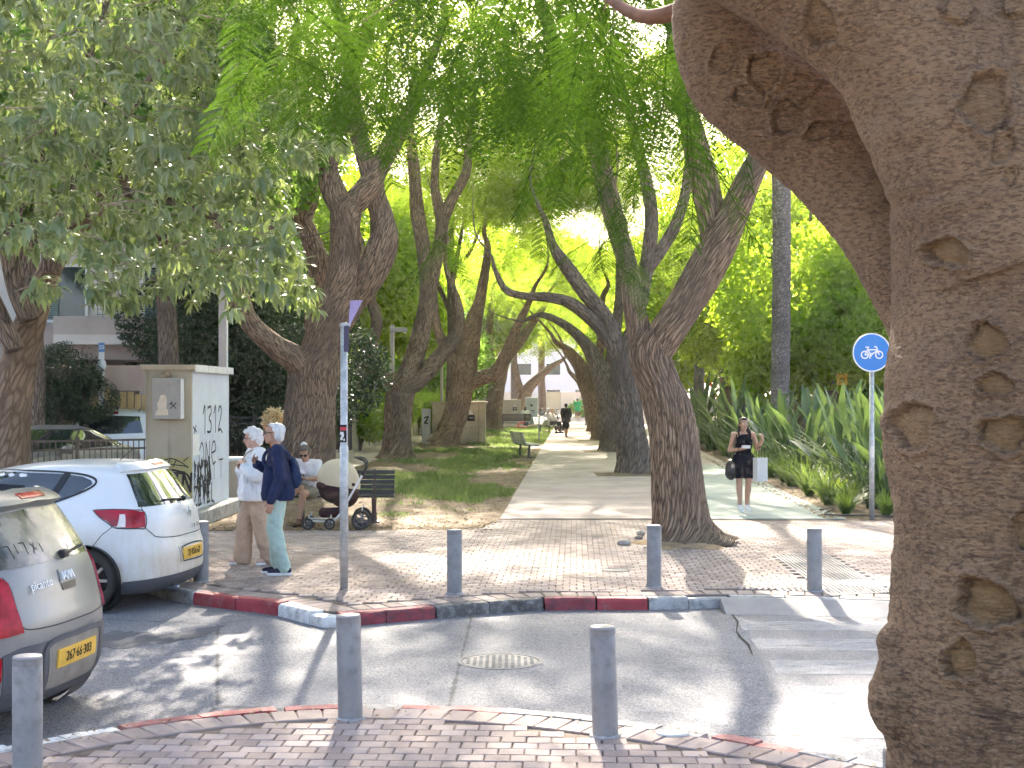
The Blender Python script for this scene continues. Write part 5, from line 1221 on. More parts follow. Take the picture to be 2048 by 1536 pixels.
# --- low concrete pillar right of the lamp, railing fences, walls
p = G(468, 1003); root = empty('gate_pillar', p, R(-3), 'low beige concrete pillar with white cap behind the old woman', 'pillar')
part('shaft', M_BEIGE, root, lambda m: m.box((0, .2, .36), (.33, .4, .76), bev=.01)); part('cap', M_WHITE, root, lambda m: m.box((0, .2, .78), (.40, .46, .08), bev=.03)); part('pipe', M_WHITE, root, lambda m: m.tube([(.19, .02, 0), (.19, .02, .74)], .016, 8))
M_RUST = mat('railing_brown', (.15, .115, .09), .7, .3, 6, .3, 60)
def railing(name, label, a, b, z0, z1, step, m, posts, bar=.014, group='railings'):
    a = Vector(a); b = Vector(b); L = (b - a).length; root = empty(name, a, 0, label, 'railing', group); u = (b - a) / L
    for z in (z0, z1, (z0 + z1) * .5 + (z1 - z0) * .38): part('rail', m, root, lambda q: q.bar(u * 0 + Vector((0, 0, z)), u * L + Vector((0, 0, z)), .03, .03))
    for i in range(int(L / step)):
        p_ = u * (i * step + step / 2); part('bar', m, root, lambda q: q.box(p_ + Vector((0, 0, (z0 + z1) / 2)), (bar, bar, z1 - z0)))
    for i in range(posts + 1):
        p_ = u * (L * i / posts); part('post', m, root, lambda q: q.box(p_ + Vector((0, 0, z1 / 2)), (.055, .055, z1 + .12), bev=.006))
    part('base_wall', M_BEIGE, root, lambda q: q.bar(Vector((0, .03, z0 / 2 - .04)), u * L + Vector((0, .03, z0 / 2 - .04)), .18, z0 + .02))
railing('steel_railing', 'rusty brown bar railing in front of the parked cars', (-8.4, 19.9, 0), (-5.55, 21.9, 0), .22, 1.30, .085, M_RUST, 3)
railing('steel_railing', 'dark bar railing behind the old couple', (X_at(450, 33), 33, 0), (X_at(565, 33.5), 33.5, 0), .3, 1.45, .09, M_DKMET, 2)
railing('steel_railing', 'dark railing between the thick trunk and the beige wall', (X_at(655, 40), 40, 0), (X_at(702, 42.5), 42.5, 0), .35, 1.5, .10, M_DKMET, 2)
def wall(label, pts, h, capm):
    a, b = Vector(pts[0]), Vector(pts[1]); root = empty('garden_wall', a, 0, label, 'wall', 'beige garden walls'); d = b - a
    part('wall_body', M_BEIGE, root, lambda m: m.bar(Vector((0, 0, h / 2 - .05)), d + Vector((0, 0, h / 2 - .05)), .22, h + .1)); part('coping', capm, root, lambda m: m.bar(Vector((0, 0, h + .03)), d + Vector((0, 0, h + .03)), .30, .06, bev=.01))
    n = int(d.length / 2.2)
    for i in range(n): q = d * ((i + .5) / n); part('joint_strip', M_SOIL, root, lambda m: m.box(q + Vector((.0, 0, h / 2)), (.26, .025, h * .9)))
wall('tall end piece of the beige wall behind the sign pole', (G(700, 905), G(742, 893)), 1.62, M_WALLP)
wall('long beige wall running back along the left footpath', (G(744, 893), G(838, 868)), 1.32, M_WALLP)
for (px, py, lab) in ((824, 868, 'red post nearest the beige wall end'), (839, 866, 'red post right of the beige wall, further back')):
    p = G(px, py); root = empty('red_post', p, 0, lab, 'post', 'red posts by the footpath'); part('shaft', mat('red_paint', (.38, .07, .04), .6, .2, 5), root, lambda m: m.lathe([(.10, -.05), (.10, 1.15), (.07, 1.2)], (0, 0, 0), 14), True); part('band', M_WHITE, root, lambda m: m.lathe([(.105, .95), (.105, 1.02)], (0, 0, 0), 14), True)
# orange planter glowing behind the man
p = Vector((X_at(552, 31.8), 31.8, 0)); root = empty('orange_planter', p, 0, 'orange planter with pale blossoms behind the old man', 'planter')
part('pot', mat('orange_pot', (.75, .20, .04), .6, .15, 4), root, lambda m: (m.lathe([(.20, 1.02), (.27, 1.30), (.25, 1.30), (.2, 1.2)], (0, 0, 0), 20), m.lathe([(.12, 0), (.14, 1.03)], (0, 0, 0), 16)), True)
quads('blossoms', leafball(500, (0, 0, 1.42), (.30, .25, .26), .10, .06, -.6, 21), leafmat('blossom', [(.8, .45, .12), (.85, .62, .2), (.85, .75, .5)], .4, .6), root)

# --- boxes and cabinets on the left of the path
def cabinet(name, label, px0, px1, top, base, depth, m, extra=None, cat='cabinet', rz=0.0):
    p = G((px0 + px1) / 2, base); k = p.y / F; wd = (px1 - px0) * k; h = (base - top) * k
    root = empty(name, p, rz, label, cat); part('body', m, root, lambda q: q.box((0, depth / 2, h / 2 - .02), (wd * .96, depth, h), bev=.012)); part('lid', m, root, lambda q: q.box((0, depth / 2, h + .02), (wd * 1.02, depth + .08, .09), bev=.012))
    if extra: extra(root, wd, h)
    return root
def subx(root, wd, h):
    part('door_line', M_SOIL, root, lambda m: m.box((wd * .36, -.006, h / 2), (.02, .01, h * .95))); part('warning_sign', M_BLACK, root, lambda m: m.box((wd * .22, -.008, h * .63), (.30, .012, .24)))
    text('sign_text', '1972', .10, M_PAPER, root, frame((wd * .22, -.016, h * .63), (1, 0, 0), (0, 0, 1))); part('vent_triangle', M_WALLP, root, lambda m: m.add([(wd * .16, -.008, h * .72), (wd * .26, -.008, h * .72), (wd * .21, -.008, h * .86)], [(0, 1, 2)]))
cabinet('substation_box', 'beige concrete substation box behind the leaning tree', 862, 973, 806, 887, 1.5, M_BEIGE, subx, 'substation')
cabinet('cable_cabinet', 'slim grey cable cabinet left of the substation box', 843, 861, 821, 888, .35, M_GREYP, lambda r, w_, h: (part('door', M_GREYP, r, lambda m: m.box((0, -.012, h * .5), (w_ * .82, .02, h * .8), bev=.004)), part('graffiti_blot', M_BLACK, r, lambda m: strokes(m, [[(-.06, .0), (.08, .05), (.02, -.1), (-.05, -.2), (.07, -.22)]], (0, -.02, h * .78), (1, 0, 0), (0, 0, 1), 1, .06, (0, -1, 0)))))
cabinet('concrete_box', 'second beige concrete box beyond the dark bench', 995, 1043, 801, 846, 1.6, M_BEIGE, subx, 'substation')
cabinet('grey_cabinet', 'grey green cabinet left of the parked bicycles', 1050, 1076, 797, 846, .8, mat('cab_green', (.40, .42, .38), .6, .1, 3), lambda r, w_, h: part('small_sign', M_BLACK, r, lambda m: m.box((0, -.008, h * .72), (w_ * .2, .012, .14))))
# --- benches
def bench(label, p, rz, L, m, ml, leg=True, s=1.0):
    root = empty('park_bench', p, rz, label, 'bench', 'park benches'); root.scale = (s, s, s)
    for k in range(5): part('back_slat', m, root, lambda q: q.box((0, .20 + .022 * k, .46 + .075 * k), (L, .028, .062), (R(-14), 0, 0), .005))
    for k in range(5): part('seat_slat', m, root, lambda q: q.box((0, -.24 + k * .09, .40 + .008 * abs(k - 2)), (L, .075, .03), None, .005))
    for x in (-L * .32, L * .32):
        part('leg', ml, root, lambda q: (q.tube([(x, .02, -.05), (x, .03, .20), (x, .0, .38)], [.055, .035, .04], 8), q.bar((x, -.28, .375), (x, .17, .375), .045, .03), q.bar((x, .17, .375), (x, .31, .80), .045, .03)))
        part('foot', ml, root, lambda q: q.box((x, .02, 0), (.18, .18, .03), None, .005))
    return root
M_PALEB = mat('bench_slat_pale', (.42, .44, .38), .5, .2, 5)
bench('black slatted bench with the seated woman and stroller', (-2.72, 22.2, 0), R(3), 1.75, M_BENCHD, M_BENCHB)
b2 = bench('pale slatted bench in side view beside the path', (.42, 45.4, 0), R(103), 1.9, M_PALEB, M_BENCHD, s=1.0)
bench('dark brown bench seen from behind beyond the lawn', (X_at(1028, 84), 84, 0), R(176), 1.95, M_BENCHB, M_DKMET, s=1.05)
bench('far bench by the path with two people sitting on it', (X_at(1090, 72.5), 72.5, 0), R(112), 1.8, M_PALEB, M_BENCHD)
# thin post on the lawn edge
p = G(1078, 884); root = empty('thin_post', p, 0, 'thin grey post at the lawn edge beyond the pale bench', 'post'); part('rod', M_GALV, root, lambda m: m.lathe([(.03, -.05), (.03, 1.05)], (0, 0, 0), 10)); part('cap', M_DKMET, root, lambda m: m.lathe([(.034, 1.04), (.03, 1.08), (0, 1.085)], (0, 0, 0), 10))
# red lawn equipment under the dark bench
p = Vector((X_at(1042, 81), 81, 0)); root = empty('red_spring_seat', p, 0, 'small red object on the ground below the dark bench', 'play equipment')
part('base', mat('bright_red', (.55, .06, .03), .5, .1, 4), root, lambda m: (m.box((0, 0, .08), (.7, .4, .16), None, .03), m.tube([(-.2, 0, .1), (-.1, 0, .35), (.2, 0, .4)], .05, 8)))
# --- bicycles at the end
def bicycle(label, X, Y, rz, m):
    root = empty('bicycle', (X, Y, 0), rz, label, 'bicycle', 'parked bicycles at the path end')
    for x in (-.52, .52):
        w_ = part('wheel', M_BLACK, root, lambda q: [q.bar((x + .33 * math.cos(a), 0, .34 + .33 * math.sin(a)), (x + .33 * math.cos(a + .40), 0, .34 + .33 * math.sin(a + .40)), .035, .035, up=(0, 1, 0)) for a in np.arange(0, 6.28, .3927)])
        part('spokes', M_GALV, w_, lambda q: [q.bar((x, 0, .34), (x + .32 * math.cos(a), 0, .34 + .32 * math.sin(a)), .006, .006, up=(0, 1, 0)) for a in np.arange(0, 6.28, .7)])
    part('frame', m, root, lambda q: [q.tube([a, b], .02, 6) for a, b in (((-.52, 0, .34), (-.15, 0, .85)), ((-.52, 0, .34), (-.05, 0, .30)), ((-.05, 0, .30), (-.18, 0, .90)), ((-.15, 0, .80), (.36, 0, .85)), ((-.05, 0, .30), (.38, 0, .75)), ((.52, 0, .34), (.34, 0, .98)))])
    part('handlebar', M_BLACK, root, lambda q: q.tube([(.30, -.28, 1.0), (.36, 0, 1.0), (.30, .28, 1.0)], .015, 6)); part('saddle', M_BLACK, root, lambda q: q.ell((-.19, 0, .93), (.14, .07, .035)))
for i, (px, Y, rz, c, lab) in enumerate([(1072, 92, .2, (.1, .2, .4), 'blue parked bicycle right of the grey cabinet'), (1102, 96, -.2, (.05, .05, .05), 'black parked bicycle behind the sitting pair'), (1120, 100, .5, (.5, .5, .5), 'silver parked bicycle beside the backpacker'), (1090, 99, .0, (.4, .4, .42), 'grey bicycle in the middle of the parked row')]):
    bicycle(lab, X_at(px, Y), Y, rz, mat('bike_%d' % i, c, .4, .05))
# --- far right: truck with orange crane, bus, yellow sign
p = Vector((X_at(1428, 88), 88, 0)); root = empty('crane_truck', p, R(-8), 'white truck with folded orange loading crane behind the bed', 'truck')
part('cab', M_WHITE, root, lambda m: m.box((1.3, 0, 1.75), (1.9, 2.2, 2.0), None, .15)); part('bed', mat('truck_bed', (.66, .62, .6), .6, .1, 2), root, lambda m: m.box((-.9, 0, 1.2), (2.9, 2.2, 1.1), None, .05))
part('crane_arm', mat('crane_orange', (.60, .10, .04), .5, .1, 3), root, lambda m: (m.bar((.35, -.8, 1.5), (-.45, -.9, 3.1), .16, .16), m.bar((-.45, -.9, 3.1), (-.75, -.9, 2.5), .14, .14), m.ell((-.45, -.9, 3.1), (.17, .15, .17)), m.box((.4, -.8, 1.6), (.45, .4, .5), None, .05)))
part('windscreen', M_GLASS, root, lambda m: m.box((1.4, -1.09, 2.2), (1.3, .04, .7), None, .05))
for x in (-1.6, 1.3): part('wheel', M_BLACK, root, lambda m: m.lathe([(.2, -.12), (.45, -.12), (.48, 0), (.45, .12), (.2, .12)], (x, -.95, .48), 20, Matrix.Rotation(R(90), 3, 'X')))
p = Vector((X_at(1486, 76), 76, 0)); root = empty('dark_bus', p, R(-4), 'dark blue bus rear with lights behind the planting bed', 'bus')
part('body', mat('bus_blue', (.055, .075, .11), .35, .05, 2), root, lambda m: m.box((0, 4, 1.65), (1.45 * .95, 8, 2.1), None, .12)); part('rear_window', M_GLASS, root, lambda m: m.box((0, -.02, 2.3), (1.15, .04, .6), None, .02))
part('tail_light', mat('lamp_red', (.7, .05, .05), .3, 0), root, lambda m: m.box((.58, -.03, 2.55), (.1, .05, .1))); part('tail_light', mat('lamp_amber', (.9, .5, .1), .3, 0), root, lambda m: m.box((-.58, -.03, 2.55), (.1, .05, .1))); part('round_marker', mat('marker_orange', (.85, .25, .04), .4, 0), root, lambda m: m.lathe([(0, .02), (.14, .02), (.14, 0)], (.28, -.03, 2.35), 16, Matrix.Rotation(R(90), 3, 'X')))
for x in (-.5, .5): part('wheel', M_BLACK, root, lambda m: m.lathe([(.2, -.12), (.45, -.12), (.48, 0), (.45, .12), (.2, .12)], (x, 1.4, .48), 20, Matrix.Rotation(R(90), 3, 'Y')))
p = Vector((X_at(1684, 46), 46, 0)); root = empty('yellow_sign', p, 0, 'square yellow sign above the bird-of-paradise leaves', 'sign'); part('post', M_GALV, root, lambda m: m.lathe([(.03, -.05), (.03, 2.7)], (0, .03, 0), 10)); part('plate', mat('yellow_plate', (.80, .46, .03), .5, .05, 3), root, lambda m: m.box((0, 0, 2.48), (.34, .012, .38))); part('lettering', M_BLACK, root, lambda m: [m.box((0, -.008, 2.36 + k * .05), (.2 - .04 * (k % 2), .003, .015)) for k in range(4)])
p = Vector((X_at(1628, 50), 50, 0)); root = empty('orange_sign', p, 0, 'small pale orange sign left of the yellow one', 'sign'); part('post', M_GALV, root, lambda m: m.lathe([(.03, -.05), (.03, 2.5)], (0, .03, 0), 10)); part('plate', mat('pale_orange', (.70, .38, .25), .5, .05, 3), root, lambda m: m.box((0, 0, 2.4), (.26, .012, .30)))
# right hand low fence beyond the tree row
a = Vector(axp(5.75, 52) + (0,)); b = Vector(axp(6.0, 110) + (0,)); root = empty('low_fence', a, 0, 'low grey fence along the far side path', 'fence')
for i in range(24): q = (b - a) * (i / 24); part('picket_panel', M_GREYP, root, lambda m: m.box(q + Vector((0, .9, .5)), (.05, 1.9, .9)))
# ================================================================ CARS
def paint(name, col, dust, rough=.3, metal=0.0, amt=.6, dz=(.2, 1.0)):
    s = N(name); ob = s.tc(); sx = s.n('ShaderNodeSeparateXYZ'); s.l(ob, sx.inputs[0])
    mr = s.n('ShaderNodeMapRange'); mr.inputs[1].default_value = dz[1]; mr.inputs[2].default_value = dz[0]; s.l(sx.outputs[2], mr.inputs[0])
    f = s.math('MULTIPLY', s.ramp(s.noise(ob, 2.5, 5, .65), [(.3, .25), (.7, 1.)]), mr.outputs[0])
    st = s.noise(s.mapping(ob, (22, 22, 4)), 1.0, 4); f = s.math('MULTIPLY', f, s.ramp(st, [(.35, .6), (.6, 1.)]))
    f = s.math('MULTIPLY', f, amt); c = s.mix(f, col, dust)
    ro = s.n('ShaderNodeMix'); s.l(f, ro.inputs[0]); ro.inputs[2].default_value = rough; ro.inputs[3].default_value = .8
    return s.done(c, ro.outputs[0], None, .5, metal, **{'Coat Weight': .35, 'Coat Roughness': .12})
M_CGLASS = mat('car_glass', (.018, .026, .025), .04, .0, spec=1.0, **{'Coat Weight': 1.0, 'Coat Roughness': .02})
def dusty_glass():
    s = N('dusty_car_glass'); ob = s.tc(); d = s.ramp(s.noise(ob, 3.2, 5, .6), [(.38, 0.), (.68, 1.)])
    c = s.mix(s.math('MULTIPLY', d, .8), (.05, .055, .05), (.42, .37, .27)); ro = s.n('ShaderNodeMix'); s.l(d, ro.inputs[0]); ro.inputs[2].default_value = .06; ro.inputs[3].default_value = .55
    return s.done(c, ro.outputs[0], None, .9)
M_DGLASS = dusty_glass()
M_TYRE = mat('tyre', (.055, .048, .042), .85, .25, 8, .3, 60); M_RIM = mat('dusty_alloy', (.46, .37, .29), .5, .2, 8, metal=.2); M_PLAST = mat('grey_plastic', (.10, .10, .11), .6, .15, 5, .2, 70); M_BLK = mat('gloss_black', (.012, .012, .013), .35, 0); M_TRIM = mat('black_trim', (.03, .03, .032), .5, 0)
def redlens():
    s = N('tail_lens'); ob = s.tc(); v = s.noise(s.mapping(ob, (3, 12, 12)), 1.0, 3); c = s.mix(s.ramp(v, [(.4, 0.), (.65, 1.)]), (.26, .002, .010), (.50, .010, .03))
    return s.done(c, .16, None, .35)
M_RED = redlens(); M_CLEAR = mat('clear_lens', (.72, .62, .55), .1, .1, 20, spec=.9); M_CHROME = mat('chrome', (.62, .62, .63), .15, 0, metal=1.0); M_PLATE = mat('plate_yellow', (.78, .46, .06), .5, .1, 12, wear=(.5, .36, .2), wearamt=.5)
class Car:
    def __init__(s, name, loc, rz, rows, label, cat='car', ne=2.7, cf=.8, group='parked cars'):
        s.root = empty(name, loc, rz, label, cat, group); t = spline(rows, 90)
        order = np.maximum.accumulate(t[:, 0] + np.arange(90) * 1e-6); t[:, 0] = order; s.t = t; s.ne = ne; s.cf = cf
    def lv(s, z): return [float(np.interp(z, s.t[:, 0], s.t[:, k])) for k in (1, 2, 3, 4)]   # w, xr, xf, c
    def pt(s, t, z, sg=-1, lvl=None):
        w_, xr, xf, c = lvl or s.lv(z); c = min(c, (xr - xf) * .45); cf = min(s.cf, (xr - xf) * .45); L = (xr - c) - (xf + cf)
        if t <= 1: a = t * math.pi / 2; return Vector((xr - c + c * max(0, math.cos(a)) ** (2 / s.ne), sg * w_ * math.sin(a) ** (2 / s.ne), z))
        if t <= 1 + L: return Vector((xr - c - (t - 1), sg * w_, z))
        a = min(1, (t - 1 - L) / 1.0) * math.pi / 2; return Vector((xf + cf - cf * math.sin(a) ** (2 / s.ne), sg * w_ * max(0, math.cos(a)) ** (2 / s.ne), z))
    def tr(s, y, z): w_ = s.lv(z)[0]; return math.asin(min(1, abs(y) / w_) ** (s.ne / 2)) / (math.pi / 2)
    def ts(s, x, z):
        w_, xr, xf, c = s.lv(z); c = min(c, (xr - xf) * .45); u = (x - (xr - c)) / c
        return math.acos(min(1, max(0, u)) ** (s.ne / 2)) / (math.pi / 2) if u > 0 else 1 + (xr - c - x)
    def nm(s, t, z, sg):
        e = .004; a = s.pt(t + e, z, sg) - s.pt(max(0, t - e), z, sg); b = s.pt(t, z + e, sg) - s.pt(t, z - e, sg); n = a.cross(b)
        if n.length < 1e-9: return Vector((1, 0, 0))
        n.normalize(); q = s.pt(t, z, sg); ctr = Vector((-1.2, 0, .7)); return n if n.dot(q - ctr) > 0 else -n
    def body(s, m, wheels, r=.345):
        mb = MB(); nl = len(s.t); ts_ = list(np.linspace(0, 1, 15)) + ['s%d' % k for k in range(1, 20)] + ['f%d' % k for k in range(0, 13)]
        rows = []
        for i in range(nl):
            z = s.t[i, 0]; lvl = [float(q) for q in s.t[i, 1:5]]; w_, xr, xf, c = lvl; c = min(c, (xr - xf) * .45); cf = min(s.cf, (xr - xf) * .45); L = (xr - c) - (xf + cf); half = []
            for q in ts_:
                t = q if not isinstance(q, str) else (1 + L * int(q[1:]) / 20 if q[0] == 's' else 1 + L + int(q[1:]) / 12)
                half.append((t, z, lvl))
            rows.append([s.pt(*h[:2], -1, h[2]) for h in half] + [s.pt(*h[:2], 1, h[2]) for h in half[-2:0:-1]])
        k = len(rows[0]); vs = [p for r_ in rows for p in r_]
        fs = [(i * k + j, i * k + (j + 1) % k, (i + 1) * k + (j + 1) % k, (i + 1) * k + j) for i in range(nl - 1) for j in range(k)]
        fs += [tuple(range(k))[::-1], tuple((nl - 1) * k + j for j in range(k))]
        mb.add(vs, fs); o = mb.obj('body', m, None, True)
        cut = MB()
        for (x, y) in wheels: cut.lathe([(r, -.25), (r, .25)], (x, y, .31), 48, Matrix.Rotation(R(90), 3, 'X'))
        co = cut.obj('cut', m); COL.objects.unlink(co); COL.objects.unlink(o); md = o.modifiers.new('b', 'BOOLEAN'); md.object = co; md.operation = 'DIFFERENCE'; md.solver = 'EXACT'
        me = evaluated(o, co); COL.objects.link(o); o.modifiers.clear(); o.data = me; bpy.data.objects.remove(co)
        me.polygons.foreach_set('use_smooth', [True] * len(me.polygons)); me.set_sharp_from_angle(angle=R(38)); o.parent = s.root; s.b = o
        for (x, y) in wheels:
            sg = -1 if y < 0 else 1
            part('wheel_well', M_BLK, s.root, lambda q: (q.lathe([(r + .002, -.09 if sg < 0 else -.17), (r + .002, .17 if sg < 0 else .09)], (x, y, .31), 40, Matrix.Rotation(R(90), 3, 'X'), False), q.box((x, y - sg * .17, .52), (r * 1.9, .03, .40))), True)
    def patch(s, name, top, bot, m, sg=-1, off=.006, mode='t', rows=6, cols=14, parent=None, skirt=.02):
        cv = (lambda q: q) if mode == 't' else ((lambda q: (s.ts(q[0], q[1]), q[1])) if mode == 's' else (lambda q: (s.tr(q[0], q[1]), q[1])))
        def res(ps):
            d = [0.]
            for i in range(1, len(ps)): d.append(d[-1] + math.hypot(ps[i][0] - ps[i - 1][0], ps[i][1] - ps[i - 1][1]))
            return [(float(np.interp(q, d, [p[0] for p in ps])), float(np.interp(q, d, [p[1] for p in ps]))) for q in np.linspace(0, d[-1], cols + 1)]
        A, B = res(top), res(bot); mb = MB(); vs = []; lo = []
        def put(q, o_):
            sgn = sg
            if mode == 'r': sgn = -1 if q[0] < 0 else 1
            t, z = cv(q); return s.pt(t, z, sgn) + s.nm(t, z, sgn) * o_
        for i in range(rows + 1):
            for j in range(cols + 1):
                f = i / rows; q = (A[j][0] * (1 - f) + B[j][0] * f, A[j][1] * (1 - f) + B[j][1] * f); vs.append(put(q, off)); lo.append(put(q, off - skirt))
        k = cols + 1; n0 = len(vs); fs = [(i * k + j, i * k + j + 1, (i + 1) * k + j + 1, (i + 1) * k + j) for i in range(rows) for j in range(cols)]
        ring = [j for j in range(k)] + [i * k + cols for i in range(1, rows + 1)] + [rows * k + j for j in range(cols - 1, -1, -1)] + [i * k for i in range(rows - 1, 0, -1)]
        vs += [lo[i] for i in ring]; R_ = len(ring); fs += [(ring[(i + 1) % R_], ring[i], n0 + i, n0 + (i + 1) % R_) for i in range(R_)]
        mb.add(vs, fs); return mb.obj(name, m, parent or s.root, True, 40)
    def line(s, name, pts, wd, m, mode='s', sg=-1, off=.002, parent=None, n=24):
        pts = spline(pts, n); mb = MB(); vs = []
        cv = (lambda q: q) if mode == 't' else ((lambda q: (s.ts(q[0], q[1]), q[1])) if mode == 's' else (lambda q: (s.tr(q[0], q[1]), q[1])))
        P_ = []; Nn = []
        for q in pts:
            sgn = sg if mode != 'r' else (-1 if q[0] < 0 else 1); t, z = cv(q); nn = s.nm(t, z, sgn); P_.append(s.pt(t, z, sgn) + nn * off); Nn.append(nn)
        for i in range(n):
            d = (P_[min(i + 1, n - 1)] - P_[max(0, i - 1)]).normalized(); e = d.cross(Nn[i]).normalized() * wd / 2; vs += [P_[i] - e, P_[i] + e]
        mb.add(vs, [(2 * i, 2 * i + 1, 2 * i + 3, 2 * i + 2) for i in range(n - 1)]); return mb.obj(name, m, parent or s.root, True)
    def at(s, y, z, off=.01, up=None):
        sgn = -1 if y < 0 else 1; t = s.tr(y, z); p = s.pt(t, z, sgn); n = s.nm(t, z, sgn); ux = Vector((0, 1, 0)) - n * n.y; uz = n.cross(ux)
        if uz.z < 0: uz = -uz
        return frame(p + n * off, ux, uz)
    def wheel(s, x, y, rt=.305, spokes=9, m=None):
        w_ = empty('wheel', (x, y, rt)); w_.parent = s.root; sg = -1 if y < 0 else 1; RX = Matrix.Rotation(R(90), 3, 'X'); hw = .095
        part('tyre', M_TYRE, w_, lambda q: q.lathe([(.205, -hw), (rt - .05, -hw - .008), (rt - .015, -hw + .005), (rt, -hw + .03), (rt, hw - .03), (rt - .015, hw - .005), (rt - .05, hw + .008), (.205, hw)], (0, 0, 0), 56, RX, False), True).data.set_sharp_from_angle(angle=R(40))
        def rim(q):
            q.lathe([(.208, -.085), (.200, -.085), (.190, -.07), (.190, .05), (.205, .08)], (0, 0, 0), 48, RX, False); q.lathe([(0, .0), (.055, .0), (.055, .03)], (0, sg * .06, 0), 20, RX)
            for k in range(spokes):
                a = 6.2832 * k / spokes; d = Vector((math.cos(a), 0, math.sin(a))); q.bar(d * .03 + Vector((0, sg * .058, 0)), d * .197 + Vector((0, sg * .066, 0)), .03, .022, up=(0, 1, 0), bev=.004)
        part('rim', m or M_RIM, w_, rim); part('brake_disc', M_BLK, w_, lambda q: q.lathe([(0, 0), (.188, 0), (.188, .01), (0, .01)], (0, -sg * .0, 0), 32, RX)); part('hub_bolt', M_BLK, w_, lambda q: [q.lathe([(0, .0), (.009, .0), (.009, .02)], (.033 * math.cos(a), sg * .075, .033 * math.sin(a)), 8, RX) for a in np.arange(0, 6.2, 1.2566)])

# ---------------- white hatchback
wh = Car('parked_hatchback', (-4.03, 14.60, -.12), R(-6.5), [(.16, .76, .56, -3.05, .45), (.20, .80, .66, -3.2, .45), (.30, .835, .745, -3.28, .48), (.42, .843, .765, -3.29, .5), (.56, .846, .765, -3.28, .52), (.68, .846, .735, -3.24, .55), (.80, .84, .72, -3.15, .55), (.90, .828, .705, -2.95, .55), (.98, .812, .675, -2.5, .55), (1.04, .79, .64, -2.1, .52), (1.14, .745, .57, -1.85, .5), (1.24, .70, .50, -1.6, .48), (1.33, .65, .435, -1.3, .46), (1.39, .585, .37, -1.0, .45), (1.42, .50, .28, -.8, .4), (1.438, .36, .10, -.6, .3), (1.446, .18, -.12, -.45, .2)],
         'dirty white hatchback parked at the far kerb, seen from rear left', cf=1.0)
M_WPAINT = paint('white_car_paint', (.76, .75, .73), (.58, .45, .28), .26, 0, .9, (.45, .98)); M_GPAINT = paint('grey_car_paint', (.21, .215, .22), (.38, .35, .30), .30, .3, .62, (.1, 1.9))
wh.body(M_WPAINT, [(0, -.74), (0, .74), (-2.47, -.74), (-2.47, .74)])
for x in (0, -2.47):
    for y in (-.735, .735): wh.wheel(x, y)
sw = wh.patch('rear_side_window', [(-1.62, 1.30), (-1.2, 1.345), (-.7, 1.345), (-.30, 1.33)], [(-1.72, 1.0), (-1.2, 1.01), (-.75, 1.02), (-.48, 1.045)], M_CGLASS, mode='s', off=.004)
wh.patch('quarter_window', [(-.255, 1.325), (-.12, 1.31), (-.01, 1.27), (.0, 1.24)], [(-.42, 1.055), (-.30, 1.09), (-.10, 1.17), (-.01, 1.225)], M_CGLASS, mode='s', off=.004)
wh.line('window_trim', [(-1.7, .985), (-1.1, .992), (-.62, 1.012), (-.36, 1.06), (-.08, 1.165), (.03, 1.235), (.01, 1.29), (-.15, 1.33), (-.5, 1.355), (-1.0, 1.362), (-1.6, 1.33)], .022, M_TRIM, off=.006, n=70)
wh.line('window_pillar', [(-.45, 1.03), (-.36, 1.16), (-.27, 1.34)], .07, M_TRIM, off=.008)
wh.patch('headrest', [(-.95, 1.22), (-.80, 1.235), (-.68, 1.22)], [(-.98, 1.03), (-.8, 1.03), (-.66, 1.03)], M_BLK, mode='s', off=.0052, skirt=.001, parent=sw)
wh.line('door_seam', [(-.36, 1.02), (-.27, .93), (-.24, .80), (-.30, .66), (-.40, .56)], .008, M_TRIM); wh.line('door_seam', [(-1.5, .99), (-1.48, .7), (-1.5, .3)], .008, M_TRIM)
rg = wh.patch('rear_window', [(-.56, 1.325), (0, 1.345), (.56, 1.325)], [(-.70, 1.015), (0, 1.03), (.70, 1.015)], M_CGLASS, mode='r', off=.005, cols=20)
wh.patch('spoiler', [(-.50, 1.405), (0, 1.415), (.50, 1.405)], [(-.585, 1.338), (0, 1.356), (.585, 1.338)], M_WPAINT, mode='r', off=.035, skirt=.06, cols=20)
wh.patch('brake_light', [(-.13, 1.388), (.13, 1.388)], [(-.13, 1.372), (.13, 1.372)], M_RED, mode='r', off=.040, skirt=.01)
for sg in (-1, 1):
    tl = wh.patch('tail_light', [(1.06, .985), (.9, .995), (.70, .985), (.58, .965)], [(.94, .845), (.85, .825), (.70, .82), (.60, .825)], M_RED, sg=sg, mode='t', off=.012)
    wh.patch('clear_lens', [(.855, .95), (.80, .95)], [(.90, .832), (.82, .83)], M_CLEAR, sg=sg, mode='t', off=.0145, skirt=.004, parent=tl, rows=4, cols=4)
    wh.line('lamp_edge', [(1.07, .99), (.9, 1.0), (.70, .99), (.575, .97), (.595, .82), (.70, .814), (.85, .818), (.945, .84), (1.07, .99)], .010, M_TRIM, mode='t', sg=sg, off=.006, n=40)
    wh.line('bumper_seam', [(.60, .82), (.52, .76), (.45, .72), (.2, .70), (.0, .70)], .008, M_TRIM, mode='t', sg=sg); wh.line('bumper_seam', [(.94, .84), (1.05, .72), (1.18, .60)], .007, M_TRIM, mode='t', sg=sg)
    wh.line('hatch_seam', [(.60, 1.03), (.57, .95)], .008, M_TRIM, mode='t', sg=sg)
    wh.patch('lower_bumper', [(.93, .30), (.8, .31), (.4, .33), (.0, .335)], [(.93, .17), (.8, .17), (.4, .17), (.0, .17)], M_PLAST, sg=sg, mode='t', off=.008)
pl = wh.patch('plate_recess', [(-.34, .60), (.34, .60)], [(-.31, .435), (.31, .435)], M_WPAINT, mode='r', off=.010, skirt=.015)
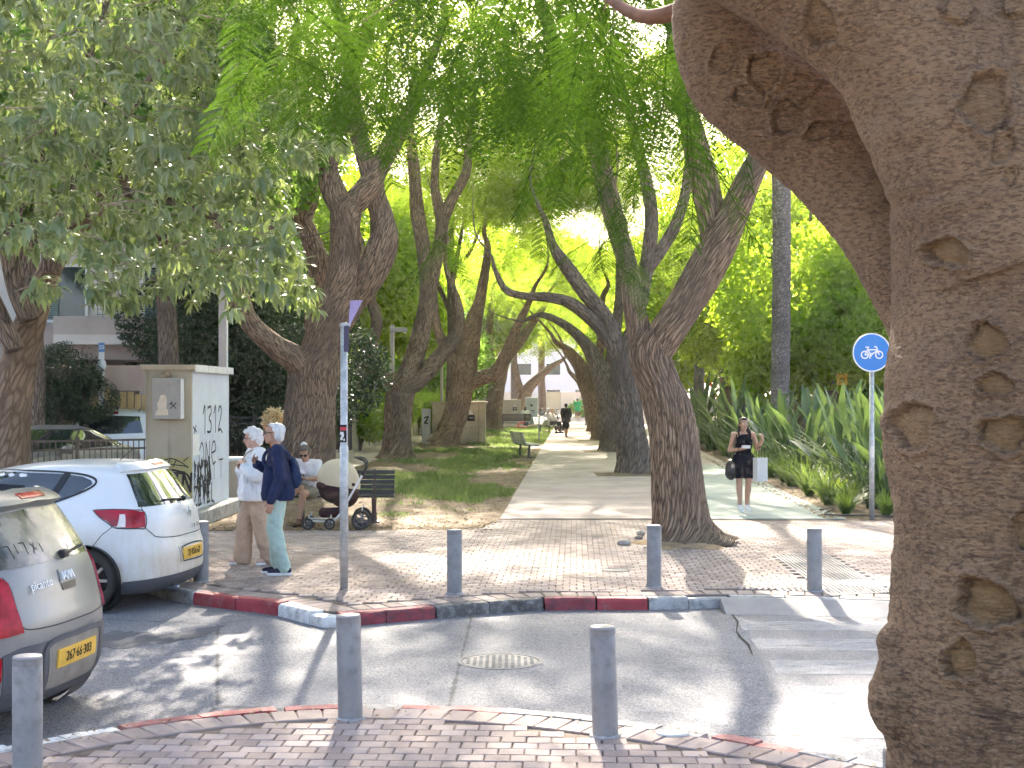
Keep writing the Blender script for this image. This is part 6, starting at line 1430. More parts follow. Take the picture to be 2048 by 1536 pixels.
wh.patch('number_plate', [(-.27, .575), (.27, .575)], [(-.27, .46), (.27, .46)], M_PLATE, mode='r', off=.020, skirt=.012, parent=pl); wh.line('plate_frame', [(-.28, .45), (-.28, .585), (.28, .585), (.28, .45), (-.28, .45)], .014, M_TRIM, mode='r', off=.0205, n=60, parent=pl)
text('plate_number', '27·856·67', .095, M_BLACK, pl, wh.at(0.0, .517, .022), .001, .95)
part('badge', M_CHROME, wh.root, lambda q: (q.bar((.728, -.03, .90), (.732, -.03, .97), .02, .02), q.bar((.728, .03, .87), (.732, .03, .94), .02, .02), q.bar((.728, -.03, .935), (.732, .03, .905), .02, .02)))
for i, ch in enumerate('IBIZA'): text('model_letter', ch, .055, M_CHROME, wh.root, wh.at(.10 + i * .075, .765, .006), .003)
part('wiper', M_TRIM, wh.root, lambda q: (q.bar(wh.at(.02, 1.04, .03).translation, wh.at(-.42, 1.06, .02).translation, .016, .012), q.ell(wh.at(.02, 1.04, .03).translation, (.03, .03, .03))))
part('antenna', M_TRIM, wh.root, lambda q: q.tube([(.0, 0, 1.44), (.14, 0, 1.56)], .005, 6)); part('door_handle', M_WPAINT, wh.root, lambda q: q.box((-.70, -.852, .88), (.20, .03, .04), None, .01))
part('exhaust', M_CHROME, wh.root, lambda q: q.lathe([(.02, -.1), (.028, -.1), (.028, .1), (.024, .1)], (.66, -.35, .20), 12, Matrix.Rotation(R(90), 3, 'Y')))

# ---------------- grey hatchback, near left
gr = Car('parked_hatchback', (-3.36, 9.14, -.12), R(-7.5), [(.18, .70, .36, -2.8, .35), (.22, .745, .46, -2.9, .36), (.32, .785, .545, -3.0, .38), (.45, .796, .575, -3.02, .40), (.60, .798, .580, -3.0, .40), (.72, .797, .575, -2.95, .40), (.84, .79, .545, -2.85, .40), (.95, .775, .52, -2.6, .40), (1.05, .75, .485, -2.2, .40), (1.15, .72, .435, -1.85, .40), (1.25, .685, .375, -1.6, .38), (1.35, .645, .31, -1.3, .36), (1.41, .60, .265, -1.1, .36), (1.445, .52, .19, -.9, .34), (1.47, .40, .02, -.75, .3), (1.485, .2, -.25, -.6, .2)],
         'dusty grey hatchback cut by the left edge, rear facing right', cf=.8)
gr.body(M_GPAINT, [(0, -.70), (0, .70), (-2.4, -.70), (-2.4, .70)], .33)
for x in (0, -2.4):
    for y in (-.69, .69): gr.wheel(x, y, .285, 8)
rw = gr.patch('rear_window', [(-.52, 1.375), (0, 1.39), (.52, 1.375)], [(-.68, 1.06), (0, 1.075), (.68, 1.06)], M_DGLASS, mode='r', off=.006, cols=20)
gr.patch('spoiler', [(-.50, 1.44), (0, 1.455), (.50, 1.44)], [(-.58, 1.385), (0, 1.40), (.58, 1.385)], M_GPAINT, mode='r', off=.06, skirt=.085, cols=20)
gr.patch('brake_light', [(-.16, 1.432), (.16, 1.432)], [(-.16, 1.412), (.16, 1.412)], M_RED, mode='r', off=.066, skirt=.01)
for sg in (-1, 1):
    tl = gr.patch('tail_light', [(.98, 1.06), (.82, 1.075), (.62, 1.05), (.50, .985)], [(1.05, .70), (.85, .67), (.60, .675), (.44, .69)], M_RED, sg=sg, mode='t', off=.016, rows=10)
    gr.patch('clear_lens', [(.70, .95), (.62, .945)], [(.70, .82), (.62, .815)], M_CLEAR, sg=sg, mode='t', off=.019, skirt=.004, parent=tl, rows=4, cols=4)
    gr.line('hatch_seam', [(.53, 1.02), (.48, .95), (.45, .80), (.42, .71), (.2, .69), (0, .688)], .009, M_TRIM, mode='t', sg=sg)
    gr.patch('bumper_insert', [(.62, .565), (.45, .60), (.2, .605), (.0, .605)], [(.60, .25), (.45, .22), (.2, .215), (.0, .215)], M_PLAST, sg=sg, mode='t', off=.010)
    gr.patch('reflector', [(.66, .56), (.63, .56)], [(.66, .40), (.63, .42)], M_RED, sg=sg, mode='t', off=.014, skirt=.01, rows=3, cols=3)
    gr.patch('lower_skirt', [(1.05, .26), (.7, .26), (.4, .25)], [(1.05, .18), (.7, .18), (.4, .18)], M_PLAST, sg=sg, mode='t', off=.008)
pl = gr.patch('plate_recess', [(-.36, .585), (.36, .585)], [(-.34, .30), (.34, .30)], mat('dusty_plastic', (.26, .235, .20), .75, .25, 5, .2, 60), mode='r', off=.014, skirt=.01); gr.line('recess_rim', [(-.37, .30), (-.375, .57), (0, .60), (.375, .57), (.37, .30), (0, .285), (-.37, .30)], .03, M_PLAST, mode='r', off=.020, n=60, parent=pl)
gr.patch('number_plate', [(-.27, .535), (.27, .535)], [(-.27, .425), (.27, .425)], M_PLATE, mode='r', off=.026, skirt=.012, parent=pl); text('plate_number', '267·66·303', .088, M_BLACK, pl, gr.at(0, .48, .028), .001, .93)
gr.patch('badge_plate', [(-.10, 1.01), (.10, 1.01)], [(-.11, .93), (.11, .93)], M_GPAINT, mode='r', off=.008, skirt=.01, rows=3, cols=4); gr.patch('handle_recess', [(-.10, .925), (.10, .925)], [(-.09, .88), (.09, .88)], mat('handle_dark', (.15, .13, .10), .7, .2, 6), mode='r', off=.006, skirt=.01, rows=3, cols=4)
part('badge', M_SWHT, gr.root, lambda q: [q.bar(gr.at(a[0], a[1], .014).translation, gr.at(b[0], b[1], .014).translation, .010, .012, up=(1, 0, 0)) for a, b in (((-.075, .94), (-.075, .99)), ((-.075, .945), (-.025, .99)), ((-.05, .965), (-.015, .94)), ((-.015, .94), (.012, .99)), ((.012, .99), (.03, .94)), ((.03, .94), (.055, .99)), ((.055, .99), (.075, .94)))])
text('model_name', 'picanto', .080, M_SWHT, gr.root, gr.at(-.33, .945, .008), .002)
part('wiper', M_TRIM, gr.root, lambda q: (q.bar(gr.at(.02, 1.085, .03).translation, gr.at(.36, 1.11, .02).translation, .018, .014), q.box(gr.at(.03, 1.09, .02).translation, (.05, .08, .05), None, .01)))
part('dust_writing', M_TRIM, rw, lambda q: [q.bar(gr.at(a[0], a[1], .0075).translation, gr.at(b[0], b[1], .0075).translation, .007, .002, up=(1, 0, 0)) for a, b in (((-.60, 1.12), (-.57, 1.20)), ((-.57, 1.2), (-.54, 1.12)), ((-.51, 1.19), (-.47, 1.19)), ((-.47, 1.19), (-.47, 1.12)), ((-.42, 1.20), (-.42, 1.14)), ((-.38, 1.2), (-.33, 1.2)), ((-.33, 1.2), (-.34, 1.13)), ((-.28, 1.19), (-.24, 1.15)), ((-.24, 1.19), (-.28, 1.13)), ((-.18, 1.18), (-.18, 1.13)))])

# ---------------- cars in the yard behind the railing
ROWS = [(.18, .74, .75, -3.4, .5), (.25, .82, .88, -3.55, .5), (.45, .86, .93, -3.6, .5), (.7, .87, .92, -3.55, .5), (.9, .85, .90, -3.3, .5), (1.0, .82, .8, -2.6, .5), (1.1, .77, .35, -2.1, .5), (1.25, .69, .0, -1.6, .48), (1.37, .62, -.35, -1.25, .46), (1.42, .5, -.55, -1.05, .4), (1.45, .3, -.7, -.95, .3)]
sd = Car('parked_sedan', (X_at(165, 26.2), 26.2, -.004), R(72), ROWS, 'dark grey sedan facing the railing with sky in its windscreen', cf=1.0)
M_DGREY = paint('dark_car_paint', (.16, .15, .14), (.45, .38, .30), .3, .3, .8, (.2, 1.7)); sd.body(M_DGREY, [(0, -.75), (0, .75), (-2.65, -.75), (-2.65, .75)])
for x in (0, -2.65):
    for y in (-.74, .74): sd.wheel(x, y)
for sg in (-1, 1):
    sd.patch('side_window', [(-1.55, 1.28), (-1.0, 1.36), (-.45, 1.34), (-.05, 1.22)], [(-2.0, 1.03), (-1.2, 1.05), (-.4, 1.06), (.25, 1.08)], M_CGLASS, sg=sg, mode='s', off=.004); sd.line('window_trim', [(-2.05, 1.02), (-1.5, 1.30), (-1.0, 1.375), (-.45, 1.355), (.0, 1.23), (.3, 1.07)], .03, M_TRIM, sg=sg, off=.006, n=40)
mb = MB(); vs = []
for i in range(9):
    f = i / 8; z = 1.04 + .33 * f; w_, xr, xf, c = sd.lv(z)
    for j in range(13): y = -w_ * .93 + 2 * w_ * .93 * j / 12; u = abs(y) / w_; vs.append((xf + 1.0 * 0 + (1 - (1 - u ** 2.7) ** (1 / 2.7)) * min(1.0, (xr - xf) * .45) - .012, y, z + .012))
mb.add(vs, [(i * 13 + j, i * 13 + j + 1, (i + 1) * 13 + j + 1, (i + 1) * 13 + j) for i in range(8) for j in range(12)]); mb.obj('windscreen', M_CGLASS, sd.root, True)
for sg in (-1, 1): part('mirror', M_DGREY, sd.root, lambda q: q.ell((-1.75, sg * .93, 1.05), (.09, .12, .08)), True)
sv = Car('parked_suv', (X_at(232, 31.0), 31.0, -.004), R(-86), [(.25, .78, .62, -3.3, .45), (.35, .85, .80, -3.5, .45), (.55, .89, .86, -3.55, .45), (.8, .90, .86, -3.5, .45), (1.0, .89, .82, -3.2, .45), (1.1, .87, .79, -2.5, .45), (1.2, .84, .75, -2.2, .42), (1.4, .78, .66, -1.8, .4), (1.55, .73, .57, -1.5, .38), (1.62, .66, .46, -1.3, .36), (1.66, .5, .2, -1.1, .3), (1.68, .3, -.1, -.9, .2)], 'white sport utility vehicle with roof rails and dark rear window', cf=.9)
M_SUV = paint('suv_white', (.74, .74, .74), (.5, .45, .4), .3, 0, .3); sv.body(M_SUV, [(0, -.78), (0, .78), (-2.6, -.78), (-2.6, .78)], .37)
for x in (0, -2.6):
    for y in (-.77, .77): sv.wheel(x, y, .34)
sv.patch('rear_window', [(-.60, 1.52), (0, 1.54), (.60, 1.52)], [(-.70, 1.17), (0, 1.15), (.70, 1.17)], M_CGLASS, mode='r', off=.006, cols=18); sv.patch('brake_light', [(-.16, 1.60), (.16, 1.60)], [(-.16, 1.575), (.16, 1.575)], M_RED, mode='r', off=.02)
for sg in (-1, 1):
    sv.patch('tail_light', [(.95, 1.13), (.8, 1.15), (.62, 1.05)], [(1.0, .80), (.85, .78), (.66, .85)], M_RED, sg=sg, mode='t', off=.014); sv.patch('side_window', [(-1.7, 1.5), (-.8, 1.55), (.05, 1.52)], [(-2.0, 1.18), (-.8, 1.2), (.2, 1.24)], M_CGLASS, sg=sg, mode='s', off=.004)
    part('roof_rail', M_CHROME, sv.root, lambda q: q.tube(spline([(.40, sg * .56, 1.62), (.2, sg * .58, 1.70), (-.6, sg * .58, 1.73), (-1.2, sg * .56, 1.68)], 14), .02, 6))
# ================================================================ PEOPLE
V3 = Vector
def crumple(o, wr, ws):
    me = o.data; n = len(me.vertices); co = np.empty(n * 3, np.float32); no = np.empty(n * 3, np.float32)
    me.vertices.foreach_get('co', co); me.vertices.foreach_get('normal', no); co = co.reshape(n, 3); no = no.reshape(n, 3)
    d = np.array([mnoise.noise(V3((a * ws, b * ws, c * ws * .55))) + .6 * mnoise.noise(V3((a * ws * 2.3, b * ws * 2.3, c * ws * 2.3))) for a, b, c in co.tolist()])
    me.vertices.foreach_set('co', (co + no * (d * wr)[:, None]).astype(np.float32).ravel()); me.update()
def skin(name, c): return mat(name, c, .55, .06, 18, .05, 90, .35, **{'Subsurface Weight': .08})
M_SK1 = skin('skin_pale', (.52, .32, .24)); M_SK2 = skin('skin_tan', (.44, .25, .17)); M_SK3 = skin('skin_olive', (.46, .27, .19))
def cloth(name, c, var=.12): return mat(name, c, .9, var, 7, .25, 160, .15)
def hand(mb, w_, d, nrm_, s=1.0, curl=.5, thumb=None):
    """palm, four fingers of different lengths and a thumb from the palm's side"""
    d = V3(d).normalized(); n = V3(nrm_); n = (n - d * n.dot(d)).normalized(); sd = d.cross(n); w_ = V3(w_)
    k = w_ + d * .085 * s
    for i in (-1.5, -.5, .5, 1.5): mb.cap(w_ + d * .012 * s + sd * i * .010 * s, .016 * s, k + sd * i * .019 * s, .0125 * s, 8)
    for i, L in ((-1.5, .060), (-.5, .074), (.5, .078), (1.5, .068)):
        a = k + sd * i * .020 * s; c1 = curl * .9; m1 = a + (d * math.cos(c1) + n * math.sin(c1)) * L * .5 * s; c2 = curl * 2.0
        mb.cap(a, .0095 * s, m1, .0085 * s, 8); mb.cap(m1, .0085 * s, m1 + (d * math.cos(c2) + n * math.sin(c2)) * L * .5 * s, .007 * s, 8)
    t = 1 if thumb is None else thumb
    b = w_ + d * .03 * s + sd * t * .028 * s; m1 = b + (d * .6 + sd * t * .7 + n * .3).normalized() * .034 * s; mb.cap(b, .0125 * s, m1, .0105 * s, 8); mb.cap(m1, .0105 * s, m1 + (d * .9 + n * .45).normalized() * .030 * s, .0085 * s, 8)
STAND = dict(hd=(0, -.02, 1.575), nk=(0, .01, 1.43), ch=(0, .0, 1.24), pv=(0, 0, .95), sL=(-.175, .0, 1.385), eL=(-.21, .02, 1.10), wL=(-.20, -.05, .86), sR=(.175, .0, 1.385), eR=(.21, .02, 1.10), wR=(.20, -.05, .86),
             hL=(-.088, 0, .92), kL=(-.09, -.02, .50), aL=(-.09, .02, .085), hR=(.088, 0, .92), kR=(.09, -.02, .50), aR=(.09, .02, .085), fL=(0, -1, 0), fR=(0, -1, 0), dL=(0, -.25, -1), dR=(0, -.25, -1), nL=(1, -.2, 0), nR=(-1, -.2, 0), cL=.45, cR=.45)
class Person:
    def __init__(s, label, loc, rz, H, sk, pose=None, head=(0, 0, 0), vox=.008, build=1.0, female=False):
        s.J = {k: (V3(v) if hasattr(v, '__len__') else v) for k, v in {**STAND, **(pose or {})}.items()}; J = s.J; s.b = build; s.vox = vox; s.fem = female
        s.HM = Euler(head).to_matrix(); mb = MB(); h = lambda x, y, z: J['hd'] + s.HM @ V3((x, y, z))
        s.h = h; e = lambda c, r: mb.ell(h(*c), r, s.HM, 18, 12)
        e((0, .012, .022), (.074, .092, .095)); e((0, -.022, -.035), (.060, .066, .078)); e((0, -.050, -.083), (.034, .034, .030)); e((0, -.03, .055), (.064, .055, .05))
        mb.cap(h(0, -.088, .018), .010, h(0, -.104, -.020), .015, 8); e((0, -.085, -.052), (.026, .014, .013)); e((-.035, -.07, -.018), (.022, .02, .022)); e((.035, -.07, -.018), (.022, .02, .022))
        for q in (-1, 1): e((q * .077, .010, -.005), (.012, .020, .032)); e((q * .032, -.080, .028), (.020, .010, .008))
        mb.cap(J['nk'] + V3((0, 0, -.06)), .060 * build, h(0, .018, -.06), .050 * build, 12)
        s.torso(mb, 0); 
        for q in 'LR':
            sh, el, wr = J['s' + q], J['e' + q], J['w' + q]; mb.cap(sh, .050 * build, el, .040 * build); mb.cap(el, .040 * build, el.lerp(wr, .35), .041 * build); mb.cap(el.lerp(wr, .35), .041 * build, wr, .026)
            if vox < .012: hand(mb, wr, J['d' + q], J['n' + q], 1.0, J['c' + q], (1 if q == 'L' else -1))
            else: mb.ell(wr + J['d' + q].normalized() * .07, (.035, .035, .075))
            hp, kn, an = J['h' + q], J['k' + q], J['a' + q]; mb.cap(hp, .088 * build, kn, .056 * build); mb.cap(kn, .056 * build, kn.lerp(an, .3) + V3((0, .012, 0)), .055 * build); mb.cap(kn.lerp(an, .3) + V3((0, .012, 0)), .055 * build, an, .036)
            f = J['f' + q].normalized(); mb.cap(an + V3((0, 0, -.045)) - f * .04, .034, an + V3((0, 0, -.055)) + f * .13, .026)
        s.sc = H / 1.70; root = remesh(mb, 'person', sk, None, vox, 4, .5); root.location = loc; root.rotation_euler = (0, 0, rz); root.scale = (s.sc,) * 3; tag(root, label, 'person'); s.root = root
        if vox < .012:
            for q in (-1, 1):
                part('eye', M_SWHT, root, lambda m: m.ell(h(q * .031, -.083, .012), (.012, .008, .007))); part('pupil', M_BLACK, root, lambda m: m.ell(h(q * .031, -.0905, .012), (.005, .003, .005)))
            part('lips', mat('lips', (.38, .13, .11), .5, 0), root, lambda m: (m.ell(h(0, -.0985, -.047), (.022, .006, .0045), s.HM), m.ell(h(0, -.097, -.056), (.018, .006, .005), s.HM)))
    def torso(s, mb, k, chest=.0):
        J = s.J; b = s.b; pv, ch, nk = J['pv'], J['ch'], J['nk']; up = (nk - pv).normalized(); M = V3((0, 0, 1)).rotation_difference(up).to_matrix()
        mb.ell(pv, (.150 * b + k, .112 * b + k, .13 + k), M); mb.ell(pv.lerp(ch, .5), (.132 * b + k, .104 * b + k, .19 + k), M); mb.ell(ch, (.155 * b + k, .112 * b + k, .19 + k), M)
        mb.cap(J['sL'], .055 * b + k, J['sR'], .055 * b + k); mb.cap(ch, .10 * b + k, nk + V3((0, 0, -.05)), .065 + k)
        if s.fem: 
            for q in (-1, 1): mb.ell(ch + M @ V3((q * .07, -.085, .02)), (.068 + k, .06 + k, .065 + k))
    def part(s, name, m, fn, vox=None, sm=4, wr=0.0, ws=9.0):
        mb = MB(); fn(mb); o = remesh(mb, name, m, s.root, vox or s.vox * 1.1, sm, .5)
        if wr:
            crumple(o, wr, ws)
        return o
    def plain(s, name, m, fn, sm=True): return part(name, m, s.root, fn, sm)
    def top(s, m, k=.016, sleeve=1.0, hem=.0, loose=.0, name='sweater', neck=True, cut=None):
        J = s.J
        def fn(mb):
            s.torso(mb, k)
            if hem:
                for dy in (-.03, .0, .03): mb.cap(J['pv'].lerp(J['ch'], .6) + V3((-.045, dy, 0)), .115 * s.b + k, J['pv'] + V3((-.062, dy * 1.5, -.06)), .112 * s.b + k + loose); mb.cap(J['pv'].lerp(J['ch'], .6) + V3((.045, dy, 0)), .115 * s.b + k, J['pv'] + V3((.062, dy * 1.5, -.06)), .112 * s.b + k + loose)
            if loose: mb.ell(J['pv'].lerp(J['ch'], .5), (.15 * s.b + loose, .115 * s.b + loose, .24))
            for q in 'LR':
                sh, el, wr = J['s' + q], J['e' + q], J['w' + q]; mb.cap(sh, .056 * s.b + k, sh.lerp(el, min(1, sleeve * 2)), .046 * s.b + k + loose * .3)
                if sleeve > .5: mb.cap(el, .046 * s.b + k + loose * .3, el.lerp(wr, sleeve * 2 - 1), .032 + k * .8 + loose * .3)
        o = s.part(name, m, fn, wr=.008)
        if cut:
            bm = bmesh.new(); bm.from_mesh(o.data); g = bm.verts[:] + bm.edges[:] + bm.faces[:]; bad = [f for f in bm.faces if f.calc_center_median().z < cut and abs(f.calc_center_median().x) < .185 * s.b + .03]
            bmesh.ops.delete(bm, geom=bad, context='FACES'); bm.to_mesh(o.data); bm.free()
        return o
    def trousers(s, m, wide=(.0, .0), name='trousers', length=1.0, k=.016):
        J = s.J
        def fn(mb):
            mb.ell(J['pv'], (.155 * s.b + k, .118 * s.b + k, .135))
            for q in 'LR':
                hp, kn, an = J['h' + q], J['k' + q], J['a' + q]; mb.cap(hp, .094 * s.b + k, hp.lerp(kn, min(1, length * 2)), .060 * s.b + k + wide[0])
                if length > .5: mb.cap(kn, .060 * s.b + k + wide[0], kn.lerp(an, length * 2 - 1) + V3((0, 0, -.005)), .042 + k + wide[1])
        return s.part(name, m, fn, wr=.015, ws=8)
    def shoes(s, up, sole, hi=.0):
        J = s.J
        for q in 'LR':
            an = J['a' + q]; f = J['f' + q].normalized(); r = V3((0, 0, 1)).cross(f)
            o = s.part('shoe', up, lambda mb: (mb.cap(an + V3((0, 0, -.035)) - f * .045, .042, an + V3((0, 0, -.045)) + f * .06, .040), mb.cap(an + V3((0, 0, -.045)) + f * .06, .040, an + V3((0, 0, -.052)) + f * .155, .030), mb.cap(an + V3((0, 0, -.03)), .044, an + V3((0, 0, .015 + hi)), .042)))
            part('sole', sole, o, lambda mb: mb.prism([tuple((an + f * a + r * b).xy) for a, b in ((-.09, 0), (-.075, .032), (0, .038), (.10, .045), (.165, .036), (.192, 0), (.165, -.036), (.10, -.045), (0, -.038), (-.075, -.032))], an.z - .088, an.z - .058))
def hair_blob(P_, m, pts, vox=None, wr=.008, name='hair', ws=28): return P_.part(name, m, lambda mb: [mb.ell(P_.h(*c), r, P_.HM, 16, 10) for c, r in pts], vox, 2, wr, ws)
M_WHAIR = mat('white_hair', (.66, .65, .66), .8, .15, 30, .8, 60); M_DHAIR = mat('dark_hair', (.025, .017, .014), .45, .3, 20, .5, 90, .5); M_GHAIR = mat('greying_hair', (.12, .09, .075), .7, .4, 30, .6, 90)
CUT = [((0, .035, .045), (.088, .092, .088)), ((0, .062, -.01), (.080, .060, .085)), ((-.05, .035, .03), (.042, .070, .075)), ((.05, .035, .03), (.042, .070, .075)), ((0, -.025, .092), (.066, .062, .036))]
# --- old woman in white
W_ = Person('elderly woman in white jacket and beige trousers, hand at her chest', G(513, 1128), R(-66), 1.60, M_SK1, dict(
    aL=(-.09, -.15, .085), kL=(-.09, -.13, .50), aR=(.09, .15, .085), kR=(.09, .02, .50), fL=(0, -1, .05), fR=(.1, -1, 0), eL=(-.23, -.10, 1.12), wL=(-.07, -.20, 1.18), dL=(.35, -.35, .9), nL=(.3, .8, -.2), cL=.9, eR=(.24, -.07, 1.12), wR=(.11, -.19, 1.22), dR=(-.5, -.2, .8), nR=(-.3, .8, 0), cR=.6, hd=(0, -.05, 1.565)), (.06, 0, 0), .0078, 1.08, True)
W_.top(cloth('white_jacket', (.74, .74, .76), .06), .028, .94, .12, .040, 'jacket', cut=.80); W_.trousers(cloth('beige_trousers', (.50, .36, .26)), (.022, .058))
W_.shoes(cloth('pink_sandal', (.60, .42, .36)), M_SWHT)
hair_blob(W_, M_WHAIR, [((0, .03, .05), (.100, .105, .092)), ((0, .07, .0), (.092, .070, .09)), ((-.055, .02, .04), (.05, .07, .07)), ((.055, .02, .04), (.05, .07, .07)), ((0, -.05, .095), (.072, .055, .035)), ((0, .0, .115), (.07, .07, .04))], wr=.014)
W_.plain('glasses', M_DKMET, lambda m: [m.tube([W_.h(q * (.033 + .024 * math.cos(a)), -.098, .012 + .02 * math.sin(a)) for a in np.arange(0, 6.4, .5)], .0022, 5) for q in (-1, 1)] + [m.tube([W_.h(q * .057, -.096, .016), W_.h(q * .082, .0, .012)], .0025, 5) for q in (-1, 1)] + [m.tube([W_.h(-.01, -.1, .016), W_.h(.01, -.1, .016)], .002, 5)])
W_.plain('collar', cloth('white_scarf', (.70, .66, .66)), lambda m: m.lathe([(.085, 1.36), (.078, 1.42), (.066, 1.455), (.060, 1.44)], (0, .0, 0), 20))
def fringe(m):
    for i in range(46):
        f = random.uniform(.0, .95); p = W_.J['eR'].lerp(W_.J['wR'], f) + V3((random.uniform(-.03, .03), random.uniform(-.03, .03), -.03)); m.tube([p, p + V3((random.uniform(-.02, .02), random.uniform(-.02, .02), -.09)), p + V3((random.uniform(-.03, .03), random.uniform(-.03, .03), -random.uniform(.12, .2)))], [.006, .004, .002], 4)
    for i in range(30):
        f = random.uniform(.0, .9); p = W_.J['eL'].lerp(W_.J['wL'], f) + V3((random.uniform(-.03, .03), random.uniform(-.03, .03), -.03)); m.tube([p, p + V3((0, 0, -.1)), p + V3((random.uniform(-.03, .03), random.uniform(-.03, .03), -random.uniform(.12, .2)))], [.006, .004, .002], 4)
W_.plain('sleeve_fringe', cloth('white_fringe', (.72, .72, .74)), fringe)['kind'] = 'stuff'
W_.plain('bag_strap', mat('strap_chain', (.35, .30, .22), .4, .3, 60, metal=.5), lambda m: m.tube(spline([(.15, .02, 1.47), (.08, -.15, 1.38), (-.08, -.185, 1.18), (-.20, -.12, .98)], 20), .011, 6))
# --- old man in navy
O_ = Person('elderly man in navy sweater and mint jeans, seen in profile', G(556, 1148), R(-84), 1.69, M_SK2, dict(
    kL=(-.085, -.05, .50), aL=(-.09, .00, .085), kR=(.085, -.03, .50), aR=(.09, .07, .085), eR=(.25, .04, 1.08), wR=(.24, -.06, .84), dR=(.0, -.2, -1), nR=(-1, -.2, 0), cR=.35, eL=(-.24, -.04, 1.12), wL=(-.10, -.24, 1.22), dL=(.5, -.4, .7), nL=(.4, .8, 0), hd=(0, -.055, 1.565)), (-.05, 0, 0), .0078, .98)
O_.top(cloth('navy_knit', (.022, .030, .075), .2), .020, 1.0, .10, .014, cut=.83); O_.trousers(cloth('mint_jeans', (.42, .55, .49), .1), (.008, .018), 'jeans'); O_.shoes(cloth('dark_knit_shoe', (.03, .03, .05), .4), M_SWHT)
hair_blob(O_, M_WHAIR, [((0, .045, .045), (.088, .090, .082)), ((0, .07, -.015), (.080, .056, .08)), ((-.052, .05, .0), (.036, .055, .06)), ((.052, .05, .0), (.036, .055, .06)), ((0, .0, .092), (.062, .06, .030))], wr=.010)
def shades(P_, w_=.03): return P_.plain('sunglasses', M_BLK, lambda m: [m.ell(P_.h(q * .034, -.097, .012), (.028, .010, .020), P_.HM) for q in (-1, 1)] + [m.tube([P_.h(q * .06, -.09, .02), P_.h(q * .083, .01, .014)], .004, 5) for q in (-1, 1)] + [m.tube([P_.h(-.012, -.104, .018), P_.h(.012, -.104, .018)], .004, 5)])
shades(O_)
def on(P_, p): return P_.root.location + Euler((0, 0, P_.root.rotation_euler[2])).to_matrix() @ (V3(p) * P_.sc)
root = empty('backpack', on(O_, (0, .175, 1.12)), O_.root.rotation_euler[2], 'small navy blue backpack on the elderly man', 'backpack')
mb = MB(); mb.ell((0, .0, 0), (.13, .065, .17)); mb.ell((0, .015, -.05), (.12, .07, .12)); mb.ell((0, -.01, .13), (.08, .04, .06)); o = remesh(mb, 'bag_body', cloth('navy_nylon', (.02, .035, .085), .25), root, .009, 3)
crumple(o, .010, 14)
for q in (-1, 1): part('strap', cloth('navy_nylon', (.02, .03, .06)), root, lambda m: m.tube(spline([(q * .10, -.06, -.12), (q * .17, -.20, .0), (q * .15, -.33, .14), (q * .12, -.27, .275), (q * .10, -.10, .26), (q * .07, -.03, .16)], 24), .014, 6))
# --- seated woman on the bench
SB = (-3.13, 22.05, 0); S_ = Person('seated woman in white shirt and sunglasses looking at her phone', SB, R(-10), 1.66, M_SK2, dict(
    pv=(0, .02, .54), ch=(0, -.09, .82), nk=(0, -.19, 1.00), hd=(-.01, -.27, 1.11), sL=(-.17, -.15, .95), sR=(.17, -.15, .95), eL=(-.22, -.24, .72), wL=(-.07, -.40, .70), eR=(.22, -.24, .72), wR=(.07, -.41, .72), dL=(.6, -.6, .1), dR=(-.6, -.6, .1), nL=(.2, .2, 1), nR=(-.2, .2, 1), cL=.8, cR=.8,
    hL=(-.09, -.02, .50), kL=(-.03, -.50, .60), aL=(-.30, -.68, .28), hR=(.09, -.02, .50), kR=(.03, -.48, .49), aR=(-.02, -.50, .075), fL=(-.5, -.8, -.4), fR=(-.1, -1, 0)), (.42, 0, .1), .0085, 1.05, True)
S_.top(cloth('white_tshirt', (.72, .68, .70), .05), .016, .36, .06, .01, 'shirt'); S_.trousers(cloth('olive_shorts', (.24, .22, .17)), (.015, 0), 'shorts', .32); S_.shoes(cloth('brown_sandal', (.16, .09, .06)), M_BLK)
hair_blob(S_, M_GHAIR, CUT); shades(S_); S_.plain('hair_bun', cloth('white_cap', (.72, .68, .66)), lambda m: m.ell(S_.h(-.02, .10, .11), (.05, .05, .045)))
S_.plain('wristband', cloth('white_band', (.7, .6, .55)), lambda m: m.tube([S_.J['eL'].lerp(S_.J['wL'], .75), S_.J['eL'].lerp(S_.J['wL'], .85)], .036, 12))
root = empty('phone', on(S_, (0, -.45, .75)), R(-10), 'dark phone in the hands of the seated woman', 'phone'); part('case', M_BLK, root, lambda m: m.box((0, 0, 0), (.075, .15, .010), (R(35), 0, 0), .003)); part('screen', mat('phone_screen', (.05, .06, .07), .1, 0), root, lambda m: m.box((0, .003, .0065), (.068, .138, .002), (R(35), 0, 0)))
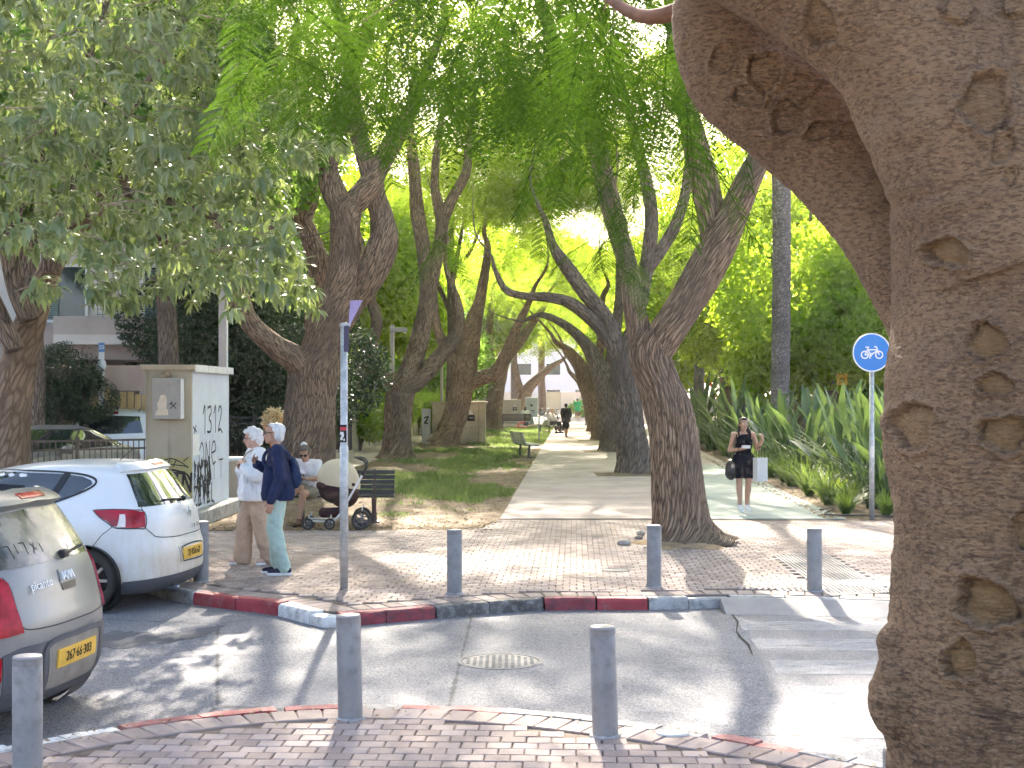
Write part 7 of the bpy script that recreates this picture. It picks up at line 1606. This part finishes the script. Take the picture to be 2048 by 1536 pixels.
# --- woman in the black dress
D_ = Person('dark haired woman in short black dress walking on the bike lane', G(1487, 1022), R(4), 1.60, M_SK3, dict(
    eL=(-.25, .02, 1.10), wL=(-.10, -.20, 1.13), dL=(.75, -.5, .2), nL=(.2, .5, .9), cL=.9, eR=(.25, -.04, 1.13), wR=(.30, -.20, 1.30), dR=(-.15, -.15, 1), nR=(-.6, .6, 0), cR=1.1, aL=(-.07, -.04, .085), kL=(-.09, -.05, .49), aR=(.07, .03, .085), kR=(.09, -.01, .50)), (0, 0, 0), .0078, 1.02, True)
def dress(mb):
    J = D_.J; mb.ell(J['ch'], (.162, .120, .19)); mb.ell((0, 0, 1.09), (.140, .112, .19)); mb.cap((-.085, .01, 1.20), .085, (-.095, .01, 1.36), .045); mb.cap((.085, .01, 1.20), .085, (.095, .01, 1.36), .045); [mb.ell(J['ch'] + V3((q * .07, -.085, .02)), (.078, .07, .075)) for q in (-1, 1)]; mb.cap((-.07, 0, .95), .135, (-.09, -.02, .66), .135); mb.cap((.07, 0, .95), .135, (.09, 0, .66), .135); mb.cap((0, 0, .95), .15, (0, -.01, .66), .15)
o = D_.part('dress', cloth('black_jersey', (.010, .010, .016), .3), dress, wr=.004)
bm = bmesh.new(); bm.from_mesh(o.data); g = bm.verts[:] + bm.edges[:] + bm.faces[:]
bmesh.ops.bisect_plane(bm, geom=g, plane_co=(0, 0, .60), plane_no=(0, 0, -1), clear_outer=True); g = bm.verts[:] + bm.edges[:] + bm.faces[:]; bmesh.ops.bisect_plane(bm, geom=g, plane_co=(0, -.05, 1.40), plane_no=(0, -.35, 1), clear_outer=True); bm.to_mesh(o.data); bm.free()
D_.plain('shoulder_strap', cloth('black_jersey', (.010, .010, .016)), lambda m: [m.tube(spline([(q * .095, -.115, 1.33), (q * .105, -.085, 1.41), (q * .112, .0, 1.452), (q * .105, .07, 1.41), (q * .095, .09, 1.33)], 14), .016, 8) for q in (-1, 1)])
D_.shoes(cloth('white_trainer', (.74, .72, .74), .05), M_SWHT)
hair_blob(D_, M_DHAIR, CUT + [((-.070, .045, -.07), (.028, .05, .12)), ((.070, .045, -.07), (.028, .05, .12)), ((0, .085, -.10), (.075, .04, .16)), ((.085, .01, -.18), (.035, .045, .13)), ((.08, -.035, -.26), (.030, .035, .10)), ((-.075, .05, -.18), (.03, .045, .10))], wr=.006)
D_.plain('bracelet', M_BLK, lambda m: m.tube([D_.J['eL'].lerp(D_.J['wL'], .86), D_.J['eL'].lerp(D_.J['wL'], .92)], .034, 12))
root = empty('phone', on(D_, (-.02, -.28, 1.175)), 0, 'pale phone held by the woman in black', 'phone'); part('case', mat('pale_case', (.62, .55, .55), .4, .05), root, lambda m: m.box((0, 0, 0), (.15, .075, .010), (R(40), 0, R(-15)), .003)); part('screen', mat('phone_screen', (.05, .06, .07), .1, 0), root, lambda m: m.box((0, .005, .007), (.138, .066, .002), (R(40), 0, R(-15))))
root = empty('handbag', on(D_, (-.235, .0, .70)), R(10), 'black handbag hanging at the right hip of the walking woman', 'handbag'); mb = MB(); mb.ell((0, 0, .06), (.085, .16, .17)); mb.ell((0, 0, .0), (.09, .18, .13)); o = remesh(mb, 'bag_body', mat('black_leather', (.015, .014, .016), .45, .3, 9, .3, 40, .5), root, .01, 3); part('strap', M_BLK, root, lambda m: m.tube(spline([(0, -.10, .2), (.05, -.10, .5), (.10, -.02, .685), (.07, .10, .5), (0, .10, .2)], 24), .010, 6)); part('buckle', M_CHROME, root, lambda m: m.lathe([(.02, 0), (.028, 0), (.028, .006), (.02, .006), (.02, 0)], (-.02, -.165, .12), 14, Matrix.Rotation(R(90), 3, 'X')))
root = empty('shopping_bag', on(D_, (.27, -.16, .55)), R(30), 'pale grey paper shopping bag on the arm of the walking woman', 'shopping bag')
bw, bd_, bh = .22, .12, .40
def bag(m):
    a = [(-bw / 2, -bd_ / 2), (bw / 2, -bd_ / 2), (bw / 2, 0), (bw / 2, bd_ / 2), (-bw / 2, bd_ / 2), (-bw / 2, 0)]; vs = []
    for z, k in ((0, 0), (.08, 0), (bh * .6, .012), (bh, .02)): vs += [(x * (1 - (k if y == 0 else 0) * 2), y, z) for x, y in a]
    m.add(vs, [(i * 6 + j, i * 6 + (j + 1) % 6, (i + 1) * 6 + (j + 1) % 6, (i + 1) * 6 + j) for i in range(3) for j in range(6)] + [(5, 4, 3, 2, 1, 0)])
part('paper_body', mat('bag_paper', (.62, .60, .59), .6, .04, 4), root, bag); part('inner_fold', M_PAPER, root, lambda m: m.box((0, 0, bh - .03), (bw * .93, bd_ * .9, .004)))
for y in (-.045, .045): part('handle', M_BLK, root, lambda m: m.tube(spline([(-.06, y, bh - .02), (-.05, y * .6, bh + .13), (0, y * .2, bh + .19), (.05, y * .6, bh + .13), (.06, y, bh - .02)], 16), .005, 6))
# --- far figures
B_ = Person('distant walker with dark backpack seen from behind', G(1132, 874), R(184), 1.56, M_SK2, dict(aL=(-.05, -.12, .085), kL=(-.07, -.10, .5), aR=(.05, .22, .16), kR=(.07, .02, .5)), (0, 0, 0), .014, 1.05)
B_.top(cloth('charcoal_shirt', (.045, .042, .05), .3), .03, .6, .16, .03, 'shirt'); B_.trousers(cloth('dark_shorts', (.03, .03, .04)), (.03, 0), 'shorts', .55); B_.shoes(cloth('tan_shoe', (.30, .22, .15)), M_BLK); hair_blob(B_, M_DHAIR, CUT, .014)
root = empty('backpack', on(B_, (0, .20, 1.15)), R(184), 'dark oval backpack on the distant walker', 'backpack'); part('bag_body', cloth('dark_bag', (.02, .02, .025)), root, lambda m: m.ell((0, 0, 0), (.15, .10, .23)), True); part('strap', M_BLK, root, lambda m: [m.tube(spline([(q * .1, -.05, .2), (q * .13, -.2, .24), (q * .15, -.3, .1)], 8), .02, 5) for q in (-1, 1)])
N_ = Person('man in bright green shirt at the far end of the path', G(1155, 843), R(176), 1.70, M_SK1, dict(aL=(-.10, -.06, .085), aR=(.10, .12, .1)), (0, 0, 0), .018, 1.12)
N_.top(cloth('green_tshirt', (.05, .38, .14), .1), .03, .34, .10, .03, 'shirt'); N_.trousers(cloth('brown_shorts', (.22, .15, .10)), (.03, 0), 'shorts', .5); N_.shoes(cloth('pale_shoe', (.5, .42, .38)), M_SWHT); hair_blob(N_, M_DHAIR, CUT, .018)
SIT = dict(pv=(0, .02, .54), ch=(0, -.02, .84), nk=(0, -.05, 1.03), hd=(0, -.08, 1.17), sL=(-.17, -.03, .98), sR=(.17, -.03, .98), eL=(-.20, -.12, .74), wL=(-.10, -.32, .66), eR=(.20, -.12, .74), wR=(.10, -.32, .66), hL=(-.09, -.02, .50), kL=(-.09, -.46, .52), aL=(-.09, -.50, .085), hR=(.09, -.02, .50), kR=(.09, -.46, .52), aR=(.12, -.72, .2))
for (lab, off, topc, botc, hc) in (('sitting person in grey with pale hood on the far bench', (.0, .0), (.50, .47, .50), (.06, .05, .06), (.55, .58, .62)), ('sitting person with cap beside the one in grey', (.45, .35), (.55, .50, .50), (.03, .03, .03), (.4, .25, .2))):
    q_ = Person(lab, (X_at(1093, 72.5) + off[0] * .5, 72.3 + off[1] * 1.4, 0), R(105), 1.66, M_SK2, SIT, (.2, 0, 0), .018, 1.08); n_ = 'sit%.2f' % off[0]
    q_.top(cloth('top_' + n_, topc), .03, .9, .05, .02, 'shirt'); q_.trousers(cloth('trs_' + n_, botc), (.02, .02), 'trousers', .85); q_.shoes(cloth('dark_shoe', (.05, .04, .04)), M_BLK); hair_blob(q_, mat('hat_' + n_, hc, .8, .1), CUT, .018)
q_ = Person('person in white with black hair sitting on the dark far bench', (X_at(1050, 84), 84.05, 0), R(176), 1.66, M_SK2, SIT, (0, 0, 0), .018, 1.05); q_.top(cloth('white_far', (.72, .70, .70)), .03, .5, .05, .02, 'shirt'); q_.trousers(cloth('grey_far', (.2, .2, .22)), (.02, .02), 'trousers', .9); q_.shoes(cloth('dark_shoe', (.05, .04, .04)), M_BLK); hair_blob(q_, M_DHAIR, CUT + [((0, .08, -.10), (.08, .05, .12))], .018)

# ================================================================ STROLLER
ST = V3((-2.68, 21.15, 0)); root = empty('stroller', ST, R(4), 'stroller with cream canopy and dark brown carrycot before the bench', 'stroller')
M_CREAM = cloth('cream_canvas', (.60, .50, .36), .06); M_BROWN = cloth('brown_canvas', (.055, .030, .030), .2); M_ALU = mat('aluminium', (.62, .63, .65), .35, .05, 5, metal=.6)
def canopy(m):
    n, k = 12, 28; vs = []
    for i in range(n + 1):
        th = R(98) * i / n
        for j in range(k):
            a = 2 * math.pi * j / k; rib = 1 + .018 * math.cos(8 * a) * math.sin(th); x = math.sin(th) * math.cos(a)
            vs.append((.10 + .315 * x * rib, .25 * math.sin(th) * math.sin(a) * rib, .68 + .355 * math.cos(th) * rib - .05 * x * math.sin(th)))
    m.add(vs, [(i * k + j, (i + 1) * k + j, (i + 1) * k + (j + 1) % k, i * k + (j + 1) % k) for i in range(n) for j in range(k)])
part('canopy', M_CREAM, root, canopy, True); mb = MB(); mb.ell((.10, 0, .56), (.30, .225, .20)); mb.ell((.18, 0, .50), (.22, .21, .20)); mb.ell((-.10, 0, .64), (.14, .21, .09)); mb.box((.1, 0, .66), (.5, .40, .08), None, .03); remesh(mb, 'carrycot', M_BROWN, root, .014, 4); mb = MB(); mb.box((-.02, 0, .24), (.34, .30, .14), None, .04); mb.obj('basket', M_BROWN, root)
part('frame_tube', M_ALU, root, lambda m: [m.tube([(.47, q * .26, .83), (.14, q * .24, .24), (.04, q * .22, .12), (-.02, q * .22, .10)], .016, 8) for q in (-1, 1)] + [m.tube([(-.34, -.22, .13), (-.02, -.22, .115)], .014, 8), m.tube([(-.34, .22, .13), (-.02, .22, .115)], .014, 8), m.tube([(.44, -.28, .15), (.44, .28, .15)], .012, 8)])
part('handle', M_BLK, root, lambda m: m.tube(spline([(.47, -.26, .83), (.515, -.26, .93), (.49, -.24, 1.01), (.40, -.2, 1.05), (.34, 0, 1.06), (.40, .2, 1.05), (.49, .24, 1.01), (.515, .26, .93), (.47, .26, .83)], 40), .018, 8)); part('joint', M_BLK, root, lambda m: [m.ell((.47, q * .26, .83), (.035, .03, .04)) for q in (-1, 1)])
for (x, y, r_) in ((.44, -.30, .145), (.44, .30, .145), (-.34, -.24, .085), (-.02, -.24, .085), (-.34, .24, .085)):
    w_ = empty('wheel', (x, y, r_)); w_.parent = root; RX = Matrix.Rotation(R(90), 3, 'X'); part('tyre', M_TYRE, w_, lambda q: q.lathe([(r_ * .74, -.018), (r_ * .95, -.022), (r_, -.01), (r_, .01), (r_ * .95, .022), (r_ * .74, .018), (r_ * .74, -.018)], (0, 0, 0), 28, RX), True); part('rim', M_PLAST, w_, lambda q: (q.lathe([(r_ * .66, -.012), (r_ * .76, -.012), (r_ * .76, .012), (r_ * .66, .012), (r_ * .66, -.012)], (0, 0, 0), 24, RX), [q.bar((0, 0, 0), (r_ * .7 * math.cos(a), 0, r_ * .7 * math.sin(a)), .022, .014, up=(0, 1, 0)) for a in np.arange(0, 6.2, 1.2566)], q.ell((0, 0, 0), (.022, .026, .022))))
    part('fork', M_ALU, w_, lambda q: q.tube([(0, .03, 0), (.02, .03, r_ + .05)], .010, 6))
# ================================================================ HAZE
hz = bpy.data.materials.new('haze'); hz.use_nodes = True; t = hz.node_tree; t.nodes.clear()
pv_ = t.nodes.new('ShaderNodeVolumePrincipled'); pv_.inputs['Color'].default_value = (.96, .94, .90, 1); pv_.inputs['Density'].default_value = .00035; pv_.inputs['Anisotropy'].default_value = .45
mo = t.nodes.new('ShaderNodeOutputMaterial'); t.links.new(pv_.outputs[0], mo.inputs['Volume'])
mb = MB(); mb.box((0, 1950, 14), (5200, 5300, 31)); o = mb.obj('haze', hz); tag(o, 'thin pale haze hanging over the boulevard and far street', 'haze', kind='stuff')
